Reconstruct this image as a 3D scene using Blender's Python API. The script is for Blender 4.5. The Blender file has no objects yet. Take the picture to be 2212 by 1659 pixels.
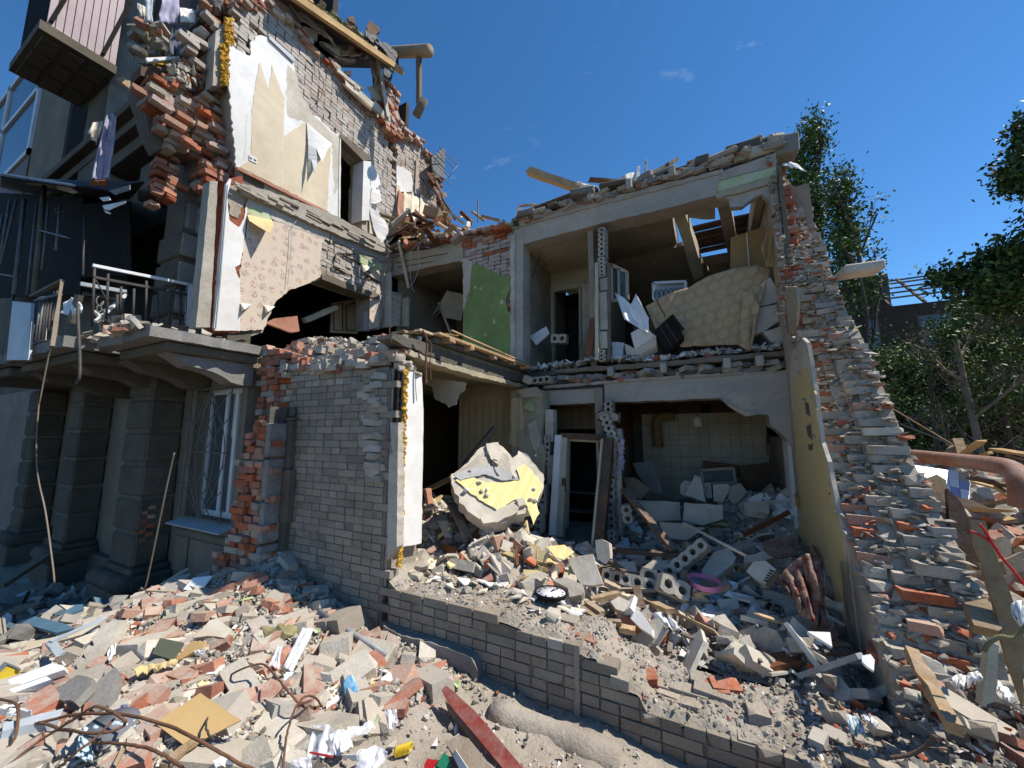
import bpy, bmesh, math, random
import numpy as np
from mathutils import Vector, Matrix, Euler, noise
from mathutils.geometry import tessellate_polygon

# ------------------------------------------------------------------ camera, world, sun
SC = bpy.context.scene
COL = SC.collection
YAW, TILT, EYE, FPX = math.radians(27.1), math.radians(7.3), 2.4, 831.7
cam_d = bpy.data.cameras.new('camera'); cam = bpy.data.objects.new('camera', cam_d); COL.objects.link(cam)
cam.location = (0, 0, EYE); cam.rotation_euler = (math.pi/2 + TILT, 0, YAW)
cam_d.sensor_width = 36; cam_d.lens = 36*FPX/2212; cam_d.clip_start = .05; cam_d.clip_end = 600
SC.camera = cam
SUN = Vector((.53, .205, .822)).normalized()
w = bpy.data.worlds.new('World'); SC.world = w; w.use_nodes = True
nt = w.node_tree; bg = nt.nodes['Background']
sky = nt.nodes.new('ShaderNodeTexSky'); sky.sky_type = 'NISHITA'; sky.sun_disc = False
sky.sun_elevation = math.asin(SUN.z); sky.sun_rotation = math.atan2(SUN.x, SUN.y)
sky.air_density = .85; sky.dust_density = 0.0; sky.ozone_density = 4.5; sky.altitude = 300
hsv = nt.nodes.new('ShaderNodeHueSaturation'); hsv.inputs['Saturation'].default_value = 1.2
hsv.inputs['Hue'].default_value = .498
nt.links.new(sky.outputs[0], hsv.inputs['Color'])
# faint wisps of cloud
tc = nt.nodes.new('ShaderNodeTexCoord'); mp = nt.nodes.new('ShaderNodeMapping'); mp.inputs['Scale'].default_value = (2.2, 2.2, 7.5)
cn = nt.nodes.new('ShaderNodeTexNoise'); cn.inputs['Scale'].default_value = 2.1; cn.inputs['Detail'].default_value = 9; cn.inputs['Roughness'].default_value = .62; cn.inputs['Distortion'].default_value = .5
cr = nt.nodes.new('ShaderNodeValToRGB'); cr.color_ramp.elements[0].position = .64; cr.color_ramp.elements[1].position = .95
cr.color_ramp.elements[1].color = (.30, .30, .30, 1)
cm = nt.nodes.new('ShaderNodeMix'); cm.data_type = 'RGBA'; cm.inputs[7].default_value = (7.5, 8.2, 9.0, 1)
nt.links.new(tc.outputs['Generated'], mp.inputs[0]); nt.links.new(mp.outputs[0], cn.inputs[0]); nt.links.new(cn.outputs[0], cr.inputs[0])
nt.links.new(cr.outputs[0], cm.inputs[0]); nt.links.new(hsv.outputs[0], cm.inputs[6]); nt.links.new(cm.outputs[2], bg.inputs['Color'])
bg.inputs['Strength'].default_value = .12
sl = bpy.data.lights.new('sun', 'SUN'); sl.energy = 4.6; sl.angle = math.radians(.53); sl.color = (1, .95, .865)
so = bpy.data.objects.new('sun', sl); COL.objects.link(so); so.rotation_euler = (-SUN).to_track_quat('-Z', 'Y').to_euler()
so.location = (5, 5, 20)
SC.view_settings.view_transform = 'Standard'; SC.view_settings.look = 'None'; SC.view_settings.exposure = 0.55; SC.view_settings.gamma = 1
SC.view_settings.use_curve_mapping = False
SC.render.engine = 'CYCLES'; SC.cycles.use_denoising = True; SC.cycles.max_bounces = 7; SC.cycles.diffuse_bounces = 4
SC.cycles.transparent_max_bounces = 12; SC.cycles.caustics_reflective = False; SC.cycles.caustics_refractive = False

# ------------------------------------------------------------------ where a direction of sight meets a real plane of the place
_c, _s, _ct, _st = math.cos(YAW), math.sin(YAW), math.cos(TILT), math.sin(TILT)
FW, RT, UP = Vector((-_s*_ct, _c*_ct, _st)), Vector((_c, _s, 0)), Vector((_s*_st, -_c*_st, _ct))
def rd(p): return FW + RT*((p[0]-1106)/FPX) + UP*((829.5-p[1])/FPX)
def PX(p, X): d = rd(p); return Vector((0, 0, EYE)) + d*(X/d.x)
def PY(p, Y): d = rd(p); return Vector((0, 0, EYE)) + d*(Y/d.y)
def PZ(p, Z): d = rd(p); return Vector((0, 0, EYE)) + d*((Z-EYE)/d.z)
FR = {'A1': (0, 0, .28), 'A2': (442.4, 0, .28), 'A3': (0, 398.2, .28), 'A4': (442.4, 398.2, .32), 'A5': (1061.8, 265.4, .32), 'A6': (1592.6, 177, .28),
      'B1': (0, 796.3, .28), 'B2': (530.9, 707.8, .32), 'B3': (1061.8, 707.8, .32), 'B4': (1592.6, 619.4, .28), 'B5': (0, 1194.5, .28),
      'B6': (530.9, 1194.5, .28), 'B7': (1061.8, 1150.2, .28), 'B8': (1592.6, 1061.8, .36), 'D': (0, 0, 1)}
def S(k, *pts):
    ox, oy, q = FR[k]; return [(ox+q*x, oy+q*y) for x, y in pts]
def onX(X, k, *pts): return [PX(p, X) for p in S(k, *pts)]
def onY(Y, k, *pts): return [PY(p, Y) for p in S(k, *pts)]
def onZ(Z, k, *pts): return [PZ(p, Z) for p in S(k, *pts)]
X_, Y_, Z_ = Vector((1, 0, 0)), Vector((0, 1, 0)), Vector((0, 0, 1))

# ------------------------------------------------------------------ materials
MATS = {}
def new_mat(name):
    m = bpy.data.materials.new(name); m.use_nodes = True; MATS[name] = m
    return m, m.node_tree, m.node_tree.nodes['Principled BSDF']
def N(t, typ, **kw):
    n = t.nodes.new(typ)
    for k, v in kw.items():
        if hasattr(n, k): setattr(n, k, v)
    return n
def mixc(t, f, a, b, mode='MIX'):
    n = N(t, 'ShaderNodeMix', data_type='RGBA', blend_type=mode)
    for i, v in ((0, f), (6, a), (7, b)):
        if hasattr(v, 'is_linked') or hasattr(v, 'links'): t.links.new(v, n.inputs[i])
        elif i == 0: n.inputs[0].default_value = v
        else: n.inputs[i].default_value = (*v, 1) if len(v) == 3 else v
    return n.outputs[2]
def noi(t, sc, det=5, ro=.6, vec=None, stretch=None, dist=0):
    n = N(t, 'ShaderNodeTexNoise'); n.inputs['Scale'].default_value = sc; n.inputs['Detail'].default_value = det
    n.inputs['Roughness'].default_value = ro; n.inputs['Distortion'].default_value = dist
    if vec is None:
        vec = N(t, 'ShaderNodeNewGeometry').outputs['Position']
    if stretch:
        mpp = N(t, 'ShaderNodeMapping'); mpp.inputs['Scale'].default_value = stretch; t.links.new(vec, mpp.inputs[0]); vec = mpp.outputs[0]
    t.links.new(vec, n.inputs['Vector'])
    return n.outputs[0]
def ramp(t, v, p0, p1, c0=(0, 0, 0), c1=(1, 1, 1)):
    n = N(t, 'ShaderNodeValToRGB'); e = n.color_ramp.elements; e[0].position = p0; e[1].position = p1; e[0].color = (*c0, 1); e[1].color = (*c1, 1)
    t.links.new(v, n.inputs[0]); return n.outputs[0]
def mth(t, op, a, b=None):
    n = N(t, 'ShaderNodeMath', operation=op)
    for i, v in enumerate((a, b)):
        if v is None: continue
        if isinstance(v, (int, float)): n.inputs[i].default_value = v
        else: t.links.new(v, n.inputs[i])
    return n.outputs[0]
def rnd_val(t):
    a = N(t, 'ShaderNodeObjectInfo').outputs['Random']; b = N(t, 'ShaderNodeNewGeometry').outputs['Random Per Island']
    return mth(t, 'FRACT', mth(t, 'ADD', a, mth(t, 'MULTIPLY', b, 7.13)))
def mat(name, c1, c2=None, sc=4., rough=.92, bump=.4, bsc=60, rnd=.0, c3=None, dust=0., stretch=None, dustc=(.40, .36, .30), speck=.35, spec=.25):
    m, t, p = new_mat(name)
    c2 = c2 or tuple(v*.7 for v in c1)
    col = mixc(t, ramp(t, noi(t, sc, 6, .65, stretch=stretch), .36, .66), c1, c2)
    if c3: 
        r3 = rnd_val(t); col = mixc(t, ramp(t, mth(t, 'FRACT', mth(t, 'MULTIPLY', r3, 3.7)), .45, .8), col, c3)
    col = mixc(t, speck, col, ramp(t, noi(t, bsc*.9, 4, .7, stretch=stretch), .25, .75, (.35, .35, .35), (1.0, 1.0, 1.0)), 'MULTIPLY')
    col = mixc(t, .55, col, ramp(t, noi(t, 1.15, 5, .72, dist=.6), .34, .62, (.66, .63, .58), (1, 1, 1)), 'MULTIPLY')
    if rnd:
        h = N(t, 'ShaderNodeHueSaturation'); t.links.new(col, h.inputs['Color'])
        t.links.new(mth(t, 'ADD', mth(t, 'MULTIPLY', rnd_val(t), 2*rnd), 1-rnd), h.inputs['Value']); col = h.outputs[0]
    if dust:
        g = N(t, 'ShaderNodeNewGeometry'); sx = N(t, 'ShaderNodeSeparateXYZ'); t.links.new(g.outputs['Normal'], sx.inputs[0])
        up = ramp(t, sx.outputs[2], .2, .85); dn = ramp(t, noi(t, 14, 5, .7), .42-.25*dust, .62)
        col = mixc(t, mth(t, 'MULTIPLY', mth(t, 'MULTIPLY', mth(t, 'ADD', mth(t, 'MULTIPLY', up, .75), .25), dn), min(dust, 1)), col, dustc)
    t.links.new(col, p.inputs['Base Color']); p.inputs['Roughness'].default_value = rough
    p.inputs['Specular IOR Level'].default_value = spec
    if bump:
        b = N(t, 'ShaderNodeBump'); b.inputs['Strength'].default_value = bump; b.inputs['Distance'].default_value = .012
        hgt = mth(t, 'ADD', noi(t, bsc, 6, .7, stretch=stretch), mth(t, 'MULTIPLY', noi(t, bsc*.22, 4, .6, stretch=stretch), 1.6))
        t.links.new(hgt, b.inputs['Height']); t.links.new(b.outputs[0], p.inputs['Normal'])
    return m
mat('red', (.44, .15, .08), (.32, .10, .058), 6, rnd=.3, c3=(.48, .27, .19), dust=.7, bump=.5)
mat('redraw', (.50, .135, .05), (.36, .085, .035), 9, rnd=.3, c3=(.45, .25, .17), dust=.35, bump=.8, bsc=45)
mat('silicate', (.44, .38, .305), (.33, .28, .22), 7, rnd=.22, c3=(.40, .37, .33), dust=.5)
mat('jointgrey', (.25, .215, .172), (.20, .172, .138), 6, bump=.8, bsc=40)
mat('silface', (.37, .32, .255), (.27, .23, .18), 4, rnd=.17, c3=(.36, .295, .225), dust=.0, bump=.6, speck=.45)
mat('paleblock', (.63, .575, .48), (.48, .42, .335), 6, rnd=.2, c3=(.50, .45, .375), dust=.6, bump=.6)
mat('limebrick', (.54, .50, .45), (.44, .385, .335), 5, rnd=.08, c3=(.50, .43, .37), bump=.7)
mat('pinkbrick', (.52, .42, .36), (.42, .29, .23), 9, rnd=.14, c3=(.47, .41, .36), bump=.7)
mat('mortar', (.48, .415, .33), (.37, .315, .245), 8, bump=.9, bsc=40, rnd=.12)
mat('mortardark', (.12, .105, .09), (.17, .15, .125), 8, bump=.7, bsc=50)
mat('dust', (.46, .405, .33), (.36, .31, .25), 2.2, bump=.9, bsc=55, speck=.5)
mat('grav', (.50, .45, .375), (.37, .33, .275), 11, rnd=.45, c3=(.30, .28, .26), bump=.4, dust=.3)
mat('concrete', (.30, .285, .26), (.22, .205, .185), 2.5, bump=.45, bsc=40, speck=.45)
mat('concretelight', (.53, .475, .395), (.41, .365, .30), 3, bump=.6, bsc=30, rnd=.12, speck=.4)
mat('beamgray', (.44, .41, .365), (.55, .485, .39), 1.8, bump=.5, bsc=26, speck=.45, stretch=(.6, 1, 2.2))
mat('beamtan', (.50, .43, .32), (.40, .35, .28), 2.4, bump=.6, bsc=26)
mat('slabdirty', (.17, .155, .13), (.10, .09, .075), 3, bump=.9, bsc=30)
mat('stonedark', (.155, .13, .098), (.105, .09, .068), 3, bump=1.0, bsc=42, rnd=.1, speck=.6)
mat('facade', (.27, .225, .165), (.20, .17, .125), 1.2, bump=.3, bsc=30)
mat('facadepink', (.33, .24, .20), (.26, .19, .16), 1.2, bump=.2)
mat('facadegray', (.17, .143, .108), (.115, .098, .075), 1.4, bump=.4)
mat('quoinlit', (.42, .39, .35), (.30, .28, .25), 5, bump=1.6, bsc=34, speck=.6)  # pale stone tone with the sunlight put into the colour
mat('plaster', (.78, .76, .73), (.70, .67, .63), 2.0, bump=.12, bsc=25, speck=.12)
mat('plasterdirty', (.64, .58, .49), (.48, .43, .35), 2.6, bump=.4, bsc=20, speck=.25)
mat('plasterlilac', (.50, .50, .50), (.38, .37, .36), 2, bump=.2)
mat('creamplaster', (.48, .415, .29), (.38, .33, .24), 2.4, bump=.35, bsc=22)
mat('beigepaper', (.66, .555, .40), (.62, .52, .38), 1.2, bump=.06, bsc=12, speck=.1)
mat('greenpaint', (.27, .375, .13), (.20, .285, .10), 2.2, bump=.35, bsc=18, speck=.3)
mat('greenwhite', (.55, .60, .42), (.40, .52, .22), 5, bump=.2)
mat('wood', (.50, .335, .17), (.36, .225, .11), 3, rnd=.3, c3=(.40, .30, .2), bump=.4, bsc=28, dust=.35, stretch=(2.5, 2.5, 2.5))
mat('wooddark', (.15, .085, .05), (.09, .055, .035), 3, rnd=.3, bump=.4, dust=.3)
mat('woodgray', (.25, .205, .155), (.18, .145, .105), 3, rnd=.2, bump=.5)
mat('woodcream', (.62, .56, .42), (.50, .44, .32), 3, bump=.15, rnd=.08)
mat('brownboard', (.20, .085, .04), (.16, .065, .03), 2, bump=.1, rough=.5)
mat('redpaint', (.24, .036, .026), (.17, .028, .022), 7, bump=.2, rough=.5, speck=.2, dust=.22)
mat('hardboard', (.52, .345, .15), (.48, .32, .14), 1.5, bump=.05, speck=.1)
mat('whitepvc', (.80, .81, .82), (.74, .74, .74), 3, rough=.4, bump=.03, speck=.06)
mat('greypvc', (.42, .46, .50), (.36, .40, .43), 3, rough=.5, bump=.03, speck=.06)
mat('bluepanel', (.10, .19, .27), (.08, .15, .2), 3, rough=.6, bump=.05)
mat('foam', (.72, .42, .055), (.55, .29, .03), 14, bump=1.4, bsc=30, rough=.8)
mat('paper', (.76, .70, .58), (.60, .50, .36), 3, bump=.12, rnd=.12, speck=.12)
mat('paperyellow', (.74, .60, .32), (.6, .45, .2), 3, bump=.12, rnd=.15, speck=.12)
mat('whitepaper', (.80, .80, .79), (.7, .7, .7), 4, bump=.1, rnd=.08, speck=.1)
mat('salmon', (.52, .25, .17), (.42, .19, .12), 3, bump=.1)
mat('tan', (.40, .255, .11), (.34, .21, .09), 2, bump=.15, speck=.15)
mat('iron', (.055, .055, .06), (.09, .07, .055), 6, rough=.6, bump=.2)
mat('ironpale', (.20, .21, .215), (.13, .12, .11), 6, rough=.6, bump=.2)
mat('rust', (.19, .095, .052), (.12, .06, .035), 10, rough=.85, bump=.5, bsc=90)
mat('pipered', (.27, .10, .065), (.36, .20, .14), 5, rough=.7, bump=.3, dust=.3)
mat('steel', (.36, .38, .40), (.26, .27, .28), 9, rough=.4, bump=.1)
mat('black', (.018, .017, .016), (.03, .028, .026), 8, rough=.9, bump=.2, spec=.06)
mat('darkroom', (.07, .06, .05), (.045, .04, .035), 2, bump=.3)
mat('roomgray', (.40, .35, .27), (.28, .24, .185), 1.8, bump=.4, bsc=14)
mat('roomcream', (.60, .53, .39), (.48, .42, .31), 1.6, bump=.25, bsc=14)
mat('siding', (.46, .36, .38), (.40, .31, .33), 2, bump=.1, rough=.5)
mat('tarblack', (.03, .03, .035), (.05, .05, .055), 6, rough=.5, bump=.5)
mat('insul', (.34, .31, .16), (.22, .19, .10), 5, bump=1.2, bsc=20)
mat('roofwood', (.62, .42, .2), (.45, .3, .15), 3, bump=.3, rnd=.2)
mat('cloth_lilac', (.46, .44, .56), (.34, .32, .44), 5, bump=.25, rough=1)
mat('cloth_grey', (.20, .205, .235), (.15, .155, .18), 5, bump=.25, rough=1)
mat('cloth_pale', (.66, .74, .78), (.40, .55, .60), 6, bump=.25, rough=1)
mat('cloth_red', (.20, .035, .03), (.35, .28, .2), 16, bump=.5, rough=1)
mat('mint', (.30, .62, .55), (.5, .75, .68), 9, bump=.1)
mat('blue', (.03, .36, .72), (.5, .75, .85), 30, bump=.1, rough=.5)
mat('pink', (.80, .28, .45), (.76, .25, .42), 3, bump=.02, rough=.45, speck=.05)
mat('olive', (.125, .135, .09), (.10, .11, .075), 3, bump=.1)
mat('yellow', (.70, .50, .03), (.66, .46, .03), 3, bump=.05, rough=.5)
mat('redplastic', (.62, .03, .03), (.5, .02, .02), 3, bump=.03, rough=.5)
mat('greenplastic', (.02, .22, .12), (.03, .3, .15), 3, bump=.03, rough=.5)
mat('leaf', (.085, .15, .028), (.055, .10, .022), .9, rnd=.4, c3=(.16, .22, .045), bump=0, rough=.6, speck=0)
mat('leafdark', (.05, .088, .024), (.035, .062, .018), .9, rnd=.45, c3=(.10, .15, .035), bump=0, rough=.6, speck=0)
mat('bark', (.12, .095, .075), (.075, .06, .048), 6, bump=.6)
mat('barkpale', (.26, .22, .18), (.16, .135, .11), 6, bump=.5)
mat('farbrick', (.10, .062, .045), (.075, .05, .038), 2, bump=.3)
mat('asphalt', (.055, .055, .055), (.07, .068, .062), 2, bump=.5)
mat('tilewhite', (.66, .57, .43), (.60, .52, .39), 3, bump=.03, rough=.35, speck=.12, rnd=.05)
mat('tileblue', (.62, .72, .86), (.58, .68, .82), 3, bump=.02, rough=.25, speck=.05, rnd=.06)
mat('tileviolet', (.26, .32, .58), (.24, .3, .55), 3, bump=.02, rough=.25, speck=.05)
mat('clockface', (.80, .82, .86), (.78, .80, .84), 3, bump=0, rough=.3, speck=.02)
mat('carpaint', (.035, .04, .045), (.03, .035, .04), 3, bump=0, rough=.3, speck=.02)
def glass(name, tint=(.75, .85, .85), alpha=.25):
    m, t, p = new_mat(name); p.inputs['Base Color'].default_value = (*tint, 1); p.inputs['Roughness'].default_value = .08; p.inputs['Alpha'].default_value = alpha
    p.inputs['Specular IOR Level'].default_value = .8
glass('pane', (.10, .12, .12), .75); glass('film', (.85, .86, .9), .42)
MATS['film'].node_tree.nodes['Principled BSDF'].inputs['Roughness'].default_value = .22
def pos_uv(t, a, b):
    g = N(t, 'ShaderNodeNewGeometry'); sx = N(t, 'ShaderNodeSeparateXYZ'); t.links.new(g.outputs['Position'], sx.inputs[0])
    return sx.outputs[a], sx.outputs[b], g.outputs['Position']
def finish(t, p, col, rough=.9, bump=.15, bsc=30):
    col = mixc(t, .22, col, ramp(t, noi(t, 7, 6, .7), .3, .7, (.45, .43, .4), (1, 1, 1)), 'MULTIPLY')
    t.links.new(col, p.inputs['Base Color']); p.inputs['Roughness'].default_value = rough; p.inputs['Specular IOR Level'].default_value = .2
    b = N(t, 'ShaderNodeBump'); b.inputs['Strength'].default_value = bump; b.inputs['Distance'].default_value = .01
    t.links.new(noi(t, bsc, 5), b.inputs['Height']); t.links.new(b.outputs[0], p.inputs['Normal'])
def floral():
    m, t, p = new_mat('floral'); _, _, P = pos_uv(t, 1, 2)
    vo = N(t, 'ShaderNodeTexVoronoi'); vo.inputs['Scale'].default_value = 7.5; vo.inputs['Randomness'].default_value = .55; t.links.new(P, vo.inputs['Vector'])
    near = ramp(t, vo.outputs['Distance'], .36, .46, (1, 1, 1), (0, 0, 0))
    v2 = N(t, 'ShaderNodeTexVoronoi'); v2.inputs['Scale'].default_value = 46; t.links.new(P, v2.inputs['Vector'])
    pet = ramp(t, v2.outputs['Distance'], .42, .58, (1, 1, 1), (0, 0, 0)); sx = N(t, 'ShaderNodeSeparateColor'); t.links.new(v2.outputs['Color'], sx.inputs[0])
    pc = mixc(t, ramp(t, sx.outputs[0], .45, .5), (.42, .13, .14), (.24, .24, .30)); pc = mixc(t, ramp(t, sx.outputs[1], .68, .72), pc, (.33, .36, .22))
    msk = mth(t, 'MULTIPLY', mth(t, 'MULTIPLY', near, pet), .85)
    finish(t, p, mixc(t, msk, (.60, .49, .385), pc))
floral()
def stripes(name, axis, base, dark, freq, fig=True):
    m, t, p = new_mat(name); a, b, P = pos_uv(t, axis, 2)
    s1 = ramp(t, mth(t, 'FRACT', mth(t, 'MULTIPLY', a, freq)), .42, .58); nz = noi(t, 34, 3, .6)
    col = mixc(t, mth(t, 'MULTIPLY', s1, .55), base, dark)
    if fig:
        w1 = mth(t, 'SINE', mth(t, 'MULTIPLY', b, 52)); q = mth(t, 'ADD', mth(t, 'FRACT', mth(t, 'MULTIPLY', a, freq)), mth(t, 'MULTIPLY', w1, .09))
        ln = mth(t, 'LESS_THAN', mth(t, 'ABSOLUTE', mth(t, 'SUBTRACT', q, .25)), .10)
        col = mixc(t, mth(t, 'MULTIPLY', mth(t, 'MULTIPLY', ln, ramp(t, nz, .4, .55)), .6), col, dark)
    finish(t, p, col)
stripes('stripepaper', 0, (.58, .47, .30), (.40, .27, .14), 7.0)
stripes('stripegable', 1, (.62, .50, .26), (.47, .36, .17), 16, False)
stripes('stripebrown', 0, (.25, .18, .11), (.17, .11, .065), 6.0)
stripes('yellowpaper', 0, (.80, .70, .33), (.62, .50, .2), 9.0)
def circles():
    m, t, p = new_mat('circlecarpet'); a, b, P = pos_uv(t, 0, 2)
    fz = mth(t, 'MULTIPLY', mth(t, 'ADD', b, mth(t, 'MULTIPLY', a, -.30)), 6.6); row = mth(t, 'FLOOR', fz)
    fx = mth(t, 'ADD', mth(t, 'MULTIPLY', a, 6.2), mth(t, 'MULTIPLY', mth(t, 'MODULO', row, 2.), .5))
    dx = mth(t, 'SUBTRACT', mth(t, 'FRACT', fx), .5); dz = mth(t, 'SUBTRACT', mth(t, 'FRACT', fz), .5)
    r = mth(t, 'SQRT', mth(t, 'ADD', mth(t, 'MULTIPLY', dx, dx), mth(t, 'MULTIPLY', dz, dz)))
    r1 = mth(t, 'LESS_THAN', mth(t, 'ABSOLUTE', mth(t, 'SUBTRACT', r, .31)), .045); r2 = mth(t, 'LESS_THAN', mth(t, 'ABSOLUTE', mth(t, 'SUBTRACT', r, .14)), .04)
    finish(t, p, mixc(t, mth(t, 'MULTIPLY', mth(t, 'MAXIMUM', r1, r2), .5), (.42, .285, .155), (.60, .49, .33)), 1, .3, 80)
circles()
# ------------------------------------------------------------------ mesh helpers
RN = random.Random(11)
def U(a, b): return RN.uniform(a, b)
def link(name, me, parent=None, mt=None):
    o = bpy.data.objects.new(name, me); COL.objects.link(o)
    if mt and me is not None and not me.materials: me.materials.append(MATS[mt])
    if parent is not None:
        o.parent = parent; o.matrix_parent_inverse = parent_world(parent).inverted()
    return o
WM = {}
def parent_world(o):
    m = o.matrix_basis.copy()
    if o.parent: m = parent_world(o.parent) @ o.matrix_parent_inverse @ m
    return m
def tag(o, label=None, cat=None, group=None, kind=None):
    if label: o['label'] = label
    if cat: o['category'] = cat
    if group: o['group'] = group
    if kind: o['kind'] = kind
    return o
def thing(name, label, cat, loc=(0, 0, 0), group=None):
    o = bpy.data.objects.new(name, None); COL.objects.link(o); o.location = loc; o.empty_display_size = .1
    return tag(o, label, cat, group)
def mk(name, vs, fs, mt, parent=None, smooth=False):
    me = bpy.data.meshes.new(name); me.from_pydata([tuple(v) for v in vs], [], fs)
    if smooth: me.polygons.foreach_set('use_smooth', [True]*len(me.polygons))
    me.update(); return link(name, me, parent, mt)
def fast(name, V, T, mt, parent=None, midx=None, mats=None, smooth=False):
    me = bpy.data.meshes.new(name); nv, nf = len(V), len(T); k = T.shape[1]
    me.vertices.add(nv); me.vertices.foreach_set('co', V.astype(np.float32).ravel())
    me.loops.add(nf*k); me.loops.foreach_set('vertex_index', T.astype(np.int32).ravel())
    me.polygons.add(nf); me.polygons.foreach_set('loop_start', np.arange(0, nf*k, k, dtype=np.int32))
    if mats:
        for q in mats: me.materials.append(MATS[q])
        me.polygons.foreach_set('material_index', midx.astype(np.int32))
    me.polygons.foreach_set('use_smooth', np.full(nf, bool(smooth)))
    me.update(calc_edges=True); me.validate()
    return link(name, me, parent, mt)
def box(name, c, size, mt, parent=None, rot=None, bev=.0):
    hx, hy, hz = (v/2 for v in size); bm = bmesh.new(); bmesh.ops.create_cube(bm, size=1, matrix=Matrix.Diagonal((*size, 1)))
    if bev: bmesh.ops.bevel(bm, geom=bm.edges[:], offset=bev, segments=1, affect='EDGES')
    M = Matrix.Translation(c) @ (rot.to_4x4() if rot is not None else Matrix()); bmesh.ops.transform(bm, matrix=M, verts=bm.verts)
    me = bpy.data.meshes.new(name); bm.to_mesh(me); bm.free(); return link(name, me, parent, mt)
def rag(pts, amp, step, N=None):
    """ragged outline: cut each edge and push the new points about in the polygon's own plane"""
    out = []; n = len(pts)
    for i in range(n):
        a, b = pts[i], pts[(i+1) % n]; L = (b-a).length; k = max(1, int(L/step)); d = (b-a).normalized() if L > 0 else X_
        nn = N.cross(d) if N is not None else d.orthogonal()
        for j in range(k):
            q = a+(b-a)*(j/k)
            if j: q = q + nn*(U(-1, 1)*amp) + d*(U(-.4, .4)*step*.6)
            out.append(q)
    return out
def prism(name, pts, N, th, mt, parent=None, amp=0, step=.08, holes=(), bulge=0):
    """a sheet or slab: outline pts on its outer face, thickness th going against N"""
    N = Vector(N).normalized()
    P = rag(pts, amp, step, N) if amp else list(pts)
    H = [rag(h, amp, step, N) if amp else list(h) for h in holes]
    tri = tessellate_polygon([P]+H); allp = P+[q for h in H for q in h]; n = len(allp)
    vs = allp + [q - N*th for q in allp]; fs = []
    for a, b, c in tri:
        if (allp[b]-allp[a]).cross(allp[c]-allp[a]).dot(N) < 0: a, c = c, a
        fs.append((a, b, c)); fs.append((c+n, b+n, a+n))
    off = 0
    for loop in [P]+H:
        m = len(loop)
        for i in range(m): fs.append((off+i, off+(i+1) % m, off+(i+1) % m+n, off+i+n))
        off += m
    return mk(name, vs, fs, mt, parent)
def bar(name, a, b, w, h, mt, parent=None, up=Z_, rough=0.0, taper=0):
    """a straight piece of timber or metal from a to b with worn, slightly uneven ends"""
    a, b = Vector(a), Vector(b); d = (b-a); L = d.length; d.normalize(); s = d.cross(up)
    s = s.normalized() if s.length > 1e-4 else d.orthogonal().normalized(); u = s.cross(d).normalized()
    vs, fs = [], []; k = 5 if rough else 1
    for i in range(k+1):
        t = i/k; q = 1-(taper*t)
        for sx, sy in ((-1, -1), (1, -1), (1, 1), (-1, 1)):
            e = (U(-1, 1)*rough*3 if i in (0, k) else 0)
            vs.append(a+d*(L*t+e)+s*(sx*w/2*q+U(-1, 1)*rough)+u*(sy*h/2*q+U(-1, 1)*rough))
    for i in range(k):
        for j in range(4): fs.append((i*4+j, i*4+(j+1) % 4, i*4+4+(j+1) % 4, i*4+4+j))
    fs += [(3, 2, 1, 0), (k*4, k*4+1, k*4+2, k*4+3)]
    return mk(name, vs, fs, mt, parent)
def tube(name, pts, r, mt, parent=None, sides=8, closed=False, smooth=True, r1=None):
    pts = [Vector(p) for p in pts]; n = len(pts); vs, fs = [], []; prev = None
    for i, p in enumerate(pts):
        t = (pts[min(i+1, n-1)]-pts[max(i-1, 0)]).normalized() if not closed else (pts[(i+1) % n]-pts[i-1]).normalized()
        a = t.orthogonal().normalized() if prev is None else (prev - t*prev.dot(t)).normalized(); prev = a; b = t.cross(a)
        rr = r if r1 is None else r+(r1-r)*i/max(1, n-1)
        for k in range(sides):
            an = 2*math.pi*k/sides; vs.append(p+a*(rr*math.cos(an))+b*(rr*math.sin(an)))
    for i in range(n if closed else n-1):
        j = (i+1) % n
        for k in range(sides): fs.append((i*sides+k, i*sides+(k+1) % sides, j*sides+(k+1) % sides, j*sides+k))
    if not closed: fs += [tuple(range(sides))[::-1], tuple((n-1)*sides+k for k in range(sides))]
    return mk(name, vs, fs, mt, parent, smooth)
def spline(P, k=8):
    P = [Vector(p) for p in P]; out = []
    for i in range(len(P)-1):
        a, b, c, d = P[max(i-1, 0)], P[i], P[i+1], P[min(i+2, len(P)-1)]
        for j in range(k):
            t = j/k; out.append(.5*((2*b)+(c-a)*t+(2*a-5*b+4*c-d)*t*t+(3*b-a-3*c+d)*t**3))
    return out+[P[-1]]
def wave(v, k): return noise.noise(v*k)
def drape(name, top, bot, mt, parent=None, nu=26, nv=16, amp=.04, fr=3, th=.004, N=None, seed=0, folds=4.):
    """a hanging or crumpled sheet between two polylines"""
    def at(L, t):
        t = t*(len(L)-1); i = min(int(t), len(L)-2); return L[i].lerp(L[i+1], t-i)
    N = Vector(N or (0, -1, 0)).normalized(); vs, fs = [], []; off = Vector((seed*3.1, seed*1.7, 0))
    for j in range(nv+1):
        for i in range(nu+1):
            u, v = i/nu, j/nv; p = at(top, u).lerp(at(bot, u), v)
            q = noise.noise(Vector((u*folds, v*fr*.45, seed*7.3)))*1.3+.5*noise.noise(Vector((u*folds*2.7, v*fr, seed+4.)))
            vs.append(p + N*(amp*q*(.35+.65*v)))
    for j in range(nv):
        for i in range(nu): fs.append((j*(nu+1)+i, j*(nu+1)+i+1, (j+1)*(nu+1)+i+1, (j+1)*(nu+1)+i))
    o = mk(name, vs, fs, mt, parent, True); s = o.modifiers.new('thickness', 'SOLIDIFY'); s.thickness = th; return o
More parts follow.
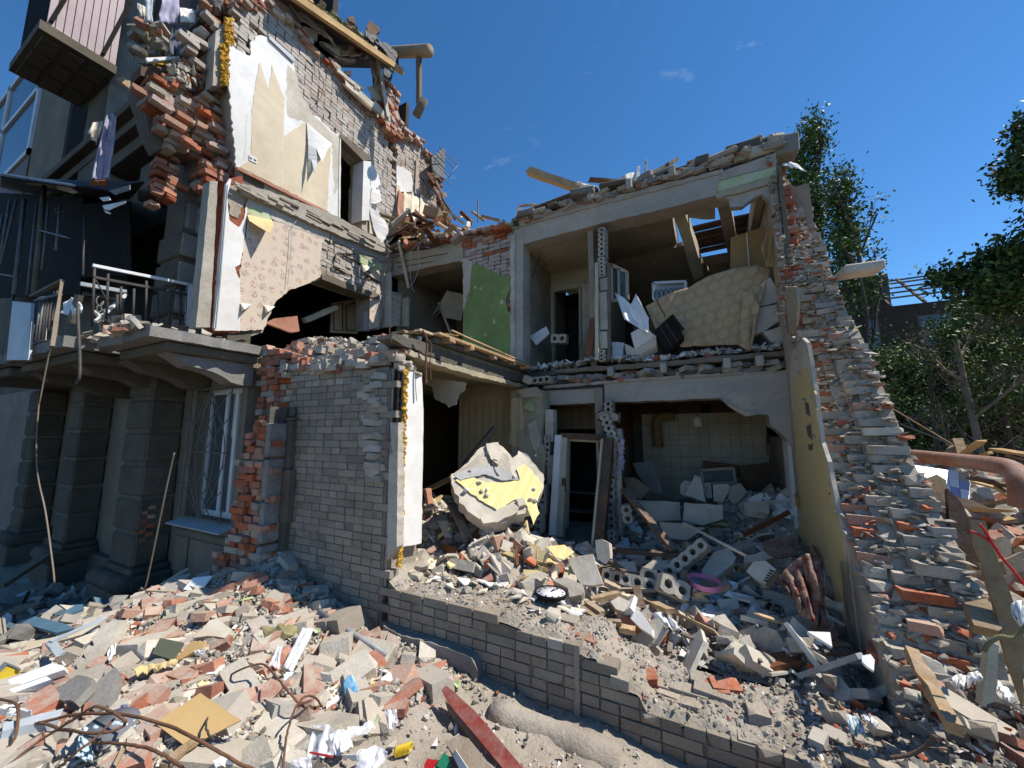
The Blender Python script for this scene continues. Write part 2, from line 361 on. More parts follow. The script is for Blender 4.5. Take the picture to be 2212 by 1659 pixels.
# ------------------------------------------------------------------ stock of broken pieces (shared meshes)
def hull(pts):
    bm = bmesh.new()
    for p in pts: bm.verts.new(p)
    bmesh.ops.convex_hull(bm, input=bm.verts[:], use_existing_faces=False)
    bmesh.ops.delete(bm, geom=[v for v in bm.verts if not v.link_faces], context='VERTS')
    bmesh.ops.triangulate(bm, faces=bm.faces[:]); bmesh.ops.recalc_face_normals(bm, faces=bm.faces[:])
    bm.verts.index_update(); v = np.array([tuple(q.co) for q in bm.verts]); f = np.array([[q.index for q in g.verts] for g in bm.faces]); bm.free()
    return v, f
def brick_shape(l, d, h, chip, broken):
    pts = []; x1 = l/2; cut = broken
    for sx in (-1, 1):
        for sy in (-1, 1):
            for sz in (-1, 1):
                cx = sx*l/2 if (sx < 0 or not cut) else l/2-cut*l+U(-.3, .3)*cut*l
                big = RN.random() < .18
                c = U(.25, 1)*chip*(4 if big else 1)
                for ax in range(3):
                    q = [cx, sy*d/2, sz*h/2]; sg = (sx, sy, sz); q[ax] -= sg[ax]*c*U(.5, 1.2); pts.append(tuple(q))
    if cut:
        for _ in range(5): pts.append((l/2-cut*l+U(-.02, .025), U(-.42, .42)*d, U(-.42, .42)*h))
    return hull(pts)
STOCK = {}
STOCK['whole'] = [brick_shape(.25, .12, .065, .006, 0) for _ in range(8)]
STOCK['rough'] = [brick_shape(.25, .12, .067, .011, U(.02, .12)) for _ in range(10)]
STOCK['half'] = [brick_shape(.25, .12, .065, .010, U(.3, .55)) for _ in range(10)]
STOCK['block'] = [brick_shape(.30, .16, .11, .010, U(0, .3) if i % 2 else 0) for i in range(8)]
def rockshape(e=1., n=13):
    return hull([(U(-.5, .5)*e, U(-.42, .42), U(-.34, .34)) for _ in range(n)])
STOCK['rock'] = [rockshape(1, RN.choice([10, 13, 17])) for _ in range(16)]
def shardshape():
    k = RN.choice([3, 4, 4, 5]); t = U(.06, .13); a0 = U(0, 6); pts = []
    for i in range(k):
        a = a0+i*6.283/k+U(-.25, .25); r = U(.34, .62); 
        for z in (-t/2, t/2): pts.append((r*math.cos(a)*1.2+U(-.02, .02), r*math.sin(a)*.8, z+U(-.02, .02)))
    return hull(pts)
STOCK['shard'] = [shardshape() for _ in range(12)]
STOCK['sliver'] = [hull([(sx*.5*U(.8, 1.15), sy*U(.02, .05), sz*U(.012, .03)) for sx in (-1, 1) for sy in (-1, 1) for sz in (-1, 1)]) for _ in range(8)]
def crumple():
    bm = bmesh.new(); bmesh.ops.create_grid(bm, x_segments=5, y_segments=4, size=.5); s = U(0, 50)
    for v in bm.verts:
        v.co.z = .32*noise.noise(v.co*2.4+Vector((s, 0, 0))); v.co.x += .12*noise.noise(v.co*3+Vector((0, s, 0))); v.co.y *= .75
    bmesh.ops.solidify(bm, geom=bm.faces[:], thickness=.012); bmesh.ops.triangulate(bm, faces=bm.faces[:])
    bm.verts.index_update(); r = np.array([tuple(q.co) for q in bm.verts]), np.array([[q.index for q in g.verts] for g in bm.faces]); bm.free(); return r
STOCK['crumple'] = [crumple() for _ in range(8)]
_mc = {}
def stock_mesh(kind, i, mt):
    k = (kind, i, mt)
    if k not in _mc:
        v, f = STOCK[kind][i]; me = bpy.data.meshes.new(kind+'_piece'); me.from_pydata(v.tolist(), [], f.tolist()); me.materials.append(MATS[mt]); me.update(); _mc[k] = me
    return _mc[k]
class Bag:
    """pieces waiting to be built: the largest in view become objects, the rest one mass"""
    def __init__(s): s.L = []
    def add(s, kind, M, mt, i=None): s.L.append((kind, RN.randrange(len(STOCK[kind])) if i is None else i, M, mt))
    def out(s, name, parent=None, limit=300, label=None, cat=None, group=None, massname=None, masslabel=None, minpx=9, keepfirst=False):
        def size(e):
            M = e[2]; p = M.translation; d = (p-Vector((0, 0, EYE)))
            f = max(d.dot(FW), .01); inv = abs(d.dot(RT)/f) > 1.42 or abs(d.dot(UP)/f) > 1.08
            mx = max(M.col[0].xyz.length, M.col[1].xyz.length)*{'whole': .25, 'rough': .24, 'half': .16, 'block': .3}.get(e[0], .9)
            return (0 if inv else mx*FPX/d.length)
        L = sorted(((size(e), k, e) for k, e in enumerate(s.L)), key=lambda z: -z[0]); rest = []
        for n, (sz, _, (kind, i, M, mt)) in enumerate(L):
            if n < limit and sz >= minpx:
                o = bpy.data.objects.new(name, stock_mesh(kind, i, mt)); COL.objects.link(o)
                if parent is not None: o.parent = parent; o.matrix_parent_inverse = parent_world(parent).inverted()
                o.matrix_basis = M
                if label: tag(o, label(M, kind, mt, sz) if callable(label) else label, cat, group)
            else: rest.append((kind, i, M, mt))
        if rest:
            ms = sorted({e[3] for e in rest}); Vs, Ts, Is, off = [], [], [], 0
            for kind, i, M, mt in rest:
                v, f = STOCK[kind][i]; A = np.array(M); Vs.append(v @ A[:3, :3].T + A[:3, 3]); Ts.append(f+off); off += len(v); Is.append(np.full(len(f), ms.index(mt)))
            o = fast(massname or name+'_mass', np.concatenate(Vs), np.concatenate(Ts), None, parent, np.concatenate(Is), ms)
            o['kind'] = 'stuff'
            if masslabel: tag(o, masslabel, 'rubble')
        s.L = []
def frame(c, x, y, z, sx=1, sy=1, sz=1):
    M = Matrix.Identity(4); M.col[0] = (*(x*sx), 0); M.col[1] = (*(y*sy), 0); M.col[2] = (*(z*sz), 0); M.col[3] = (*c, 1); return M
def rotm(ax, ay, az): return Euler((ax, ay, az)).to_matrix().to_4x4()
def pip(x, y, P):
    r = False; n = len(P); j = n-1
    for i in range(n):
        xi, yi = P[i]; xj, yj = P[j]
        if (yi > y) != (yj > y) and x < (xj-xi)*(y-yi)/(yj-yi)+xi: r = not r
        j = i
    return r
def masonry(bag, poly, Nv, mt, proud=.0, jit=.004, z0=0., kinds=('whole',), tilt=.01, gap=.0, wythe=.12, hc=.075, shift=0., bond='alt', edge=.0):
    """courses of bricks whose faces lie on the plane of poly; mt is a name or f(u, z)"""
    Nv = Vector(Nv).normalized(); Uv = Z_.cross(Nv).normalized(); O = poly[0]
    base = O - Uv*O.dot(Uv) - Z_*O.z
    P2 = [(p.dot(Uv), p.z) for p in poly]; u0, u1 = min(p[0] for p in P2), max(p[0] for p in P2); w0, w1 = min(p[1] for p in P2), max(p[1] for p in P2)
    r = int((w0-z0)//hc)
    while z0+r*hc < w1:
        z = z0+(r+.5)*hc; head = (r % 2 == 1) if bond == 'alt' else False
        L = .13 if head else .26; u = math.floor((u0-shift)/L)*L+shift+(0.065 if head else (0 if r % 4 else .13))
        while u < u1+L:
            if pip(u, z, P2) and RN.random() > gap:
                m = mt(u, z) if callable(mt) else mt; k = RN.choice(kinds)
                pr = proud+U(-jit, jit); d = .125 if head else .06
                c = base+Uv*(u+U(-.003, .003))+Z_*z+Nv*(pr-(d if head else .06))
                if head: M = frame(c, Nv, -Uv, Z_, 1, .99, 1)
                else: M = frame(c, Uv, Nv, Z_, .99, 1, 1)
                if RN.random() < .5: M = M @ rotm(0, 0, math.pi)
                bag.add(k, M @ rotm(U(-1, 1)*tilt, U(-1, 1)*tilt, U(-1, 1)*tilt*1.5), m)
            u += L
        r += 1
# ------------------------------------------------------------------ relief of loose heaps
class Heap:
    def __init__(s, pts, n=.03, k=3., seed=0, pw=1.6): s.P = [(p.x, p.y, p.z) for p in pts]; s.n = n; s.k = k; s.seed = seed; s.pw = pw
    def __call__(s, x, y):
        a = b = 0.
        for px, py, pz in s.P:
            w_ = 1/((px-x)**2+(py-y)**2+.004)**s.pw; a += w_*pz; b += w_
        v = Vector((x, y, s.seed)); return a/b + s.n*(noise.noise(v*s.k)+.5*noise.noise(v*s.k*2.7)+.3*noise.noise(v*s.k*7)+.16*noise.noise(v*s.k*17))
def relief(name, f, x0, x1, y0, y1, st, mt, parent=None, skip=None):
    nx, ny = int((x1-x0)/st)+1, int((y1-y0)/st)+1; V = []
    for j in range(ny+1):
        for i in range(nx+1):
            x, y = x0+(x1-x0)*i/nx, y0+(y1-y0)*j/ny; V.append((x, y, f(x, y)))
    I = np.arange((nx+1)*(ny+1)).reshape(ny+1, nx+1)
    T = np.stack([I[:-1, :-1], I[:-1, 1:], I[1:, 1:], I[1:, :-1]], -1).reshape(-1, 4)
    return fast(name, np.array(V), T, mt, parent, smooth=True)
def strew(bag, f, n, region, kinds, size, embed=.25, tiltmax=.6, lift=.0):
    """loose pieces on a heap; region gives x, y; kinds = [(weight, stock kind, material)]"""
    tot = sum(k[0] for k in kinds)
    for _ in range(n):
        q = region()
        if q is None: continue
        x, y = q; r = U(0, tot)
        for wt, kd, m in kinds:
            r -= wt
            if r <= 0: break
        sz = U(*size) if not callable(size) else size(kd)
        if kd in ('whole', 'rough', 'half', 'block'): sc = sz; th = .065
        else: sc = sz; th = sz*.3
        M = Matrix.Translation((x, y, f(x, y)+th*(.5-embed)+U(0, lift))) @ rotm(U(-1, 1)*tiltmax, U(-1, 1)*tiltmax, U(0, 6.28)) @ Matrix.Diagonal((sc*U(.9, 1.1), sc*U(.85, 1.15), sc*U(.85, 1.15), 1))
        bag.add(kd, M, m)
# ================================================================== THE GROUND
out_pts = ([PZ((x, y), z) for x, y, z in [(0, 1659, .72), (300, 1659, .72), (700, 1659, .62), (1000, 1659, .50), (1250, 1659, .42), (0, 1500, .68), (300, 1480, .72), (600, 1480, .66), (800, 1500, .58), (200, 1345, .62), (60, 1400, .6), (330, 1300, .74), (400, 1290, .78), (900, 1450, .56)]]
           + [Vector(p) for p in [(-4.3, 2.8, 1.10), (-4.6, 2.5, .88), (-4.2, 2.55, .95), (-5.1, 2.3, .72), (-3.7, 2.8, .84), (-3.2, 2.8, .70), (-2.7, 2.8, .57), (-1.8, 2.8, .50), (-1.0, 2.8, .44), (-.3, 2.8, .38), (-.3, 2.3, .38), (-1.1, 2.4, .43),
              (.2, 2.8, .44), (.5, 2.8, .62), (.9, 2.8, .78), (1.3, 2.8, .84), (1.8, 2.6, .86), (1, 2, .8), (.3, 2.1, .6), (0, 0, .8), (-.6, 1., .75), (-1.6, 1.2, .68), (-3, .2, .72), (0, 1.7, .6),
              (-5.9, 1.9, .22), (-5.9, 2.7, .3), (-6.6, 1.5, .05), (-6.6, .4, .3), (-7.6, 2.4, .02), (-7.6, 1, 0), (-9, 2, 0), (-9, 0, 0), (-5.6, .9, .55), (-12, 2, 0), (-12, 0, 0), (-5.7, .2, .6)]])
OUT = Heap(out_pts, .045, 2.6, 3.)
ground = relief('ground', OUT, -12, 3.2, -.4, 2.87, .04, 'dust'); tag(ground, kind='structure')
far = mk('terrain', [(-260, -260, -.3), (260, -260, -.3), (260, 260, -.3), (-260, 260, -.3)], [(0, 1, 2, 3)], 'asphalt'); tag(far, kind='structure')

# ================================================================== LOW BROKEN FRONT WALL
FY = 2.85
low = thing('brick_wall', 'low broken grey-brown brick wall with dusty crumbled top in front of the open rooms', 'brick wall', (-1, FY, .4))
tl = S('D', (848, 1262), (870, 1285), (985, 1310), (1095, 1343), (1146, 1363), (1213, 1391), (1288, 1419), (1305, 1453), (1333, 1480), (1381, 1497), (1398, 1533), (1476, 1564), (1571, 1598), (1700, 1640))
lp = [PY(p, FY) for p in tl]; lp = [Vector((-2.76, FY, 1.06))] + lp + [Vector((.8, FY, .66)), Vector((1.5, FY, .7)), Vector((1.5, FY, .3)), Vector((-2.76, FY, .3))]
bag = Bag(); masonry(bag, lp, -Y_, lambda u, z: 'silface' if RN.random() < .95 else 'silicate', jit=.005, kinds=('whole', 'whole', 'rough'))
prof = [(p.x, p.z) for p in lp[:-2]]
def ztop(x):
    for (a, za), (b, zb) in zip(prof, prof[1:]):
        if a <= x <= b: return za+(zb-za)*(x-a)/max(b-a, 1e-4)
    return prof[0][1] if x < prof[0][0] else prof[-1][1]
def lowtop(x, y):
    t = (y-FY)/.58; zf = ztop(x)+.012; step = -.22*max(0, 1-t*7)*(1 if False else 0)
    zi = max(zf, .66)+.02; z = zf+(zi-zf)*min(1, max(0, t*1.5)) - .16*max(0, t-.86)*3
    v = Vector((x, y, 2.)); z += .030*noise.noise(v*4)*1.3+.026*noise.noise(v*13)+.010*noise.noise(v*31)
    if t < .06: z = min(z, zf)-.03
    return z
relief('wall_top', lowtop, -2.8, 1.5, FY+.004, FY+.62, .018, 'dust', low)
prism('wall_core', [p+Y_*.012-(Z_*.035 if p.z > .5 else Z_*0) for p in lp], -Y_, .05, 'jointgrey', low)
box('wall_core', (-.65, FY+.32, .38), (4.3, .5, .40), 'mortar', low)
# bricks that still stand half loose on the crumbled top
for _ in range(18):
    x = U(-1.4, 1.2); y = FY+U(.04, .5); bag.add(RN.choice(['rough', 'half']), Matrix.Translation((x, y, lowtop(x, y)-.022)) @ rotm(U(-.12, .12), U(-.12, .12), U(-.15, .15)+(1.57 if RN.random() < .4 else 0)), RN.choice(['dust', 'mortar', 'dust', 'redraw' if RN.random() < .12 else 'dust']))
for x, y in ((.0, 3.2), (.02, 3.24), (-.5, 3.1)): bag.add('half', Matrix.Translation((x, y, lowtop(x, y)-.012)) @ rotm(.1, U(-.2, .2), U(-.3, .5)), 'redraw')
bag.out('brick', low)
plq = [PY(p, FY-.085) for p in S('B6', (1060, 560), (1200, 640), (1450, 700), (1640, 770), (1740, 810), (1785, 900))]
prism('plinth', plq+[Vector((plq[-1].x, FY-.085, .2)), Vector((plq[0].x, FY-.085, .2))], -Y_, .085, 'concrete', low, .006, .05)
bar('cement_joint', PY((1245, 1400), FY-.004), Vector((PY((1245, 1400), FY).x, FY-.004, .35)), .035, .012, 'mortar', low, up=Y_, rough=.006)

# ================================================================== STANDING BRICK PANEL
pan = thing('brick_wall', 'tall standing panel of grey-brown bricks with a white rendered edge at the corner', 'brick wall', (-3.6, FY, .5))
pp = [Vector((-4.38, FY, .5)), Vector((-4.38, FY, 3.12))]+[PY(p, FY) for p in S('D', (672, 786), (700, 777), (760, 780), (800, 792), (826, 800))] + [Vector((-2.83, FY, 3.03)), Vector((-2.83, FY, .5))]
bag = Bag(); masonry(bag, pp, -Y_, lambda u, z: 'silicate' if (z > 2.95 and RN.random() < .5) else 'silface', jit=.005, kinds=('whole', 'whole', 'whole', 'rough'))
prism('wall_core', [p+Y_*.009 for p in pp], -Y_, .40, 'jointgrey', pan)
# broken outer wythe near the right edge: proud, dusty bricks
for r in range(26):
    z = 1.95+r*.043
    for q in range(2):
        if RN.random() < .6:
            x = -2.96-U(0, .06+.010*r)+.02; bag.add(RN.choice(['rough', 'half']), Matrix.Translation((x, FY+.035, z)) @ rotm(U(-.1, .1), U(-.15, .15), U(-.3, .3)), RN.choice(['silicate', 'mortar', 'silface', 'silicate']))
def crest(x, y):
    t = min(1, max(0, (y-FY)/.42)); v = Vector((x, y, 9.)); z = 3.10+.40*t+.16*max(0, 1-abs(x+4.6)/.7)*t
    if x > -3.0: z -= .25*(x+3.0)*0
    return z + .045*noise.noise(v*3)+.03*noise.noise(v*8)+.015*noise.noise(v*21)
relief('wall_top', crest, -5.15, -2.72, FY+.03, FY+.75, .022, 'dust', pan)
for _ in range(150):
    x = U(-5.0, -2.75); y = FY+abs(RN.gauss(0, .22))+.02; rd_ = RN.random() < (.55 if x < -4.2 else .22)
    bag.add(RN.choice(['rough', 'half', 'half']), Matrix.Translation((x, y, crest(x, y)+U(-.03, .02))) @ rotm(U(-.14, .14), U(-.16, .16), U(-.25, .25)+(1.57 if RN.random() < .4 else 0)), 'red' if rd_ else RN.choice(['silicate', 'silicate', 'paleblock', 'mortar']))
for r in range(3):
    for q in range(9):
        x = -4.35+q*.17; 
        if RN.random() < .75: bag.add('rough', Matrix.Translation((x, FY+.02+r*.09, 3.12+r*.078)) @ rotm(U(-.05, .05), U(-.08, .08), U(-.1, .1)), 'silicate')
def rr():
    x = U(-5.05, -2.72); return x, FY+U(.02, .7)
bag.out('brick', pan)
bag = Bag(); strew(bag, crest, 1500, rr, [(5, 'rock', 'grav'), (1, 'rock', 'mortar'), (.5, 'rock', 'red'), (.4, 'shard', 'plaster')], (.015, .07), lift=.02)
bag.out('rubble', pan, 0, massname='crumbs')
# the rendered corner of the opening
XR = -2.72
bandt = onX(XR, 'B2', (1075, 292), (1188, 306), (1200, 560), (1196, 900), (1186, 1455), (1050, 1480), (1062, 1000))
prism('white_render', bandt, X_, .10, 'plaster', pan, .004, .06)
prism('reveal_core', [Vector((-2.80, 2.87, .9)), Vector((-2.80, 3.28, .9)), Vector((-2.80, 3.28, 3.0)), Vector((-2.80, 2.87, 3.05))], X_, .05, 'mortar', pan)
sid = [PY(p, FY-.012) for p in S('B2', (975, 640), (1030, 640), (1025, 850), (1020, 1480), (952, 1570), (968, 860), (985, 850))]
prism('pale_render', sid, -Y_, .09, 'concretelight', pan, .004, .05)
fo = Bag(); foam = onX(XR-.005, 'B2', (1030, 255), (1070, 255), (1076, 420), (1058, 900), (1040, 1480), (1018, 1500), (1030, 900), (1022, 500))
for i in range(230):
    t = i/229; y = 2.92+U(-.014, .02); z = 1.16+t*1.88
    fo.add('rock', Matrix.Translation((XR+.005+U(0, .02), y+.01, z)) @ rotm(U(0, 3), U(0, 3), U(0, 3)) @ Matrix.Diagonal((.045, .05, .06, 1)), 'foam')
fo.out('mounting_foam', pan, 0, massname='mounting_foam')
box('reveal_edge', (-2.765, 2.885, 2.75), (.05, .05, .55), 'black', pan)
for i in range(14): box('mortar_lump', (-2.77+U(-.05, .03), 2.93+U(-.05, .2), 3.06+U(-.03, .05)), (U(.05, .14), U(.05, .12), U(.03, .08)), 'concretelight', pan, Euler((U(-.3, .3), U(-.3, .3), U(0, 3))).to_matrix(), .012)

# ================================================================== BROKEN PIER BESIDE IT
pier = thing('brick_pier', 'broken red brick pier with rough stone side coloured as sunlit left of the grey-brown panel', 'pier', (-4.85, 2.6, .6))
bag = Bag()
pf = [PY(p, 2.59) for p in S('B1', (1650, 1659), (1650, 1430), (1720, 1330), (1780, 1300), (1790, 1000), (1800, 900), (1830, 740), (1880, 620), (1910, 430), (2060, 400), (2150, 370), (2212, 380))]
pf = [Vector((min(-4.42, p.x), 2.59, p.z)) for p in pf]+[Vector((-4.37, 2.59, 2.55)), Vector((-4.37, 2.59, .5)), Vector((pf[0].x, 2.59, .5))]
masonry(bag, pf, -Y_, lambda u, z: RN.choice(['redraw', 'redraw', 'redraw', 'redraw', 'red', 'red', 'mortar']), jit=.04, kinds=('rough', 'rough', 'half'), tilt=.08, bond='alt')
masonry(bag, [p+Y_*.035 for p in pf], -Y_, lambda u, z: RN.choice(['red', 'redraw', 'redraw']), jit=.012, kinds=('whole', 'rough'), tilt=.03)
def band(z):   # outline narrows upward on the broken side
    P2 = [(p.x, p.z) for p in pf]; xs = [x/100 for x in range(-620, -437) if pip(x/100, z, P2)]; return (min(xs), max(xs)) if xs else (-4.7, -4.5)
for z0, z1 in ((.5, 1.0), (1.0, 1.4), (1.4, 1.9), (1.9, 2.5)):
    a, b = band((z0+z1)/2); box('pier_core', ((a+b)/2+.02, 2.77, (z0+z1)/2), (b-a-.05, .24, z1-z0), 'red', pier)
bag.out('brick', pier)
zz = .78
for h in (.44, .46, .46, .40):
    box('quoin_stone', (-4.375, 2.72, zz+h/2-.012), (.08, .25, h-.03), 'quoinlit', pier, None, .012); zz += h  # pale stone colour stands for sun that does not reach this side
box('quoin_backing', (-4.41, 2.73, 1.7), (.04, .23, 2.0), 'mortardark', pier)
for z0, z1, wd in ((.6, 1.42, .09), (1.42, 2.0, .14), (2.0, 2.55, .09)): box('moulding', (-4.335+wd/2, FY-.022-wd*.15, (z0+z1)/2), (wd, .045+wd*.3, z1-z0-.004), 'facadegray', pier, None, .008)
box('moulding_cap', (-4.28, FY-.04, 2.565), (.15, .08, .03), 'facadegray', pier, None, .008); box('moulding_cap', (-4.29, FY-.035, 2.64), (.08, .06, .12), 'facadegray', pier, None, .02)
# red bricks between balcony and panel
rp = [PY(p, FY-.02) for p in S('A4', (360, 1080), (560, 1130), (740, 1200), (700, 1290), (600, 1290), (600, 1500), (360, 1500))] 
rp = rp[:-2]+[Vector((rp[-2].x, FY-.02, 2.2)), Vector((-5.05, FY-.02, 2.2))]
rw = thing('brick_wall', 'patch of exposed red bricks beside the broken balcony slab', 'brick wall', (-4.7, FY, 2.2))
bag = Bag(); masonry(bag, [p+Y_*.03 for p in rp], -Y_, lambda u, z: RN.choice(['redraw', 'red', 'red', 'mortar', 'silicate']), jit=.03, kinds=('rough', 'whole', 'half'), tilt=.05, gap=.05)
bag.out('brick', rw)
prism('wall_core', [p+Y_*.08 for p in rp], -Y_, .3, 'mortar', rw)

# ================================================================== SIDE WALL WITH WALLPAPERS (plane X = -5.87)
XS = -5.87
side = thing('side_wall', 'tall inner wall with torn beige and flowered wallpaper, door and ragged hole', 'wall', (XS, 4.3, 3.4))
lowP = onX(XS-.03, 'A4', (235, 1050), (235, 0), (250, 10), (840, 195), (1240, 400), (1270, 520), (1180, 980), (1110, 980), (1110, 750), (1070, 742), (790, 640), (700, 670), (560, 720), (480, 790), (420, 920), (390, 1000))
prism('wall_body', lowP, X_, .38, 'mortar', side)
upo = onX(XS-.03, 'A2', (190, 700), (190, 330), (230, 110), (310, 30), (480, 60), (600, 130), (700, 200), (800, 330), (880, 430), (1010, 540), (1080, 660), (1200, 780), (1280, 870), (1400, 1000), (1500, 1040), (1640, 1080), (1680, 1150), (1750, 1230), (1760, 1340), (1790, 1400), (1830, 1600)) \
    + onX(XS-.03, 'A4', (1330, 300), (1240, 400), (1100, 330), (1060, 300), (1060, 0)) + onX(XS-.03, 'A2', (1215, 1659), (1225, 1240), (1045, 1045), (1035, 1659)) + onX(XS-.03, 'A4', (895, 0), (895, 215), (840, 195), (600, 110), (250, 5))
upo = [p for i, p in enumerate(upo)]
prism('wall_body', upo, X_, .38, 'mortar', side, .012, .12)
bag = Bag()
exb = onX(XS-.01, 'A2', (195, 340), (235, 120), (320, 30), (480, 70), (600, 140), (700, 210), (800, 340), (880, 440), (1010, 550), (1080, 670), (1280, 880), (1400, 1010), (1440, 1200), (1470, 1700), (1270, 1700), (1280, 1240), (1050, 1040), (980, 1040), (780, 900), (700, 720), (660, 480), (480, 290), (410, 220), (370, 330), (340, 430))
masonry(bag, exb, X_, lambda u, z: RN.choice(['limebrick']*9+['pinkbrick']), jit=.006, tilt=.02, kinds=('whole', 'whole', 'rough'), gap=.004)
exb2 = onX(XS-.01, 'A2', (1470, 1030), (1640, 1090), (1680, 1160), (1740, 1240), (1755, 1350), (1785, 1420), (1815, 1600), (1700, 1700), (1470, 1500))
masonry(bag, exb2, X_, lambda u, z: RN.choice(['limebrick', 'pinkbrick', 'pinkbrick']), jit=.012, tilt=.03, kinds=('rough', 'whole'))
exl = onX(XS-.01, 'A4', (800, 330), (1240, 470), (1190, 560), (1100, 510), (1030, 500), (1060, 600), (1185, 650), (1185, 745), (1050, 730), (785, 620))
masonry(bag, exl, X_, lambda u, z: RN.choice(['limebrick', 'limebrick', 'silicate']), jit=.012, tilt=.025, kinds=('whole', 'rough'))
bag.out('brick', side)
# broken crown of the wall: red bricks shaken loose
bag = Bag(); crown = onX(XS, 'A2', (250, 30), (330, 20), (480, 55), (600, 125), (700, 200), (800, 330), (880, 430), (1010, 545), (1080, 655), (1180, 760), (1280, 870), (1400, 1000), (1500, 1040), (1640, 1080), (1690, 1160), (1760, 1280), (1790, 1400), (1830, 1600))
for a, b in zip(crown, crown[1:]):
    n = int((b-a).length*34)
    for i in range(n):
        p = a.lerp(b, RN.random())+Vector((-abs(RN.gauss(0, .13))+.03, 0, U(-.09, .05)))
        bag.add(RN.choice(['rough', 'half']), Matrix.Translation(p) @ rotm(U(-.15, .15), U(-.15, .15), U(-.35, .35)+1.57*(RN.random() < .6)), RN.choice(['red', 'redraw', 'pinkbrick', 'mortar', 'red', 'paleblock']))
bag.out('loose_brick', side, massname='loose_brick_mass')
# plaster, papers
q = XS+.004
plq = onX(q, 'A2', (190, 345), (350, 430), (350, 330), (420, 270), (490, 290), (690, 480), (700, 560), (730, 700), (800, 860), (870, 900), (990, 1020), (1048, 1030), (1035, 1659), (1000, 1700), (950, 1640), (240, 1290), (190, 700))
prism('plaster', plq, X_, .03, 'plaster', side, .016, .045)
prism('plaster', onX(q+.001, 'A2', (640, 500), (700, 560), (740, 720), (830, 880), (960, 1010), (1046, 1060), (1038, 1400), (1000, 1500), (980, 1130), (790, 950), (640, 900), (625, 700)), X_, .03, 'plasterdirty', side, .02, .06)
pb = onX(q+.006, 'A2', (270, 1285), (355, 1230), (365, 830), (425, 480), (470, 620), (500, 690), (518, 500), (560, 620), (615, 760), (610, 1052), (700, 985), (790, 940), (975, 1125), (955, 1400), (945, 1630))
prism('wallpaper', pb, X_, .008, 'beigepaper', side, .010, .05)
prism('seam', onX(q+.0075, 'A2', (596, 1050), (600, 1050), (598, 1460), (594, 1460)), X_, .002, 'paper', side)
prism('hanging_paper', onX(q+.004, 'A2', (330, 880), (365, 900), (350, 1190), (300, 1230), (320, 1100), (315, 980)), X_, .004, 'plaster', side, .003)
flap = [PX(p, XS+d) for p, d in zip(S('A2', (785, 940), (870, 1020), (985, 1112), (950, 1150), (905, 1250), (885, 1200), (860, 1140), (868, 1240), (853, 1352), (835, 1290), (822, 1230), (812, 1330), (797, 1330), (800, 1130)), (.02, .03, .16, .2, .24, .2, .15, .2, .22, .18, .15, .12, .1, .06))]
prism('hanging_paper', flap, X_, .004, 'plaster', side, .004, .04)
so_ = onX(XS+.02, 'A2', (345, 1195), (405, 1220), (400, 1262), (345, 1235)); prism('socket_plate', so_, X_, .014, 'whitepvc', side)
for cx, cy in ((358, 1218), (388, 1232)): 
    p = PX(S('A2', (cx, cy))[0], XS+.022); tube('socket', [p, p+X_*.004], .019, 'greypvc', side, 12)
prism('lintel_strip', onX(q+.03, 'A2', (495, 270), (500, 300), (690, 480), (690, 440)), X_, .05, 'greypvc', side)
prism('skirting', onX(XS+.03, 'A2', (250, 1285), (955, 1632), (955, 1650), (250, 1305)), X_, .03, 'salmon', side)
# lower storey papers
fl = onX(q+.004, 'A4', (285, 300), (285, 180), (450, 250), (530, 250), (820, 350), (790, 400), (780, 560), (792, 620), (740, 650), (700, 668), (640, 690), (560, 722), (520, 760), (480, 792), (450, 850), (420, 920), (395, 985), (235, 985), (235, 600), (262, 420))
prism('flowered_wallpaper', fl, X_, .012, 'floral', side, .012, .04)
fl2 = onX(q+.004, 'A4', (1040, 545), (1090, 530), (1180, 575), (1183, 700), (1175, 960), (1110, 980), (1115, 760), (1150, 740), (1175, 655), (1090, 600))
prism('flowered_wallpaper', fl2, X_, .012, 'floral', side, .006, .06)
prism('green_edge', onX(q+.002, 'A4', (285, 140), (450, 215), (450, 262), (285, 190)), X_, .01, 'greenwhite', side, .006)
prism('green_edge', onX(q+.014, 'A4', (1040, 480), (1195, 545), (1195, 585), (1040, 525)), X_, .01, 'greenwhite', side, .006)
prism('grey_band', onX(q, 'A4', (285, 40), (1240, 470), (1230, 520), (1000, 440), (830, 350), (600, 290), (450, 215), (285, 145)), X_, .012, 'plasterlilac', side, .008)
prism('grey_band', onX(q+.008, 'A4', (460, 165), (780, 290), (880, 320), (860, 400), (800, 360), (620, 300), (450, 230)), X_, .012, 'plasterdirty', side, .02, .06)
fp = [PX(p, XS+d) for p, d in zip(S('A4', (287, 205), (455, 240), (460, 285), (440, 330), (370, 290), (300, 245)), (.02, .05, .22, .26, .18, .10))]
prism('hanging_paper', fp, (1, 0, .5), .004, 'paperyellow', side, .004)
for a in ((240, 800), (400, 815), (1060, 540)):
    P = [PX(p, XS+d) for p, d in zip(S('A4', (a[0], a[1]), (a[0]+75, a[1]+10), (a[0]+30, a[1]+45), (a[0]+10, a[1]+55)), (.02, .02, .1, .06))]; prism('hanging_paper', P, X_, .003, 'paper', side)
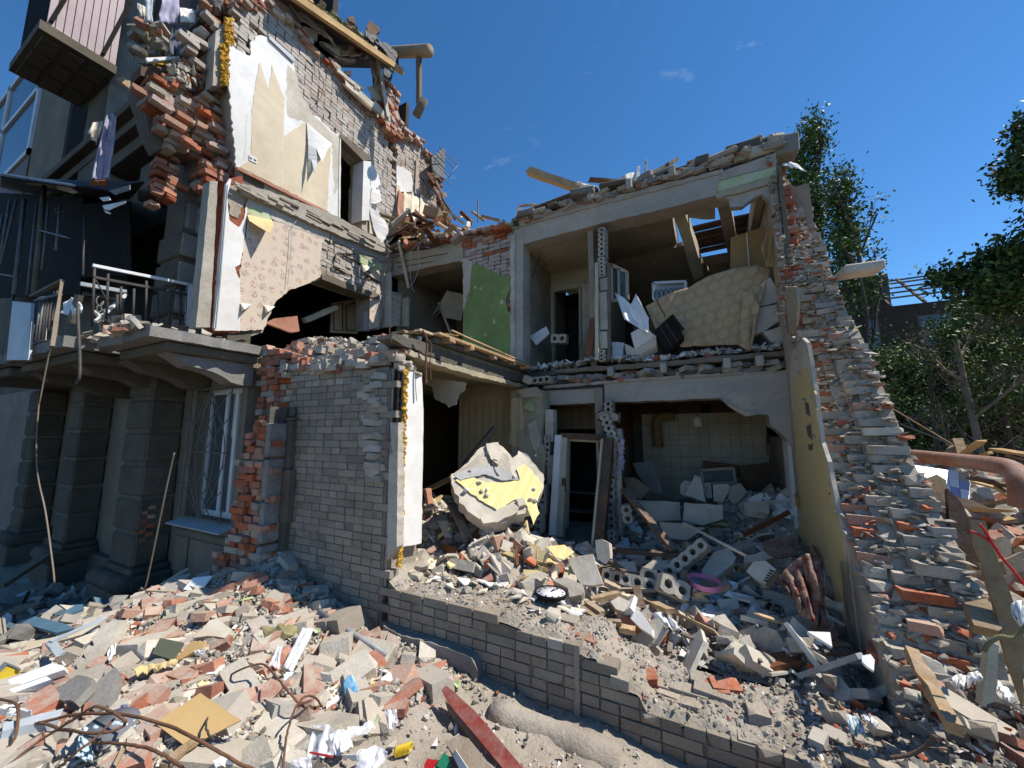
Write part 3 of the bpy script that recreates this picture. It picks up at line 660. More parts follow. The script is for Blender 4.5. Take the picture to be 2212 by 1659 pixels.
# concrete ring beam
prism('ring_beam', onX(XS+.09, 'A4', (255, -10), (560, 90), (840, 190), (1235, 400), (1245, 478), (800, 300), (450, 135), (258, 58)), X_, .16, 'concretelight', side, .014, .06)
for i in range(34):
    t = RN.random(); p = PX(S('A4', (255, 20))[0], XS+.09).lerp(PX(S('A4', (1240, 440))[0], XS+.09), t); box('beam_lump', p+Vector((U(-.02, .01), 0, U(-.06, .07))), (U(.03, .06), U(.1, .35), U(.015, .05)), RN.choice(['concretelight', 'mortar', 'woodgray']), side, Euler((U(-.08, .08), 0, 0)).to_matrix(), .008)
prism('lintel', onX(XS+.03, 'A4', (790, 605), (870, 632), (1180, 742), (1175, 775), (1060, 745), (870, 670), (792, 640)), X_, .3, 'woodgray', side, .004)
for a, b in (((850, 330), (840, 400)), ((880, 480), (870, 520)), ((900, 460), (1020, 520)), ((1020, 520), (1120, 600)), ((860, 560), (1000, 620)), ((930, 470), (1010, 470)), ((1090, 620), (1180, 660))):
    A, B = onX(XS+.012, 'A4', a, b); bar('crack', A, B, .02, .012, 'black', side, up=X_, rough=.01)
# upper doorway
jb = onX(XS+.03, 'A2', (1225, 1240), (1282, 1235), (1268, 1700), (1212, 1700)); prism('door_frame', jb, X_, .30, 'plaster', side, .002)
prism('door_frame', onX(XS+.02, 'A2', (1042, 1035), (1052, 1045), (1045, 1700), (1032, 1700)), X_, .2, 'plaster', side, .004)
prism('door_frame', onX(XS+.03, 'A2', (1045, 1030), (1285, 1212), (1282, 1245), (1225, 1240), (1047, 1060)), X_, .16, 'woodgray', side, .002)
# wallpaper bits right of the doorway
prism('plaster', onX(q, 'A2', (1282, 1245), (1330, 1330), (1360, 1420), (1290, 1480), (1300, 1560), (1380, 1700), (1275, 1700)), X_, .02, 'plaster', side, .008, .05)
prism('plaster', onX(q, 'A2', (1480, 1280), (1530, 1290), (1590, 1330), (1605, 1400), (1600, 1480), (1480, 1480)), X_, .02, 'plaster', side, .006)
prism('conduit', onX(q+.03, 'A2', (1632, 1230), (1650, 1230), (1650, 1500), (1622, 1500)), X_, .03, 'pinkbrick', side, .002)
P = [PX(p, XS+d) for p, d in zip(S('A4', (1130, 20), (1180, 40), (1195, 110), (1150, 130), (1160, 180), (1215, 240), (1240, 300), (1235, 385), (1215, 370), (1195, 400), (1160, 350), (1140, 300), (1110, 160)), (.02, .05, .12, .1, .06, .08, .12, .1, .12, .1, .06, .04, .03))]
prism('hanging_paper', P, X_, .005, 'plaster', side, .006, .05)
prism('wallpaper', onX(q+.006, 'A4', (1110, 50), (1150, 70), (1140, 340), (1112, 330)), X_, .006, 'beigepaper', side, .004)
prism('wallpaper', onX(q+.006, 'A4', (1295, 0), (1320, 10), (1330, 300), (1285, 290)), X_, .006, 'beigepaper', side, .004)
# four strips of paper that hang beyond the corner
for k, (xs, m_) in enumerate((((1310, 1345), 'salmon'), ((1345, 1395), 'beigepaper'), ((1400, 1450), 'paper'), ((1455, 1500), 'beigepaper'))):
    t0 = onX(XS+.03, 'A4', (xs[0], 30+k*12), ((xs[0]+xs[1])/2, 60+k*10), (xs[1], 60+k*10)); b0 = [PX(p, XS+.22+.05*k) for p in S('A4', (xs[0]-12, 285-k*18), ((xs[0]+xs[1])/2, 250), (xs[1]+10, 230))]
    drape('hanging_paper', t0, b0, m_, side, 10, 12, .05, 3, .004, X_, k+3)
tube('cable', spline(onX(XS+.05, 'A4', (628, 110), (624, 230), (590, 290), (582, 420), (570, 560), (560, 680)), 5), .005, 'greypvc', side, 5)
tube('cable', spline(onX(XS+.06, 'A2', (885, 440), (880, 540), (915, 620), (900, 740), (850, 800)), 5), .005, 'iron', side, 5)
tube('cable', spline(onX(XS+.06, 'A2', (1425, 1150), (1420, 1250), (1380, 1350), (1385, 1500)), 5), .005, 'greypvc', side, 5)
# reveal of the facade window next to the wallpaper
rv = onX(XS+.01, 'A4', (62, 970), (75, 700), (105, 380), (150, 50), (155, 150), (165, 240), (230, 290), (265, 230), (285, 120), (285, 200), (262, 420), (240, 540), (205, 560), (215, 600), (240, 650), (238, 990), (62, 985))
prism('plaster', rv, X_, .03, 'plaster', side, .005, .05)
rc = onX(XS-.006, 'A4', (60, 1000), (75, 700), (160, -40), (250, -60), (290, 60), (285, 200), (262, 420), (240, 640), (238, 1000)); prism('reveal_core', rc, X_, .3, 'redraw', side, .01)
prism('grey_plaster', onX(XS+.005, 'A4', (155, 0), (250, 10), (275, 80), (225, 230), (165, 200)), X_, .02, 'mortar', side, .02, .05)
prism('frame_profile', onX(XS+.06, 'A4', (62, 968), (92, 690), (145, 0), (168, -40), (180, -30), (150, 80), (120, 420), (85, 970)), X_, .05, 'whitepvc', side)
prism('frame_profile', onX(XS+.075, 'A4', (74, 968), (100, 690), (155, 0), (160, 0), (107, 690), (80, 968)), X_, .015, 'greypvc', side)
pk = [PX(p, XS+.06) for p in S('A4', (-60, 965), (35, 965), (88, -20), (35, -25))]
prism('concrete_post', pk, X_, .18, 'concretelight', side, .004, .1)

# rooms behind the side wall
def shell(name, par, x0, x1, y0, y1, z0, z1, mt, sides, th=.12, fm=None):
    if 'l' in sides: box('room_wall', (x0-th/2, (y0+y1)/2, (z0+z1)/2), (th, y1-y0+2*th, z1-z0), mt, par)
    if 'r' in sides: box('room_wall', (x1+th/2, (y0+y1)/2, (z0+z1)/2), (th, y1-y0+2*th, z1-z0), mt, par)
    if 'b' in sides: box('room_wall', ((x0+x1)/2, y1+th/2, (z0+z1)/2), (x1-x0, th, z1-z0), mt, par)
    if 'f' in sides: box('room_wall', ((x0+x1)/2, y0-th/2, (z0+z1)/2), (x1-x0, th, z1-z0), mt, par)
    if 'c' in sides: box('room_ceiling', ((x0+x1)/2, (y0+y1)/2, z1+th/2), (x1-x0+2*th, y1-y0+2*th, th), mt, par)
    if 'g' in sides: box('room_floor', ((x0+x1)/2, (y0+y1)/2, z0-th/2), (x1-x0+2*th, y1-y0+2*th, th), fm or mt, par)
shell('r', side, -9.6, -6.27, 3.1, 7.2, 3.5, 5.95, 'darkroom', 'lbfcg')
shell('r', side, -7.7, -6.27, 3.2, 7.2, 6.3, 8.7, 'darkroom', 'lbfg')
dcb = [PX(p, -6.9) for p in S('A4', (640, 1010), (655, 930), (690, 915), (850, 1010))]
dr = thing('cream_door', 'cream painted door leaning inside the ragged hole in the flowered wall', 'door', PX(S('A4', (940, 980))[0], -6.8))
dp = [PX(p, x) for p, x in zip(S('A4', (860, 800), (1030, 770), (1030, 1010), (850, 1000)), (-6.9, -6.6, -6.6, -6.9))]
prism('door_leaf', dp, X_, .04, 'woodcream', dr)
for a, b in ((870, 930), (955, 1020)):
    P = [PX(p, -6.62) for p in S('A4', (a, 815), (b, 800), (b, 985), (a, 985))]; 
    for i in range(4): bar('moulding', P[i], P[(i+1) % 4], .02, .02, 'brownboard', dr, up=X_)
bar('cream_plank', PX(S('A4', (670, 920))[0], -6.5), PX(S('A4', (885, 830))[0], -6.5), .1, .09, 'woodcream', None, up=X_, rough=.006); tag(bpy.data.objects['cream_plank'], 'cream plank lying slanted inside the ragged hole', 'plank')
o = prism('brown_board', onX(-6.1, 'A4', (405, 935), (470, 905), (625, 888), (640, 990), (580, 1000), (470, 960)), (1, -.3, .5), .03, 'salmon', None, .003); tag(o, 'reddish brown board lying at the mouth of the ragged hole', 'board')
o = bar('grey_post', PX(S('A4', (1090, 860))[0], -6.0), PX(S('A4', (1090, 990))[0], -6.0), .06, .1, 'greypvc', None, up=X_); tag(o, 'pale grey post stub at the right side of the ragged hole', 'post')
# ================================================================== TORN OPEN ROOMS (front plane Y = 5.9)
YB, XG = 5.9, .9
ruin = thing('ruined_apartment', 'two storeys of torn open rooms behind the low wall under a long grey concrete beam', 'apartment ruin', (-1, YB, .5))
R_ = ruin
prism('upper_beam', onY(YB, 'A5', (200, 692), (700, 560), (1550, 330), (1920, 200), (1925, 400), (1510, 492), (1200, 570), (700, 690), (165, 832), (160, 700)), -Y_, .34, 'beamgray', R_, .008, .12)
prism('paper_strip', onY(YB-.012, 'A5', (1560, 325), (1918, 203), (1922, 290), (1540, 388)), -Y_, .02, 'concretelight', R_, .006)
prism('paper_strip', onY(YB-.014, 'A5', (1536, 395), (1920, 292), (1926, 352), (1520, 462)), -Y_, .02, 'greenwhite', R_, .006)
prism('paper_strip', onY(YB-.016, 'A5', (1520, 465), (1926, 355), (1928, 398), (1515, 512)), -Y_, .02, 'creamplaster', R_, .008)
prism('broken_plaster', onY(YB+.02, 'A5', (1515, 500), (1928, 385), (1945, 480), (1880, 530), (1825, 480), (1750, 520), (1690, 565), (1615, 570), (1600, 512)), -Y_, .10, 'beamgray', R_, .012)
box('beam_end_block', (1.12, 6.12, 6.30), (.30, .4, .27), 'concrete', R_, Euler((0, .03, .1)).to_matrix(), .015)
prism('beam_edge', onY(YB-.02, 'A5', (180, 660), (1560, 310), (1565, 335), (190, 700)), -Y_, .02, 'beamtan', R_, .012, .08)
# roof slab, ribs, debris on the roof
for x0, x1, y1 in ((-2.95, -.35, 9.6),): box('roof_slab', ((x0+x1)/2, (YB+.36+y1)/2, 5.98), (x1-x0, y1-YB-.36, .30), 'roomgray', R_)
box('roof_slab', (.32, 9.1, 5.95), (1.3, 1.0, .2), 'roomgray', R_)
bar('ceiling_rib', onY(6.25, 'A5', (1265, 560))[0], Vector((-.02, 7.6, 5.35)), .16, .3, 'beamtan', R_, rough=.012)
bar('ceiling_rib', onY(6.25, 'A5', (1560, 500))[0]+Z_*.06, Vector((.62, 8.4, 5.85)), .17, .26, 'concretelight', R_, rough=.012)
bar('ceiling_rib', Vector((.83, 6.2, 5.85)), Vector((.85, 9, 5.85)), .12, .26, 'concretelight', R_, rough=.01)
prism('ceiling_panel', onY(6.5, 'A5', (1300, 545), (1510, 520), (1510, 650), (1420, 652), (1310, 640)), (0, -.8, -.5), .08, 'roomcream', R_, .008)
for i in range(5): bar('roof_plank', Vector((-.3+U(-.05, .05), 7.5+i*.24, 6.12+U(-.02, .04))), Vector((1.0, 7.45+i*.25, 6.14)), .2, .03, 'wooddark', R_, rough=.005)
bar('roof_plank', Vector((-.3, 8.9, 6.05)), Vector((1.0, 8.8, 6.1)), .14, .06, 'wood', R_, rough=.006)
def rooftop(x, y):
    v = Vector((x, y, 4.)); return 6.20+.10*(x+3)/4+.05*noise.noise(v*2)+.05*noise.noise(v*6)+.02*noise.noise(v*17)-.05*max(0, YB+.2-y)
relief('roof_rubble', rooftop, -2.95, -.35, YB-.0, 9.5, .05, 'dust', R_)
relief('roof_rubble', rooftop, -.35, 1.1, YB-.0, YB+.5, .04, 'dust', R_)
bag = Bag()
for i in range(260):
    x = U(-2.9, 1.05); y = YB+abs(RN.gauss(0, .16)); bag.add(RN.choice(['rough', 'half', 'rock', 'rock']), Matrix.Translation((x, y-.03, 6.16+.09*(x+3)/4+abs(RN.gauss(0, .06)))) @ rotm(U(-.3, .3), U(-.3, .3), U(-.6, .6)) @ (Matrix.Scale(1, 4)), RN.choice(['silicate', 'mortar', 'concrete', 'red', 'concretelight']))
bag.L = [(k, i, (M if k != 'rock' else M @ Matrix.Diagonal((U(.12, .4), .15, .12, 1))), m) for k, i, M, m in bag.L]
bag.out('roof_debris', R_, 120, massname='roof_crumbs')
for i in range(15):
    t = i/14; x = -2.7+3.6*t; box('roof_chunk', (x, YB+U(0, .15), 6.27+.13*t+U(-.02, .05)), (U(.15, .5), U(.2, .4), U(.06, .13)), RN.choice(['concrete', 'mortar', 'slabdirty', 'slabdirty', 'concrete']), R_, Euler((U(-.2, .2), U(-.12, .12)-.02, U(-.2, .2))).to_matrix(), .02)
for k in ((655, 480, 690, 530), (915, 400, 950, 460), (1205, 320, 1235, 370)):
    p = PY(S('A5', ((k[0]+k[2])/2, (k[1]+k[3])/2))[0], YB-.03); box('rib_end', p, (.09, .2, .17), 'concretelight', R_, None, .012)
box('roof_chunk', onY(YB+.1, 'A5', (1810, 210))[0], (.35, .3, .16), 'concretelight', R_, Euler((.1, -.15, .2)).to_matrix(), .03)
box('roof_chunk', onY(YB+.1, 'A5', (1900, 140))[0], (.25, .25, .2), 'concretelight', R_, Euler((.3, -.15, .5)).to_matrix(), .04)
box('roof_chunk', onY(YB+.1, 'A5', (1680, 200))[0], (.55, .3, .14), 'slabdirty', R_, Euler((.1, -.25, .1)).to_matrix(), .03)
box('roof_chunk', onY(YB+.1, 'A5', (480, 560))[0]+Z_*.05, (1.3, .3, .07), 'slabdirty', R_, Euler((.1, -.05, .02)).to_matrix(), .02)
box('roof_chunk', onY(YB-.02, 'A5', (420, 540))[0]+Z_*.02, (1.2, .1, .06), 'wooddark', R_, Euler((.1, -.10, .02)).to_matrix(), .01)
def roofthing(name, a, b, w, h, m, label, cat='plank', Y=YB+.1):
    tag(bar(name, PY(S('A5', a)[0], Y), PY(S('A5', b)[0], Y+.25), w, h, m, None, rough=.006), label, cat)
roofthing('roof_timber', (250, 325), (600, 450), .13, .12, 'wood', 'long pale timber pointing up left from the roof edge')
roofthing('white_board', (575, 405), (710, 440), .05, .03, 'whitepvc', 'thin white strip lying on the roof edge beside the long timber', 'board')
roofthing('white_block', (890, 385), (965, 365), .12, .12, 'plaster', 'small white block standing on the roof edge', 'block')
roofthing('metal_rod', (990, 375), (992, 305), .05, .05, 'greypvc', 'short grey post standing up on the roof edge', 'rod')
roofthing('metal_rod', (1040, 340), (1043, 255), .03, .03, 'ironpale', 'thin upright metal rod on the roof edge', 'rod')
roofthing('bent_rod', (1000, 365), (1105, 320), .03, .03, 'ironpale', 'short crossed metal rod beside the upright rod on the roof', 'rod')
roofthing('driftwood', (1050, 365), (1190, 280), .045, .045, 'woodgray', 'bent grey stick with a dark burnt tip on the roof', 'stick')
roofthing('burnt_tip', (1185, 283), (1250, 250), .06, .05, 'wooddark', 'dark charred stub at the end of the grey stick', 'stick')
roofthing('brown_board', (660, 385), (890, 400), .1, .03, 'brownboard', 'flat reddish brown board lying along the roof edge', 'board')
roofthing('brown_board', (1320, 275), (1530, 230), .1, .03, 'brownboard', 'brown board on the roof nearer the gable', 'board')
roofthing('broken_batten', (165, 650), (190, 560), .03, .03, 'wood', 'short standing batten at the left end of the roof', 'batten')
roofthing('broken_batten', (185, 562), (300, 552), .04, .03, 'wood', 'short level batten at the left end of the roof', 'batten')
tag(bar('metal_rod', PY((1033, 480), 6.1), PY((1032, 430), 6.1), .02, .02, 'ironpale'), 'thin rod standing on the rubble between the two walls', 'rod')
# left bay: beam and brick pier with green paint
prism('upper_beam', onY(YB, 'A4', (1240, 470), (1500, 440), (1740, 380), (1742, 512), (1500, 560), (1262, 622), (1255, 560)), -Y_, .3, 'beamtan', R_, .008, .1)
for p0, p1 in (((1290, 530), (1640, 465)), ((1300, 560), (1540, 520))): A, B = onY(YB-.004, 'A4', p0, p1); bar('crack', A, B, .012, .01, 'wooddark', R_, up=Y_, rough=.004)
gw = onY(YB-.03, 'A4', (1740, 330), (1870, 330), (2075, 300), (2078, 1215), (1900, 1215), (1736, 1215))
prism('wall_body', [p+Y_*.06 for p in gw], -Y_, .3, 'mortar', R_)
bag = Bag(); masonry(bag, onY(YB-.015, 'A4', (1745, 380), (2075, 320), (2070, 700), (1990, 640), (1850, 600), (1745, 540)), -Y_, lambda u, z: 'redraw' if (z > 5.9 and RN.random() < .6) or RN.random() < .06 else RN.choice(['pinkbrick', 'limebrick']), jit=.014, kinds=('whole', 'rough'), tilt=.03)
masonry(bag, onY(YB+.02, 'A4', (2020, 700), (2078, 700), (2078, 900), (2030, 900)), -Y_, 'redraw', jit=.02, kinds=('rough',), tilt=.05)
bag.out('brick', R_)
prism('green_wall_paint', onY(YB-.035, 'A4', (1745, 860), (1790, 700), (1800, 560), (1830, 530), (1900, 570), (1990, 610), (2060, 620), (2062, 700), (2030, 780), (2040, 850), (2062, 870), (2062, 1215), (1736, 1215)), -Y_, .03, 'greenpaint', R_, .006, .05)
for _ in range(16):
    c = (U(1770, 2040), U(640, 1180)); r_ = U(5, 17); prism('chipped_spot', onY(YB-.037, 'A4', *[(c[0]+r_*U(.5, 1.2)*math.cos(a), c[1]+r_*U(.5, 1.5)*math.sin(a)) for a in (0, 1, 2, 3, 4, 5)]), -Y_, .006, RN.choice(['plasterdirty', 'greenwhite', 'mortar']), R_)
prism('plaster', onY(YB-.03, 'A4', (1740, 500), (1800, 520), (1795, 700), (1785, 820), (1745, 870)), -Y_, .03, 'plasterdirty', R_, .012, .05)
prism('plaster', onY(YB-.04, 'A4', (2062, 350), (2090, 330), (2092, 1215), (2062, 1215)), -Y_, .04, 'plasterdirty', R_, .012, .06)
prism('wall_end', onY(YB-.01, 'A4', (2088, 300), (2150, 300), (2145, 1260), (2078, 1220)), -Y_, .3, 'beamgray', R_, .008, .06)
for i in range(60): 
    t = RN.random(); p = onY(YB+U(-.02, .3), 'A4', (1260, 450))[0].lerp(onY(YB, 'A4', (2080, 310))[0], t)
    box('roof_chunk', p+Z_*U(-.03, .10), (U(.1, .4), U(.1, .3), U(.03, .1)), RN.choice(['concretelight', 'mortar', 'redraw', 'woodgray', 'concrete', 'pinkbrick']), R_, Euler((U(-.3, .3), U(-.3, .3), U(-.4, .4))).to_matrix(), .012)
box('roof_slab', (-4.4, 6.9, 6.02), (2.95, 1.9, .22), 'roomgray', R_)
def lroof(x, y): v = Vector((x, y, 1.)); return 6.16+.10*noise.noise(v*2)+.07*noise.noise(v*6)+.03*noise.noise(v*15)+.12*max(0, 1-abs(x+5.4)/.8)
relief('roof_rubble', lroof, -5.86, -2.9, YB-.05, 7.9, .05, 'dust', R_)
shell('l', R_, -5.87, -2.95, YB+.32, 8.2, 3.45, 5.9, 'roomgray', 'lbrgc', .1, 'slabdirty')
prism('flowered_wallpaper', onY(YB-.2, 'A4', (1188, 620), (1250, 590), (1255, 960), (1180, 970)), -Y_, .05, 'plasterdirty', R_, .006)
prism('flowered_wallpaper', onX(XS+.012, 'A4', (1262, 720), (1335, 740), (1325, 960), (1255, 960)), X_, .02, 'floral', R_, .01)
prism('door_edge', onY(6.1, 'A4', (1332, 770), (1372, 760), (1370, 960), (1328, 960)), -Y_, .05, 'woodcream', R_)
t = bar('cream_batten', onY(YB-.1, 'A4', (1308, 380))[0], onY(YB-.05, 'A4', (1378, 700))[0], .055, .04, 'woodcream', None, up=Y_); tag(t, 'cream batten hanging from the beam beside the flowered wall', 'batten')
t = bar('pale_batten', onY(7.0, 'A4', (1580, 800))[0], onY(6.8, 'A4', (1690, 1080))[0], .05, .04, 'woodcream', None, up=Y_); tag(t, 'pale batten leaning in the dark room left of the green wall', 'batten')
for i in range(7):
    A = onY(7.2+U(-.5, .5), 'A4', (U(1380, 1700), U(700, 1000)))[0]; o = box('dim_debris', A, (U(.2, .5), .03, U(.2, .6)), RN.choice(['plasterdirty', 'roomgray', 'roomcream']), R_, Euler((U(-1, 1), U(-1, 1), U(-1, 1))).to_matrix())
for pts in (((1390, 460), (1385, 560), (1400, 700), (1420, 725)), ((1480, 370), (1440, 430), (1445, 560), (1400, 680)), ((1500, 365), (1440, 400), (1370, 480))):
    tube('cable', spline(onY(YB-.12, 'A4', *pts), 6), .006, 'greypvc', R_, 5)
# ---- floor slab of the upper storey and its timber edge
slab = thing('floor_slab', 'surviving strip of floor over the left ground room with its splintered plank edge', 'floor slab', (-3, 4.5, 3.3))
box('slab_body', (-4.3, 4.62, 3.325), (3.12, 2.6, .16), 'creamplaster', slab)
box('slab_body', (-4.25, 4.60, 3.43), (3.2, 2.56, .05), 'slabdirty', slab)
prism('slab_edge', onX(-2.70, 'A4', (1260, 1040), (1370, 1100), (1700, 1230), (2000, 1310), (2170, 1345), (2170, 1290), (2000, 1245), (1700, 1150), (1400, 1040), (1270, 1010)), X_, .2, 'slabdirty', slab, .015, .06)
prism('slab_edge', onX(-2.68, 'A4', (1380, 1150), (1500, 1195), (1800, 1290), (2150, 1370), (2150, 1350), (1800, 1255), (1500, 1165), (1390, 1115)), X_, .2, 'creamplaster', slab, .008, .06)
for i in range(8):
    y0 = 2.95+i*.02; x = -2.62-.1*i; ya, yb = 3.1+U(-.1, .15), 5.95+U(-.15, .1)
    if i == 0: ya, yb = 3.3, 5.75
    if i in (1, 3): 
        ym = U(4, 5); bar('plank', (x, ya, 3.49), (x+U(-.03, .03), ym, 3.485), .09, .028, 'wood', slab, rough=.005); bar('plank', (x, ym+.05, 3.49), (x, yb, 3.485), .09, .028, 'wood', slab, rough=.005)
    else: bar('plank', (x, ya, 3.49), (x+U(-.03, .03), yb, 3.485+U(-.01, .02)), .09, .028, 'wood', slab, rough=.004)
for y in (3.5, 4.0, 4.5, 5.1, 5.6): bar('joist', (-3.5, y, 3.445), (-2.52+U(-.06, .03), y+U(-.1, .1), 3.445), .09, .055, 'wood', slab, rough=.006)
for k in range(9): bar('splinter', (-2.6+U(-.2, .05), 3.2+U(0, 2.6), 3.52), (-2.6+U(-.5, .1), 3.2+U(0, 2.6), 3.56), .02, .012, 'wood', slab, rough=.003)
def sl(x, y): return 3.50+.04*noise.noise(Vector((x, y, 0))*4)
bag = Bag(); strew(bag, sl, 260, lambda: (U(-5.7, -2.7), U(3.2, 5.8)), [(4, 'rock', 'grav'), (2, 'shard', 'plaster'), (1, 'rock', 'red')], (.03, .14)); bag.out('rubble', slab, 0, massname='crumbs')
bar('hollow_post', PX(S('A4', (1337, 1130))[0], -2.8), PX(S('A4', (1340, 1085))[0], -2.8), .04, .04, 'paper', slab)
tube('rusty_wire', spline(onX(-2.6, 'A4', (1470, 985), (1500, 1060), (1492, 1200), (1495, 1350)), 6), .012, 'rust', slab, 6)
tube('rusty_wire', spline(onX(-2.58, 'A4', (1510, 1050), (1530, 1090), (1520, 1200), (1528, 1320)), 6), .006, 'rust', slab, 5)
tube('rusty_wire', spline(onX(-2.58, 'A4', (1250, 950), (1248, 1020), (1262, 1075)), 6), .006, 'rust', slab, 5)
cz = [PY(p, 4.1) for p in S('B2', (1200, 380), (1240, 335), (1490, 372), (1470, 430), (1440, 450), (1420, 520), (1370, 540), (1340, 510), (1275, 480), (1255, 400))]
prism('hanging_plaster', cz, (.2, -1, -.2), .015, 'plasterdirty', slab, .008, .04)
# ---- ground floor, left room
prism('striped_wallpaper', [Vector((-4.12, YB, .4)), Vector((-2.4, YB, .4)), Vector((-2.4, YB, 3.24)), Vector((-4.12, YB, 3.24))], -Y_, .2, 'stripepaper', R_, .0)
prism('cream_frieze', [Vector((-4.12, YB-.006, 3.0)), Vector((-2.7, YB-.006, 3.0)), Vector((-2.7, YB-.006, 3.24)), Vector((-4.12, YB-.006, 3.24))], -Y_, .006, 'roomcream', R_, .004)
box('striped_wall', (-5.6, 8.5, 1.8), (4, .1, 3.2), 'stripebrown', R_); box('room_wall', (XS-.06, 6.2, 1.8), (.1, 6.0, 3.2), 'stripebrown', R_)
box('room_ceiling', (-4.6, 7.3, 3.31), (3.4, 2.6, .1), 'roomcream', R_)
box('door_leaf', (-5.6, 8.42, 1.35), (.8, .04, 2.0), 'wooddark', R_)
# pier between the left room and the doorway
prism('torn_pier', onY(5.62, 'B2', (1785, 430), (1900, 400), (2000, 420), (2010, 560), (1990, 700), (2020, 900), (1990, 1100), (1975, 1300), (1850, 1400), (1800, 1400)), -Y_, .25, 'creamplaster', R_, .02, .08)
for c in (((1830, 420), (1960, 400), (1990, 430), (1975, 470), (1860, 470)), ((1870, 540), (1910, 480), (1950, 540), (1930, 570)), ((1900, 650), (1960, 620), (1990, 760), (1960, 850), (1915, 740)), ((1830, 700), (1880, 690), (1900, 900), (1850, 880))):
    prism('plaster_piece', onY(5.58, 'B2', *c), (U(-.2, .3), -1, U(-.2, .2)), .04, RN.choice(['plasterdirty', 'creamplaster', 'greenwhite', 'roomcream']), R_, .01)
prism('wallpaper', onY(5.60, 'B2', (1788, 480), (1860, 470), (1880, 620), (1870, 800), (1800, 800), (1775, 780), (1785, 700)), -Y_, .01, 'stripepaper', R_, .008)
def holed(par, c, w, h, n, mt='concretelight', d=.16, rot=None, name='hollow_block', vertical=True, rr=.30):
    """a hollow partition block: a row of real round holes through its face"""
    bm = bmesh.new(); cells = n; s = 12
    L, T_ = (h, w) if vertical else (w, h); cell = L/cells; r = min(cell, T_)*rr
    for i in range(cells):
        cy = -L/2+cell*(i+.5); ring = []
        for k in range(s):
            a = 2*math.pi*(k+.5)/s; x, y = math.cos(a), math.sin(a); q = max(abs(x)/(T_/2), abs(y)/(cell/2)); ox, oy = x/q, y/q
            ring.append(((x*r, y*r+cy), (ox, oy+cy)))
        for y0 in (0,):
            V = [[bm.verts.new((a[0][0], 0, a[0][1])) for a in ring], [bm.verts.new((a[1][0], 0, a[1][1])) for a in ring], [bm.verts.new((a[0][0], d*.8, a[0][1])) for a in ring]]
            for k in range(s):
                j = (k+1) % s; bm.faces.new((V[0][k], V[0][j], V[1][j], V[1][k])); bm.faces.new((V[0][j], V[0][k], V[2][k], V[2][j]))
            bm.faces.new(V[2])
    x, z = T_/2, L/2
    B = [bm.verts.new(v) for v in ((-x, 0, -z), (x, 0, -z), (x, 0, z), (-x, 0, z), (-x, d, -z), (x, d, -z), (x, d, z), (-x, d, z))]
    for f in ((0, 1, 5, 4), (1, 2, 6, 5), (2, 3, 7, 6), (3, 0, 4, 7), (4, 5, 6, 7)): bm.faces.new([B[i] for i in f])
    if not vertical: bmesh.ops.transform(bm, matrix=Matrix.Rotation(math.pi/2, 4, 'Y'), verts=bm.verts)
    bmesh.ops.recalc_face_normals(bm, faces=bm.faces[:])
    for v in bm.verts: v.co += Vector((U(-1, 1), U(-1, 1)*.5, U(-1, 1)))*.003
    M = Matrix.Translation(c) @ (rot.to_4x4() if rot is not None else Matrix()); bmesh.ops.transform(bm, matrix=M, verts=bm.verts)
    me = bpy.data.meshes.new(name); bm.to_mesh(me); bm.free(); return link(name, me, par, mt)
def hb(par, k, p, w, h, n, Y, ang=0, mt='concretelight', vertical=True, d=.16, yaw=0, rr=.3):
    return holed(par, PY(S(k, p)[0], Y), w, h, n, mt, d, Euler((0, ang, yaw)).to_matrix(), vertical=vertical, rr=rr)
hb(R_, 'B3', (375, 825), .10, .46, 5, 5.66); hb(R_, 'B3', (342, 1160), .11, .42, 4, 5.5); hb(R_, 'B3', (315, 1290), .11, .42, 4, 5.4, .05)
hb(R_, 'B3', (390, 660), .14, .5, 1, 5.7, 0, 'plasterdirty', rr=.01); hb(R_, 'B3', (400, 960), .12, .6, 1, 5.66, .03, 'concretelight', rr=.01)
# door frame, leaning
dfm = thing('door_frame', 'cream and brown wooden door frame standing askew between the ground floor rooms', 'door frame', onY(5.75, 'B3', (560, 1400))[0])
def jam(a, b, w, h, m, Y0=5.7, Y1=5.7): return bar('jamb', onY(Y0, 'B3', a)[0], onY(Y1, 'B3', b)[0], w, h, m, dfm, up=Y_, rough=.002)
jam((452, 725), (412, 1400), .10, .05, 'whitepvc', 5.6, 5.5); jam((490, 740), (455, 1405), .14, .12, 'woodcream', 5.68, 5.6); jam((512, 745), (500, 1350), .04, .2, 'woodcream', 5.8, 5.8)
jam((470, 730), (775, 742), .09, .14, 'wooddark'); jam((480, 752), (760, 765), .05, .1, 'woodcream', 5.74, 5.74)
jam((785, 745), (720, 1450), .17, .13, 'wooddark', 5.66, 5.3); jam((752, 760), (685, 1500), .03, .14, 'woodcream', 5.6, 5.25); jam((715, 770), (735, 1000), .03, .04, 'woodcream', 5.8, 5.8)
box('rusty_lock', onY(5.6, 'B3', (488, 1060))[0], (.05, .04, .2), 'rust', dfm)
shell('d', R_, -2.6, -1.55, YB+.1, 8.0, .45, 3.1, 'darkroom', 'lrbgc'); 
box('shelf', (-2.1, 7.3, 1.3), (.8, .3, .03), 'roomgray', R_); box('shelf', (-2.1, 7.3, .95), (.8, .3, .03), 'roomgray', R_); box('transom_wall', (-2.05, 6.7, 2.85), (1.1, .05, .75), 'stripebrown', R_)
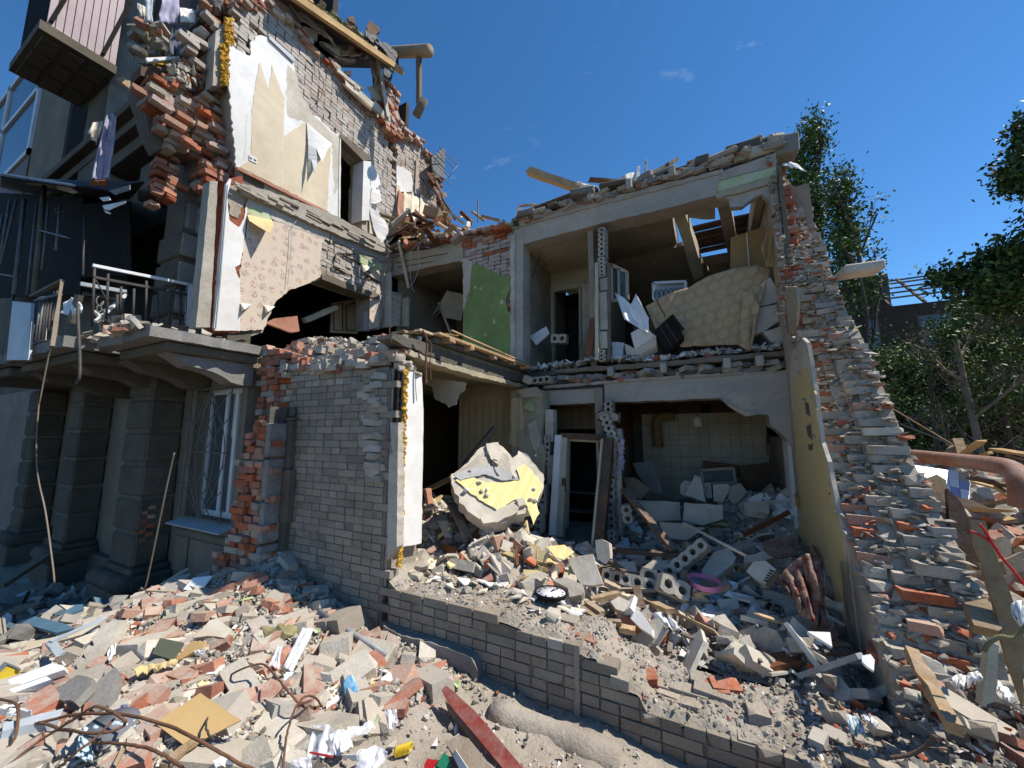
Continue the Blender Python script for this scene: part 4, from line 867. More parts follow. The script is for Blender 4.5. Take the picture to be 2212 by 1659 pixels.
# hollow block partition, ground floor
hb(R_, 'B3', (787, 533), .13, .17, 2, 5.75); hb(R_, 'B3', (785, 600), .3, .14, 1, 5.72, .1, 'concretelight', rr=.05); hb(R_, 'B3', (792, 680), .15, .44, 5, 5.68, -.33)
hb(R_, 'B3', (815, 860), .13, .60, 7, 5.7, .0); hb(R_, 'B3', (812, 985), .13, .2, 2, 5.7, .03); hb(R_, 'B3', (805, 1140), .13, .50, 5, 5.62, .02); hb(R_, 'B3', (808, 1290), .12, .46, 5, 5.6, 0, 'concrete'); hb(R_, 'B3', (810, 1425), .12, .22, 3, 5.55)
box('partition_body', (-1.50, 6.9, 1.8), (.12, 2.1, 2.6), 'roomgray', R_)
for i in range(11):
    p = PY(S('B3', (858+U(-8, 14), 740+i*62))[0], 5.78); box('plaster_piece', p, (.07, .1, U(.2, .5)), RN.choice(['woodgray', 'plasterdirty', 'concretelight']), R_, Euler((U(-.1, .1), U(-.12, .12), U(-.3, .3))).to_matrix(), .01)
ins = Bag()
for i in range(60):
    t = i/59; p = PY(S('B3', (885-30*t*abs(math.sin(t*5))+U(-10, 10), 760+t*230))[0], 5.6); ins.add('rock', Matrix.Translation(p) @ rotm(U(0, 3), U(0, 3), 0) @ Matrix.Diagonal((.07, .05, .06, 1)), 'cloth_lilac')
ins.out('torn_insulation', R_, 0, massname='torn_insulation')
# ---- middle beam
prism('middle_beam', onY(YB, 'B3', (350, 396), (1100, 335), (1990, 285), (2018, 300), (2050, 810), (2030, 800), (1990, 750), (1940, 700), (1885, 665), (1872, 595), (1790, 580), (1720, 570), (1640, 530), (1540, 475), (1300, 486), (800, 505), (340, 524)), -Y_, .36, 'beamgray', R_, .008, .1)
prism('beam_edge', onY(YB-.025, 'B3', (350, 392), (1100, 332), (1700, 300), (1700, 316), (1100, 352), (350, 412)), -Y_, .03, 'beamtan', R_, .008, .06)
prism('beam_haunch', onY(YB-.03, 'B3', (1540, 470), (1700, 560), (1860, 592), (1800, 585), (1720, 600), (1600, 530)), -Y_, .1, 'beamtan', R_, .01)
box('gap_back', (-.75, YB+.5, 3.32), (3.7, .2, .3), 'black', R_)
prism('floor_edge', onY(YB-.02, 'B3', (430, 283), (1100, 232), (2000, 150), (2000, 185), (1100, 268), (430, 306)), -Y_, .9, 'woodgray', R_, .008, .1)
bag = Bag()
for i in range(170):
    x = U(-2.4, .85); bag.add(RN.choice(['half', 'rough', 'rock', 'rock']), Matrix.Translation((x, YB+.02+abs(RN.gauss(0, .08)), 3.22+U(0, .10))) @ rotm(U(-.3, .3), U(-.3, .3), U(-.8, .8)), RN.choice(['mortar', 'concrete', 'red', 'silicate', 'mortardark']))
bag.L = [(k, i, (M if k != 'rock' else M @ Matrix.Diagonal((U(.06, .2), .1, .08, 1))), m) for k, i, M, m in bag.L]
bag.out('slab_debris', R_, 60, massname='slab_crumbs')
for x in (-1.3, -.55, .25, .62): box('joist_end', (x, YB-.01, 3.33), (.09, .2, .14), 'concretelight', R_, None, .01)
hb(R_, 'B3', (330, 352), .3, .11, 3, 5.55, -.03, vertical=False, rr=.36); box('white_chunk', PY(S('B3', (245, 352))[0], 5.5), (.16, .1, .12), 'paleblock', R_, Euler((.3, .4, .2)).to_matrix(), .02)
# ---- upper left room
box('room_floor', (-1.0, 7.7, 3.40), (3.9, 3.5, .08), 'slabdirty', R_)
YU = 7.4
bw = onY(YU, 'A5', (190, 800), (760, 800), (760, 1700), (592, 1700), (588, 1122), (425, 1138), (425, 1700), (190, 1700))
prism('room_wall', bw, -Y_, .1, 'roomcream', R_)
prism('room_wall', [Vector((-2.9, YU-1.5, 3.4)), Vector((-2.9, YU, 3.4)), Vector((-2.9, YU, 5.8)), Vector((-2.9, YU-1.5, 5.8))], X_, .06, 'roomgray', R_)
for P in (((380, 1118), (625, 1070), (622, 1105), (418, 1140), (420, 1500), (382, 1500)), ((588, 1120), (606, 1115), (606, 1500), (590, 1500))): prism('door_frame', onY(YU-.04, 'A5', *P), -Y_, .06, 'woodcream', R_)
prism('door_leaf', onY(YU-.3, 'A5', (610, 1090), (712, 1075), (712, 1530), (615, 1500)), (-.3, -1, 0), .04, 'woodcream', R_)
for z_ in ((1110, 1320), (1345, 1480)): prism('door_panel', onY(YU-.31, 'A5', (630, z_[0]), (695, z_[0]-6), (695, z_[1]), (632, z_[1]-6)), (-.3, -1, 0), .03, 'roomcream', R_)
prism('door_leaf', onY(YU-.2, 'A5', (212, 1130), (265, 1130), (268, 1560), (215, 1560)), -Y_, .04, 'woodcream', R_)
prism('brown_paper', onY(YU-.012, 'A5', (210, 940), (378, 935), (378, 1085), (375, 1120), (212, 1120)), -Y_, .01, 'stripebrown', R_, .01)
prism('soot_stain', onY(YU-.006, 'A5', (545, 905), (580, 890), (640, 878), (690, 880), (700, 905), (640, 920), (590, 915), (560, 935)), -Y_, .004, 'wooddark', R_, .02)
prism('green_paint', onY(YU-.006, 'A5', (290, 1335), (380, 1330), (380, 1440), (350, 1420), (330, 1350)), -Y_, .004, 'greenpaint', R_, .006)
bar('white_pipe', onY(YU-.05, 'A5', (350, 960))[0], onY(YU-.05, 'A5', (352, 1230))[0], .03, .03, 'whitepvc', R_)
tube('cable', spline(onY(6.4, 'A5', (315, 830), (318, 910), (290, 1000), (240, 1140), (215, 1210)), 6), .006, 'black', R_, 5)
tube('cable', spline(onY(6.5, 'A5', (320, 910), (370, 960), (350, 960)), 6), .006, 'black', R_, 5)
prism('ceiling_scrap', onY(6.3, 'A5', (298, 810), (320, 808), (316, 890), (308, 870)), -Y_, .01, 'paperyellow', R_)
box('dark_room', (-2.2, 8.6, 4.5), (1.6, .1, 2.4), 'darkroom', R_); box('room_wall', (-2.95, 8.0, 4.6), (.08, 1.1, 2.4), 'darkroom', R_)
prism('ceiling_lining', [Vector((-2.9, YB+.3, 5.80)), Vector((-1.7, YB+.3, 5.80)), Vector((-1.7, YU, 5.78)), Vector((-2.9, YU, 5.78))], -Z_, .03, 'roomcream', R_)
# hollow partition upstairs
for (y0, y1, n) in ((705, 800, 3), (800, 900, 3), (905, 1040, 5), (1530, 1610, 3)):
    A, B = onY(5.85, 'A5', (740, y0), (745, y1)); holed(R_, (A+B)/2, .12, abs(A.z-B.z)*.97, n, 'concretelight', .2, Euler((0, U(-.03, .03), 0)).to_matrix(), rr=.3)
for (y0, y1) in ((1045, 1130), (1135, 1400), (1405, 1525)):
    A, B = onY(5.87, 'A5', (752, y0), (758, y1)); box('plain_block', (A+B)/2+Y_*.1, (.12, .2, abs(A.z-B.z)*.97), 'concretelight', R_, None, .006)
box('partition_body', (-1.60, 7.7, 4.6), (.09, 3.4, 2.35), 'roomgray', R_)
bar('door_post', onY(5.86, 'A5', (712, 950))[0], onY(5.84, 'A5', (716, 1605))[0], .05, .1, 'woodcream', R_, up=Y_)
bar('door_post', onY(5.92, 'A5', (792, 950))[0], onY(5.92, 'A5', (796, 1600))[0], .05, .06, 'woodgray', R_, up=Y_)
bar('brown_board', onY(6.0, 'A5', (690, 1320))[0], onY(5.95, 'A5', (650, 1570))[0], .12, .03, 'brownboard', R_, up=Y_)
# ---- upper right room
box('room_wall', (-.2, 9.75, 4.5), (3.2, .12, 2.1), 'roomgray', R_)
prism('rug_on_wall', onY(9.6, 'A5', (985, 890), (1130, 880), (1145, 1080), (980, 1090)), -Y_, .02, 'cloth_red', R_)
box('dark_cupboard', (-.35, 9.3, 4.2), (1.0, .4, 1.4), 'wooddark', R_)
for i in range(9): box('rubble_chunk', (U(-.2, .9), 9.2, 5.0+U(-.3, .35)), (U(.2, .5), .3, U(.1, .25)), RN.choice(['concrete', 'mortardark', 'mortar']), R_, Euler((U(-.4, .4), U(-.4, .4), 0)).to_matrix(), .03)
prism('fallen_ceiling', [Vector((-1.5, 7.4, 5.75)), Vector((-.1, 7.2, 5.75)), Vector((.6, 9.4, 4.9)), Vector((-1.5, 9.6, 5.2))], (0, -.4, -1), .1, 'roomgray', R_, .02)
gl = thing('glazed_door', 'cream glazed door hanging open behind the upstairs hollow block partition', 'door', onY(6.3, 'A5', (860, 1200))[0])
g4 = onY(6.4, 'A5', (808, 958), (915, 1010), (918, 1195), (812, 1200))
for i in range(4): bar('door_rail', g4[i], g4[(i+1) % 4], .05, .04, 'woodcream', gl, up=Y_)
A, B = onY(6.4, 'A5', (858, 985), (862, 1198)); bar('door_rail', A, B, .04, .04, 'woodcream', gl, up=Y_); prism('pane', [p+Y_*.01 for p in g4], -Y_, .006, 'pane', gl)
bd = thing('bed_base', 'white metal bed base with wire coils leaning behind the circle patterned carpet', 'bed base', onY(6.9, 'A5', (1200, 1190))[0])
b4 = onY(6.9, 'A5', (1092, 1082), (1310, 1072), (1312, 1180), (1095, 1195))
for i in range(4): bar('rail', b4[i], b4[(i+1) % 4], .045, .04, 'whitepvc', bd, up=Y_)
prism('back_sheet', [p+Y_*.04 for p in b4], -Y_, .01, 'greypvc', bd)
for i in range(6):
    c = b4[3].lerp(b4[2], (i+.7)/6.6)+Z_*.1; tube('coil', [c+Vector((.035*math.cos(a), -.03, .09*math.sin(a)-.02)) for a in [k*.35 for k in range(18)]], .006, 'iron', bd, 5, closed=True)
top = onY(6.15, 'A5', (1040, 1240), (1180, 1160), (1330, 1110), (1480, 1030), (1620, 985), (1790, 958), (1890, 985)); bot = onY(6.0, 'A5', (1110, 1400), (1200, 1450), (1280, 1515), (1400, 1512), (1520, 1500), (1690, 1500), (1810, 1230))
o = drape('circle_carpet', top, bot, 'circlecarpet', None, 48, 30, .085, 3, .01, -Y_, 1, 6); tag(o, 'brown carpet with pale ringed circles draped across the upper right room', 'carpet')
o = drape('circle_carpet', onY(5.96, 'A5', (1700, 1140), (1760, 1130), (1810, 1240)), onY(5.93, 'A5', (1660, 1500), (1740, 1545), (1760, 1510)), 'circlecarpet', None, 14, 20, .05, 3, .01, -Y_, 2); tag(o, 'loose hanging end of the circle patterned carpet near the gable', 'carpet')
o = drape('tan_cloth', onY(5.98, 'A5', (1880, 700), (1930, 640), (1960, 620)), onY(5.95, 'A5', (1815, 850), (1850, 970), (1900, 975)), 'tan', None, 16, 16, .06, 3, .006, -Y_, 3); tag(o, 'tan sheet hanging in the corner under the beam by the gable', 'sheet')
o = drape('tan_cloth', onY(5.94, 'A5', (1905, 760), (1940, 700), (1960, 640)), onY(5.9, 'A5', (1915, 1060), (1960, 1200), (1982, 1225)), 'tan', None, 12, 16, .05, 3, .006, -Y_, 4); tag(o, 'narrow tan strip hanging lowest in the corner by the gable', 'sheet')
o = prism('tan_board', onY(6.6, 'A5', (1612, 775), (1850, 695), (1850, 985), (1612, 985)), -Y_, .03, 'tan', None, .004); tag(o, 'upright tan board behind the circle patterned carpet', 'board'); bar('white_strip', onY(6.56, 'A5', (1722, 745))[0], onY(6.56, 'A5', (1738, 965))[0], .012, .01, 'whitepvc', o, up=Y_)
def leanslab(k, pts, Y, m, label, cat='slab', th=.12, n=(0, -1, .15), amp=.01): o = prism('broken_'+cat, onY(Y, k, *pts), n, th, m, None, amp); tag(o, label, cat); return o
leanslab('A5', ((1800, 1110), (1880, 1040), (1940, 1160), (1930, 1210), (1800, 1240)), 6.1, 'plasterdirty', 'upper pale block leaning at the gable beside the carpet', 'block')
leanslab('A5', ((1800, 1250), (1925, 1225), (1940, 1340), (1850, 1400), (1755, 1440)), 6.05, 'plasterdirty', 'middle pale block leaning at the gable beside the carpet', 'block')
leanslab('A5', ((1830, 1410), (1960, 1370), (2000, 1430), (1960, 1480), (1890, 1480)), 6.0, 'plasterdirty', 'lowest pale block of the heap by the gable upstairs', 'block')
leanslab('A5', ((1935, 1340), (1990, 1290), (1995, 1380), (1940, 1370)), 6.1, 'concretelight', 'small broken block wedged between pale blocks by the gable', 'block')
leanslab('A5', ((805, 1480), (895, 1485), (880, 1600), (820, 1600)), 5.95, 'greypvc', 'pale grey slab piece standing right of the upstairs partition foot')
leanslab('A5', ((940, 1420), (1030, 1370), (1110, 1440), (970, 1525)), 5.95, 'plaster', 'white slab lying on top beside the black box upstairs', 'slab', .1, (0, -.7, .7))
leanslab('A5', ((900, 1490), (975, 1530), (1110, 1450), (1115, 1500), (1010, 1560), (910, 1565)), 5.97, 'plasterdirty', 'lower pale slab beneath the white slab upstairs', 'slab', .12, (0, -.7, .7))
o = drape('white_cloth', onY(6.1, 'A5', (832, 1150), (880, 1170), (940, 1230), (975, 1150)), onY(5.95, 'A5', (900, 1330), (970, 1370), (1060, 1430), (1062, 1320)), 'whitepaper', None, 20, 16, .07, 3, .008, -Y_, 5); tag(o, 'white crumpled sheet folded beside the black box in the upper room', 'sheet')
bb = thing('black_box', 'black plastic box tipped over the edge of the upper floor', 'box', onY(5.85, 'A5', (1200, 1540))[0])
B4 = onY(5.85, 'A5', (1100, 1400), (1210, 1300), (1300, 1440), (1190, 1548)); prism('box_body', B4, (.1, -1, .3), .22, 'black', bb)
for t in (.3, .62): bar('box_rib', B4[0].lerp(B4[1], t)-Y_*.01, B4[3].lerp(B4[2], t)-Y_*.01, .012, .02, 'iron', bb, up=Y_)
bar('box_handle', onY(5.8, 'A5', (1215, 1300))[0], onY(5.8, 'A5', (1290, 1400))[0], .05, .05, 'black', bb, up=Y_)
tube('cable', spline(onY(5.9, 'A5', (1115, 1190), (1130, 1230), (1165, 1290), (1170, 1310)), 5), .008, 'black', bb, 5)
def ufl(x, y): v = Vector((x, y, 3)); return 3.46+.10*max(0, noise.noise(v*1.6)+.3)+.03*noise.noise(v*6)
relief('debris_bed', ufl, -2.85, .88, YB+.0, 8.6, .04, 'dust', R_)
bag = Bag(); strew(bag, ufl, 1300, lambda: (U(-2.8, .85), YB+.02+abs(RN.gauss(0, .5))), [(4, 'rock', 'grav'), (3, 'shard', 'plaster'), (2, 'shard', 'whitepaper'), (1, 'rock', 'concretelight'), (.4, 'rock', 'redraw')], (.03, .15), tiltmax=.9, lift=.05)
bag.out('plaster_debris', R_, 120, massname='plaster_crumbs')
leanslab('A5', ((250, 1440), (370, 1375), (390, 1420), (300, 1500)), 6.3, 'whitepaper', 'white bent sheet standing in the upper left room', 'sheet', .02)
hb(None, 'A5', (450, 1455), .28, .16, 2, 6.3, .1, vertical=False); tag([o for o in bpy.data.objects if o.name.startswith('hollow_block') and o.parent is None][-1], 'grey hollow block on the rubble of the upper left room', 'block')
# ---- kitchen
kit = thing('tiled_wall', 'kitchen wall of worn pale square tiles under a brown painted band', 'tiled wall', (-.3, 8.3, .5))
YK = 8.3
ku = onY(YK, 'B3', (850, 470), (2100, 470), (2100, 1200), (850, 1200)); prism('wall_body', [p+Y_*.03 for p in ku], -Y_, .1, 'mortardark', kit)
prism('brown_band', onY(YK-.0, 'B3', (850, 480), (2060, 470), (2060, 560), (1700, 578), (1000, 583), (850, 560)), -Y_, .02, 'brownboard', kit)
p0 = onY(YK, 'B3', (1012, 585), (1953, 1210)); x0, z0 = p0[0].x, p0[0].z; dx = (onY(YK, 'B3', (1802, 700))[0].x-onY(YK, 'B3', (1306, 700))[0].x)/7; dz = onY(YK, 'B3', (1500, 660))[0].z-onY(YK, 'B3', (1500, 735))[0].z
tm = bpy.data.meshes.new('tile'); bm = bmesh.new(); bmesh.ops.create_cube(bm, size=1, matrix=Matrix.Diagonal((dx*.975, .012, dz*.975, 1))); bmesh.ops.bevel(bm, geom=[e for e in bm.edges if all(v.co.y < 0 for v in e.verts)], offset=.004, segments=1); bm.to_mesh(tm); bm.free(); tm.materials.append(MATS['tilewhite'])
for i in range(15):
    for j in range(9):
        
        o = bpy.data.objects.new('tile', tm); COL.objects.link(o); o.parent = kit; o.matrix_parent_inverse = parent_world(kit).inverted(); o.location = (x0+(i+.5)*dx, YK-.001+U(0, .002), z0-(j+.5)*dz)
box('room_wall', (-1.46, 7.1, 1.8), (.08, 2.4, 2.8), 'brownboard', R_); box('kitchen_ceiling', (-.3, 7.3, 3.12), (2.6, 2.3, .1), 'roomgray', R_)
for z_ in (1.2, 1.9): box('wall_panel', (-1.41, 7.3, z_), (.02, .5, .55), 'roomgray', R_, None, .008)
duct = spline(onY(8.0, 'B3', (1235, 595), (1180, 597), (1130, 610), (1112, 650), (1118, 720), (1130, 805)), 5); tube('duct', duct, .085, 'tan', R_, 12)
for i in range(0, len(duct), 4): pass
prism('vent', onY(YK-.03, 'B3', (1410, 515), (1480, 512), (1480, 575), (1410, 576)), -Y_, .02, 'black', R_)
lampt = thing('hanging_lamp', 'small glass lamp shade hanging in the kitchen', 'lamp', onY(7.2, 'B3', (1390, 480))[0]); A, B = onY(7.2, 'B3', (1390, 480), (1390, 600)); tube('lamp_cord', [A, B], .006, 'iron', lampt, 5); tube('lamp_shade', [B, B-Z_*.06, B-Z_*.17], .05, 'paper', lampt, 10, r1=.09)
gm = thing('gas_meter', 'small grey gas meter with bent pipe on the tiled kitchen wall', 'gas meter', onY(8.1, 'B3', (1890, 820))[0]); prism('meter_box', onY(8.1, 'B3', (1860, 790), (1925, 785), (1925, 860), (1862, 862)), -Y_, .12, 'roomgray', gm); tube('pipe', spline(onY(8.1, 'B3', (1910, 790), (1915, 765), (1935, 768), (1940, 800), (1940, 880)), 5), .025, 'iron', gm, 8); tube('pipe', spline(onY(8.1, 'B3', (1865, 790), (1865, 720), (1900, 715), (1900, 670)), 5), .02, 'rust', gm, 8)
def kb(pts, Y, m, label, cat, th=.03, n=(0, -1, .2), amp=.0): o = prism('kitchen_'+cat.replace(' ', '_'), onY(Y, 'B3', *pts), n, th, m, None, amp); tag(o, label, cat); return o
kb(((1425, 895), (1680, 930), (1685, 1010), (1420, 1000)), 7.6, 'brownboard', 'red brown board standing at the back of the kitchen', 'board')
kb(((1685, 930), (1985, 895), (2010, 1090), (1740, 1110)), 7.2, 'wooddark', 'wide dark brown board leaning at the right of the kitchen', 'board')
o = thing('picture_frame', 'dark picture in a pale frame propped on the kitchen rubble', 'picture', onY(7.1, 'B3', (1530, 1045))[0]); F4 = onY(7.1, 'B3', (1415, 962), (1632, 948), (1648, 1048), (1430, 1050))
for i in range(4): bar('frame_side', F4[i], F4[(i+1) % 4], .04, .03, 'roomcream', o, up=Y_)
prism('canvas', [p+Y_*.01 for p in F4], -Y_, .01, 'ironpale', o)
kb(((955, 915), (1085, 900), (1110, 960), (1155, 1115), (1060, 1110), (985, 990)), 6.6, 'concrete', 'tall grey slab leaning at the left of the kitchen', 'slab', .08, (.2, -1, .2), .006)
kb(((890, 1010), (960, 1010), (1075, 1090), (1010, 1160), (920, 1130)), 6.0, 'woodgray', 'torn brownish board beside the ground floor partition', 'board', .03, (0, -1, .4), .01)
for pts, Y, l in ((((985, 1165), (1270, 1178), (1280, 1300), (1090, 1310), (985, 1260)), 6.2, 'long pitted pale block lying left in the kitchen heap'), (((1300, 1180), (1560, 1200), (1565, 1290), (1430, 1335), (1290, 1300)), 5.9, 'large pitted pale block in the middle of the kitchen heap'),
    (((1130, 1312), (1290, 1320), (1350, 1345), (1450, 1350), (1330, 1430), (1180, 1420)), 5.6, 'lowest pitted pale block of the kitchen heap'), (((1305, 1130), (1370, 995), (1410, 1010), (1450, 1180)), 6.3, 'triangular pale slab piece standing on the kitchen heap'),
    (((1495, 1060), (1600, 1055), (1610, 1100), (1560, 1180), (1500, 1170)), 6.4, 'square pale block left of the cracked grey one'), (((1610, 1070), (1680, 1050), (1725, 1110), (1640, 1200), (1600, 1160)), 6.35, 'rounded grey block on the kitchen heap'),
    (((1275, 1060), (1300, 1030), (1350, 1040), (1310, 1140), (1275, 1120)), 6.5, 'small pale block left of the triangular piece'), (((1700, 1180), (1990, 1165), (2000, 1210), (1900, 1230), (1850, 1290), (1720, 1270)), 6.1, 'broad pale slab at the right of the kitchen heap'),
    (((1415, 1050), (1480, 1050), (1490, 1150), (1450, 1150)), 6.45, 'narrow grey block behind the triangular piece'), (((1795, 1190), (1875, 1190), (1875, 1260), (1800, 1245)), 5.9, 'small square whitish tile on the right kitchen heap')):
    kb(pts, Y, 'plasterdirty' if 'pale' in l else 'concretelight', l, 'block', .16, (U(-.2, .2), -1, U(.1, .5)), .008)
box('daylight_strip', (XG-.02, 6.18, 1.9), (.04, .36, 2.6), 'plaster', R_)  # white strip stands for a bright slit of daylight
box('gable_upper_inner', (XG+.25, 8.0, 4.65), (.5, 3.6, 2.3), 'roomgray', R_); box('gable_lower_inner', (XG+.25, 8.0, 2.75), (.5, 3.6, .8), 'roomgray', R_); box('gable_lower_inner', (XG+.25, 8.3, 1.4), (.5, 3.0, 2.2), 'roomgray', R_)
# ================================================================== GABLE WALL, BROKEN AS A RAMP
def lerpf(T, z):
    for (a, ya), (b, yb) in zip(T, T[1:]):
        if a <= z <= b: return ya+(yb-ya)*(z-a)/(b-a)
    return T[0][1] if z < T[0][0] else T[-1][1]
INN = [(.6, 3.15), (.97, 3.36), (2.1, 4.42), (3.2, 5.1), (3.5, 5.25), (3.62, 5.72), (5.0, 5.78), (6.3, 5.85)]
OUTR = [(.6, 3.28), (1.07, 3.42), (1.6, 3.68), (2.16, 4.2), (3.3, 4.95), (3.86, 5.45), (5.17, 6.3), (5.7, 6.6), (6.3, 7.4)]
GT = .53
gab = thing('gable_wall', 'broken end wall of red and grey bricks stepping down towards the yard on the right', 'brick wall', (XG+.3, 3.6, .6))
bag = Bag(); z = .58; row = 0
while z < 6.28:
    x = XG+.02+U(-.01, .01)
    while x < XG+GT-.10:
        w_ = .25 if (RN.random() < .55 and x+.25 < XG+GT+.01) else .12; t = min(1, (x+w_/2-XG)/GT)
        y = lerpf(INN, z)*(1-t)+lerpf(OUTR, z)*t + U(-.045, .02) - (.05 if RN.random() < .10 else 0)
        if t > .74: m = RN.choice(['silicate', 'silicate', 'paleblock', 'concretelight', 'mortar'] if z < 3.4 else ['silicate', 'paleblock', 'silicate'])
        elif z > 3.6: m = RN.choice(['redraw', 'red', 'redraw', 'redraw', 'silicate', 'mortar'] if t < .5 else ['pinkbrick', 'silicate', 'mortar', 'mortar'])
        else: m = RN.choice(['redraw', 'silicate', 'mortar', 'redraw', 'silicate', 'mortar', 'paleblock', 'red', 'redraw'])
        k = RN.choice(['rough', 'rough', 'whole', 'half'])
        if w_ > .2: M = Matrix.Translation((x+w_/2, y+.06, z)) @ rotm(U(-.05, .05), U(-.035, .035), U(-.16, .16))
        else: M = Matrix.Translation((x+w_/2, y+.12, z)) @ rotm(U(-.05, .05), U(-.04, .04), -math.pi/2+U(-.12, .12))
        bag.add(k, M @ Matrix.Diagonal((1.0, 1, U(.9, 1.12), 1)), m)
        x += w_+.012
    z += .0765; row += 1
bag.out('brick', gab)
# mortar smears and small broken stuff lying on every step
bag = Bag()
for _ in range(1300):
    z = U(.6, 6.3); t = RN.random(); y = lerpf(INN, z)*(1-t)+lerpf(OUTR, z)*t
    bag.add('rock', Matrix.Translation((XG+t*GT, y+U(-.02, .05), z+.02)) @ rotm(U(-.4, .4), U(-.4, .4), U(0, 6)) @ Matrix.Diagonal((U(.05, .16), U(.05, .12), U(.03, .07), 1)), RN.choice(['mortar', 'mortar', 'silicate', 'grav', 'mortar', 'redraw']))
bag.out('mortar_lumps', gab, 0, massname='mortar_lumps')
NS = 6
for k in range(NS):
    t = (k+.5)/NS; x = XG+GT*(k+1)/NS
    zs = [.3]+[.6+i*.0955 for i in range(60)]; pf_ = [Vector((x, lerpf(INN, q)*(1-t)+lerpf(OUTR, q)*t+.012+.03*noise.noise(Vector((t*3, q*4, 0))), q)) for q in zs]
    pf_ += [Vector((x, 9.8, zs[-1])), Vector((x, 9.8, .3))]
    if k < 3:   # window opening low behind the beam, seen from the kitchen
        o = prism('wall_core', pf_, X_, GT/NS-.001, 'mortar', gab)
    else: o = prism('wall_core', pf_, X_, GT/NS-.001, 'mortar', gab)
yp = onX(XG-.02, 'B4', (420, 725), (520, 600), (560, 720), (602, 830), (560, 830), (612, 945), (625, 1185), (680, 1330), (735, 1659)) + onX(XG-.02, 'B8', (640, 330), (657, 480), (645, 620), (632, 960), (612, 985), (566, 900), (545, 600), (532, 455), (478, 398), (430, 370), (366, 250), (372, 0)) + onX(XG-.02, 'B4', (470, 1500), (450, 1350), (440, 1060), (430, 880))
prism('yellow_striped_wallpaper', yp, -X_, .016, 'stripegable', gab, .010, .08)
prism('plaster', onX(XG-.012, 'B4', (405, 610), (430, 490), (500, 395), (535, 430), (560, 560), (600, 800), (650, 1200), (700, 1350), (760, 1659)) + onX(XG-.012, 'B8', (660, 330), (690, 640), (740, 1000), (600, 1010), (560, 600)) + onX(XG-.012, 'B4', (480, 1500), (430, 1000), (412, 800)), -X_, .03, 'plasterdirty', gab, .012, .07)
prism('plaster', onX(XG-.022, 'B8', (640, 620), (665, 640), (690, 960), (632, 985), (628, 760)), -X_, .02, 'plasterdirty', gab, .008)
for c in (((520, 890), (545, 900), (560, 1000), (530, 980)), ((530, 1080), (560, 1060), (575, 1180), (545, 1150)), ((545, 1220), (580, 1210), (575, 1260), (550, 1265))): prism('scar', onX(XG-.027, 'B4', *c), -X_, .012, 'mortardark', gab, .006, .03)
prism('wallpaper_flap', [PX(p, XG-d) for p, d in zip(S('B8', (360, 0), (375, 60), (372, 100), (345, 75), (338, 20)), (.02, .03, .03, .09, .09))], -X_, .004, 'paperyellow', gab, .004)
for a, b in (((455, 325), (495, 400)), ((630, 420), (680, 900))): bar('lath', PX(S('B8', a)[0], XG-.05), PX(S('B8', b)[0], XG-.05), .03, .02, 'woodgray', gab, up=X_, rough=.004)
prism('corner_trim', onY(5.80, 'A5', (1930, 280), (1958, 292), (1990, 600), (2022, 900), (2062, 1350), (2012, 1480), (1990, 1200), (1968, 700)), -Y_, .12, 'woodgray', gab, .006, .08)
prism('green_patch', onY(5.66, 'A5', (2068, 1110), (2160, 1120), (2172, 1330), (2080, 1350)), (-.2, -1, 0), .03, 'creamplaster', gab, .01, .05)
prism('plaster', onX(XG-.01, 'B4', (370, 0), (450, 0), (470, 130), (455, 300), (400, 380), (385, 200)), -X_, .02, 'creamplaster', gab, .008)
o = box('roof_lintel', PY((1858, 584), 5.5), (.36, .25, .10), 'paleblock', None, Euler((0, -.02, .1)).to_matrix(), .015); tag(o, 'pale concrete lintel sticking out to the right from the gable', 'lintel')
drp = drape('pink_rag', onY(5.9, 'A6', (340, 640), (400, 615), (470, 640)), onY(5.8, 'A6', (380, 655), (440, 660), (540, 700)), 'whitepaper', None, 12, 6, .04, 3, .004); tag(drp, 'small pinkish white rag on top of the gable', 'rag')

# ================================================================== HEAP INSIDE
ip = [PY((a, b), c) for a, b, c in [(860, 1240, 3.3), (915, 1235, 3.4), (940, 1100, 5.0), (980, 1180, 4.6), (1050, 1130, 5.0), (1000, 1240, 3.8), (960, 1090, 4.5), (1000, 1130, 4.3), (1050, 1175, 3.95), (1130, 1190, 4.0), (1080, 1150, 4.3), (1150, 1210, 4.8), (1235, 1185, 5.8), (1150, 1290, 3.45), (1290, 1345, 3.45), (1300, 1215, 5.1), (1250, 1270, 4.2), (1400, 1180, 6.0), (1400, 1110, 6.8),
     (1600, 1090, 6.8), (1690, 1065, 6.5), (1500, 1190, 6.0), (1650, 1180, 5.7), (1500, 1270, 5), (1400, 1310, 4.2), (1550, 1360, 4), (1680, 1330, 4.4), (1740, 1260, 4.6), (1600, 1420, 3.6), (1780, 1400, 3.6), (1450, 1390, 3.55), (1700, 1200, 5.3)]] + [Vector((x_, 3.46, .66)) for x_ in (-1.2, -.8, -.4, 0, .4, .8)] + [Vector(p) for p in [(-4.5, 4.5, .95), (-5.5, 5.5, .8), (-5.5, 3.5, .9), (-4, 3.4, .95), (-5, 8, .6), (-2, 8, .5), (.8, 8, 1.3), (.8, 3.5, .55), (0, 8.2, 1.2)]]
INS = Heap(ip, .05, 2.6, 8.)
innr = relief('rubble_heap', INS, -5.86, XG-.0, 3.40, 8.4, .045, 'dust'); tag(innr, 'dusty heap of crumbled plaster and mortar filling the ground floor rooms', 'rubble', kind='stuff')
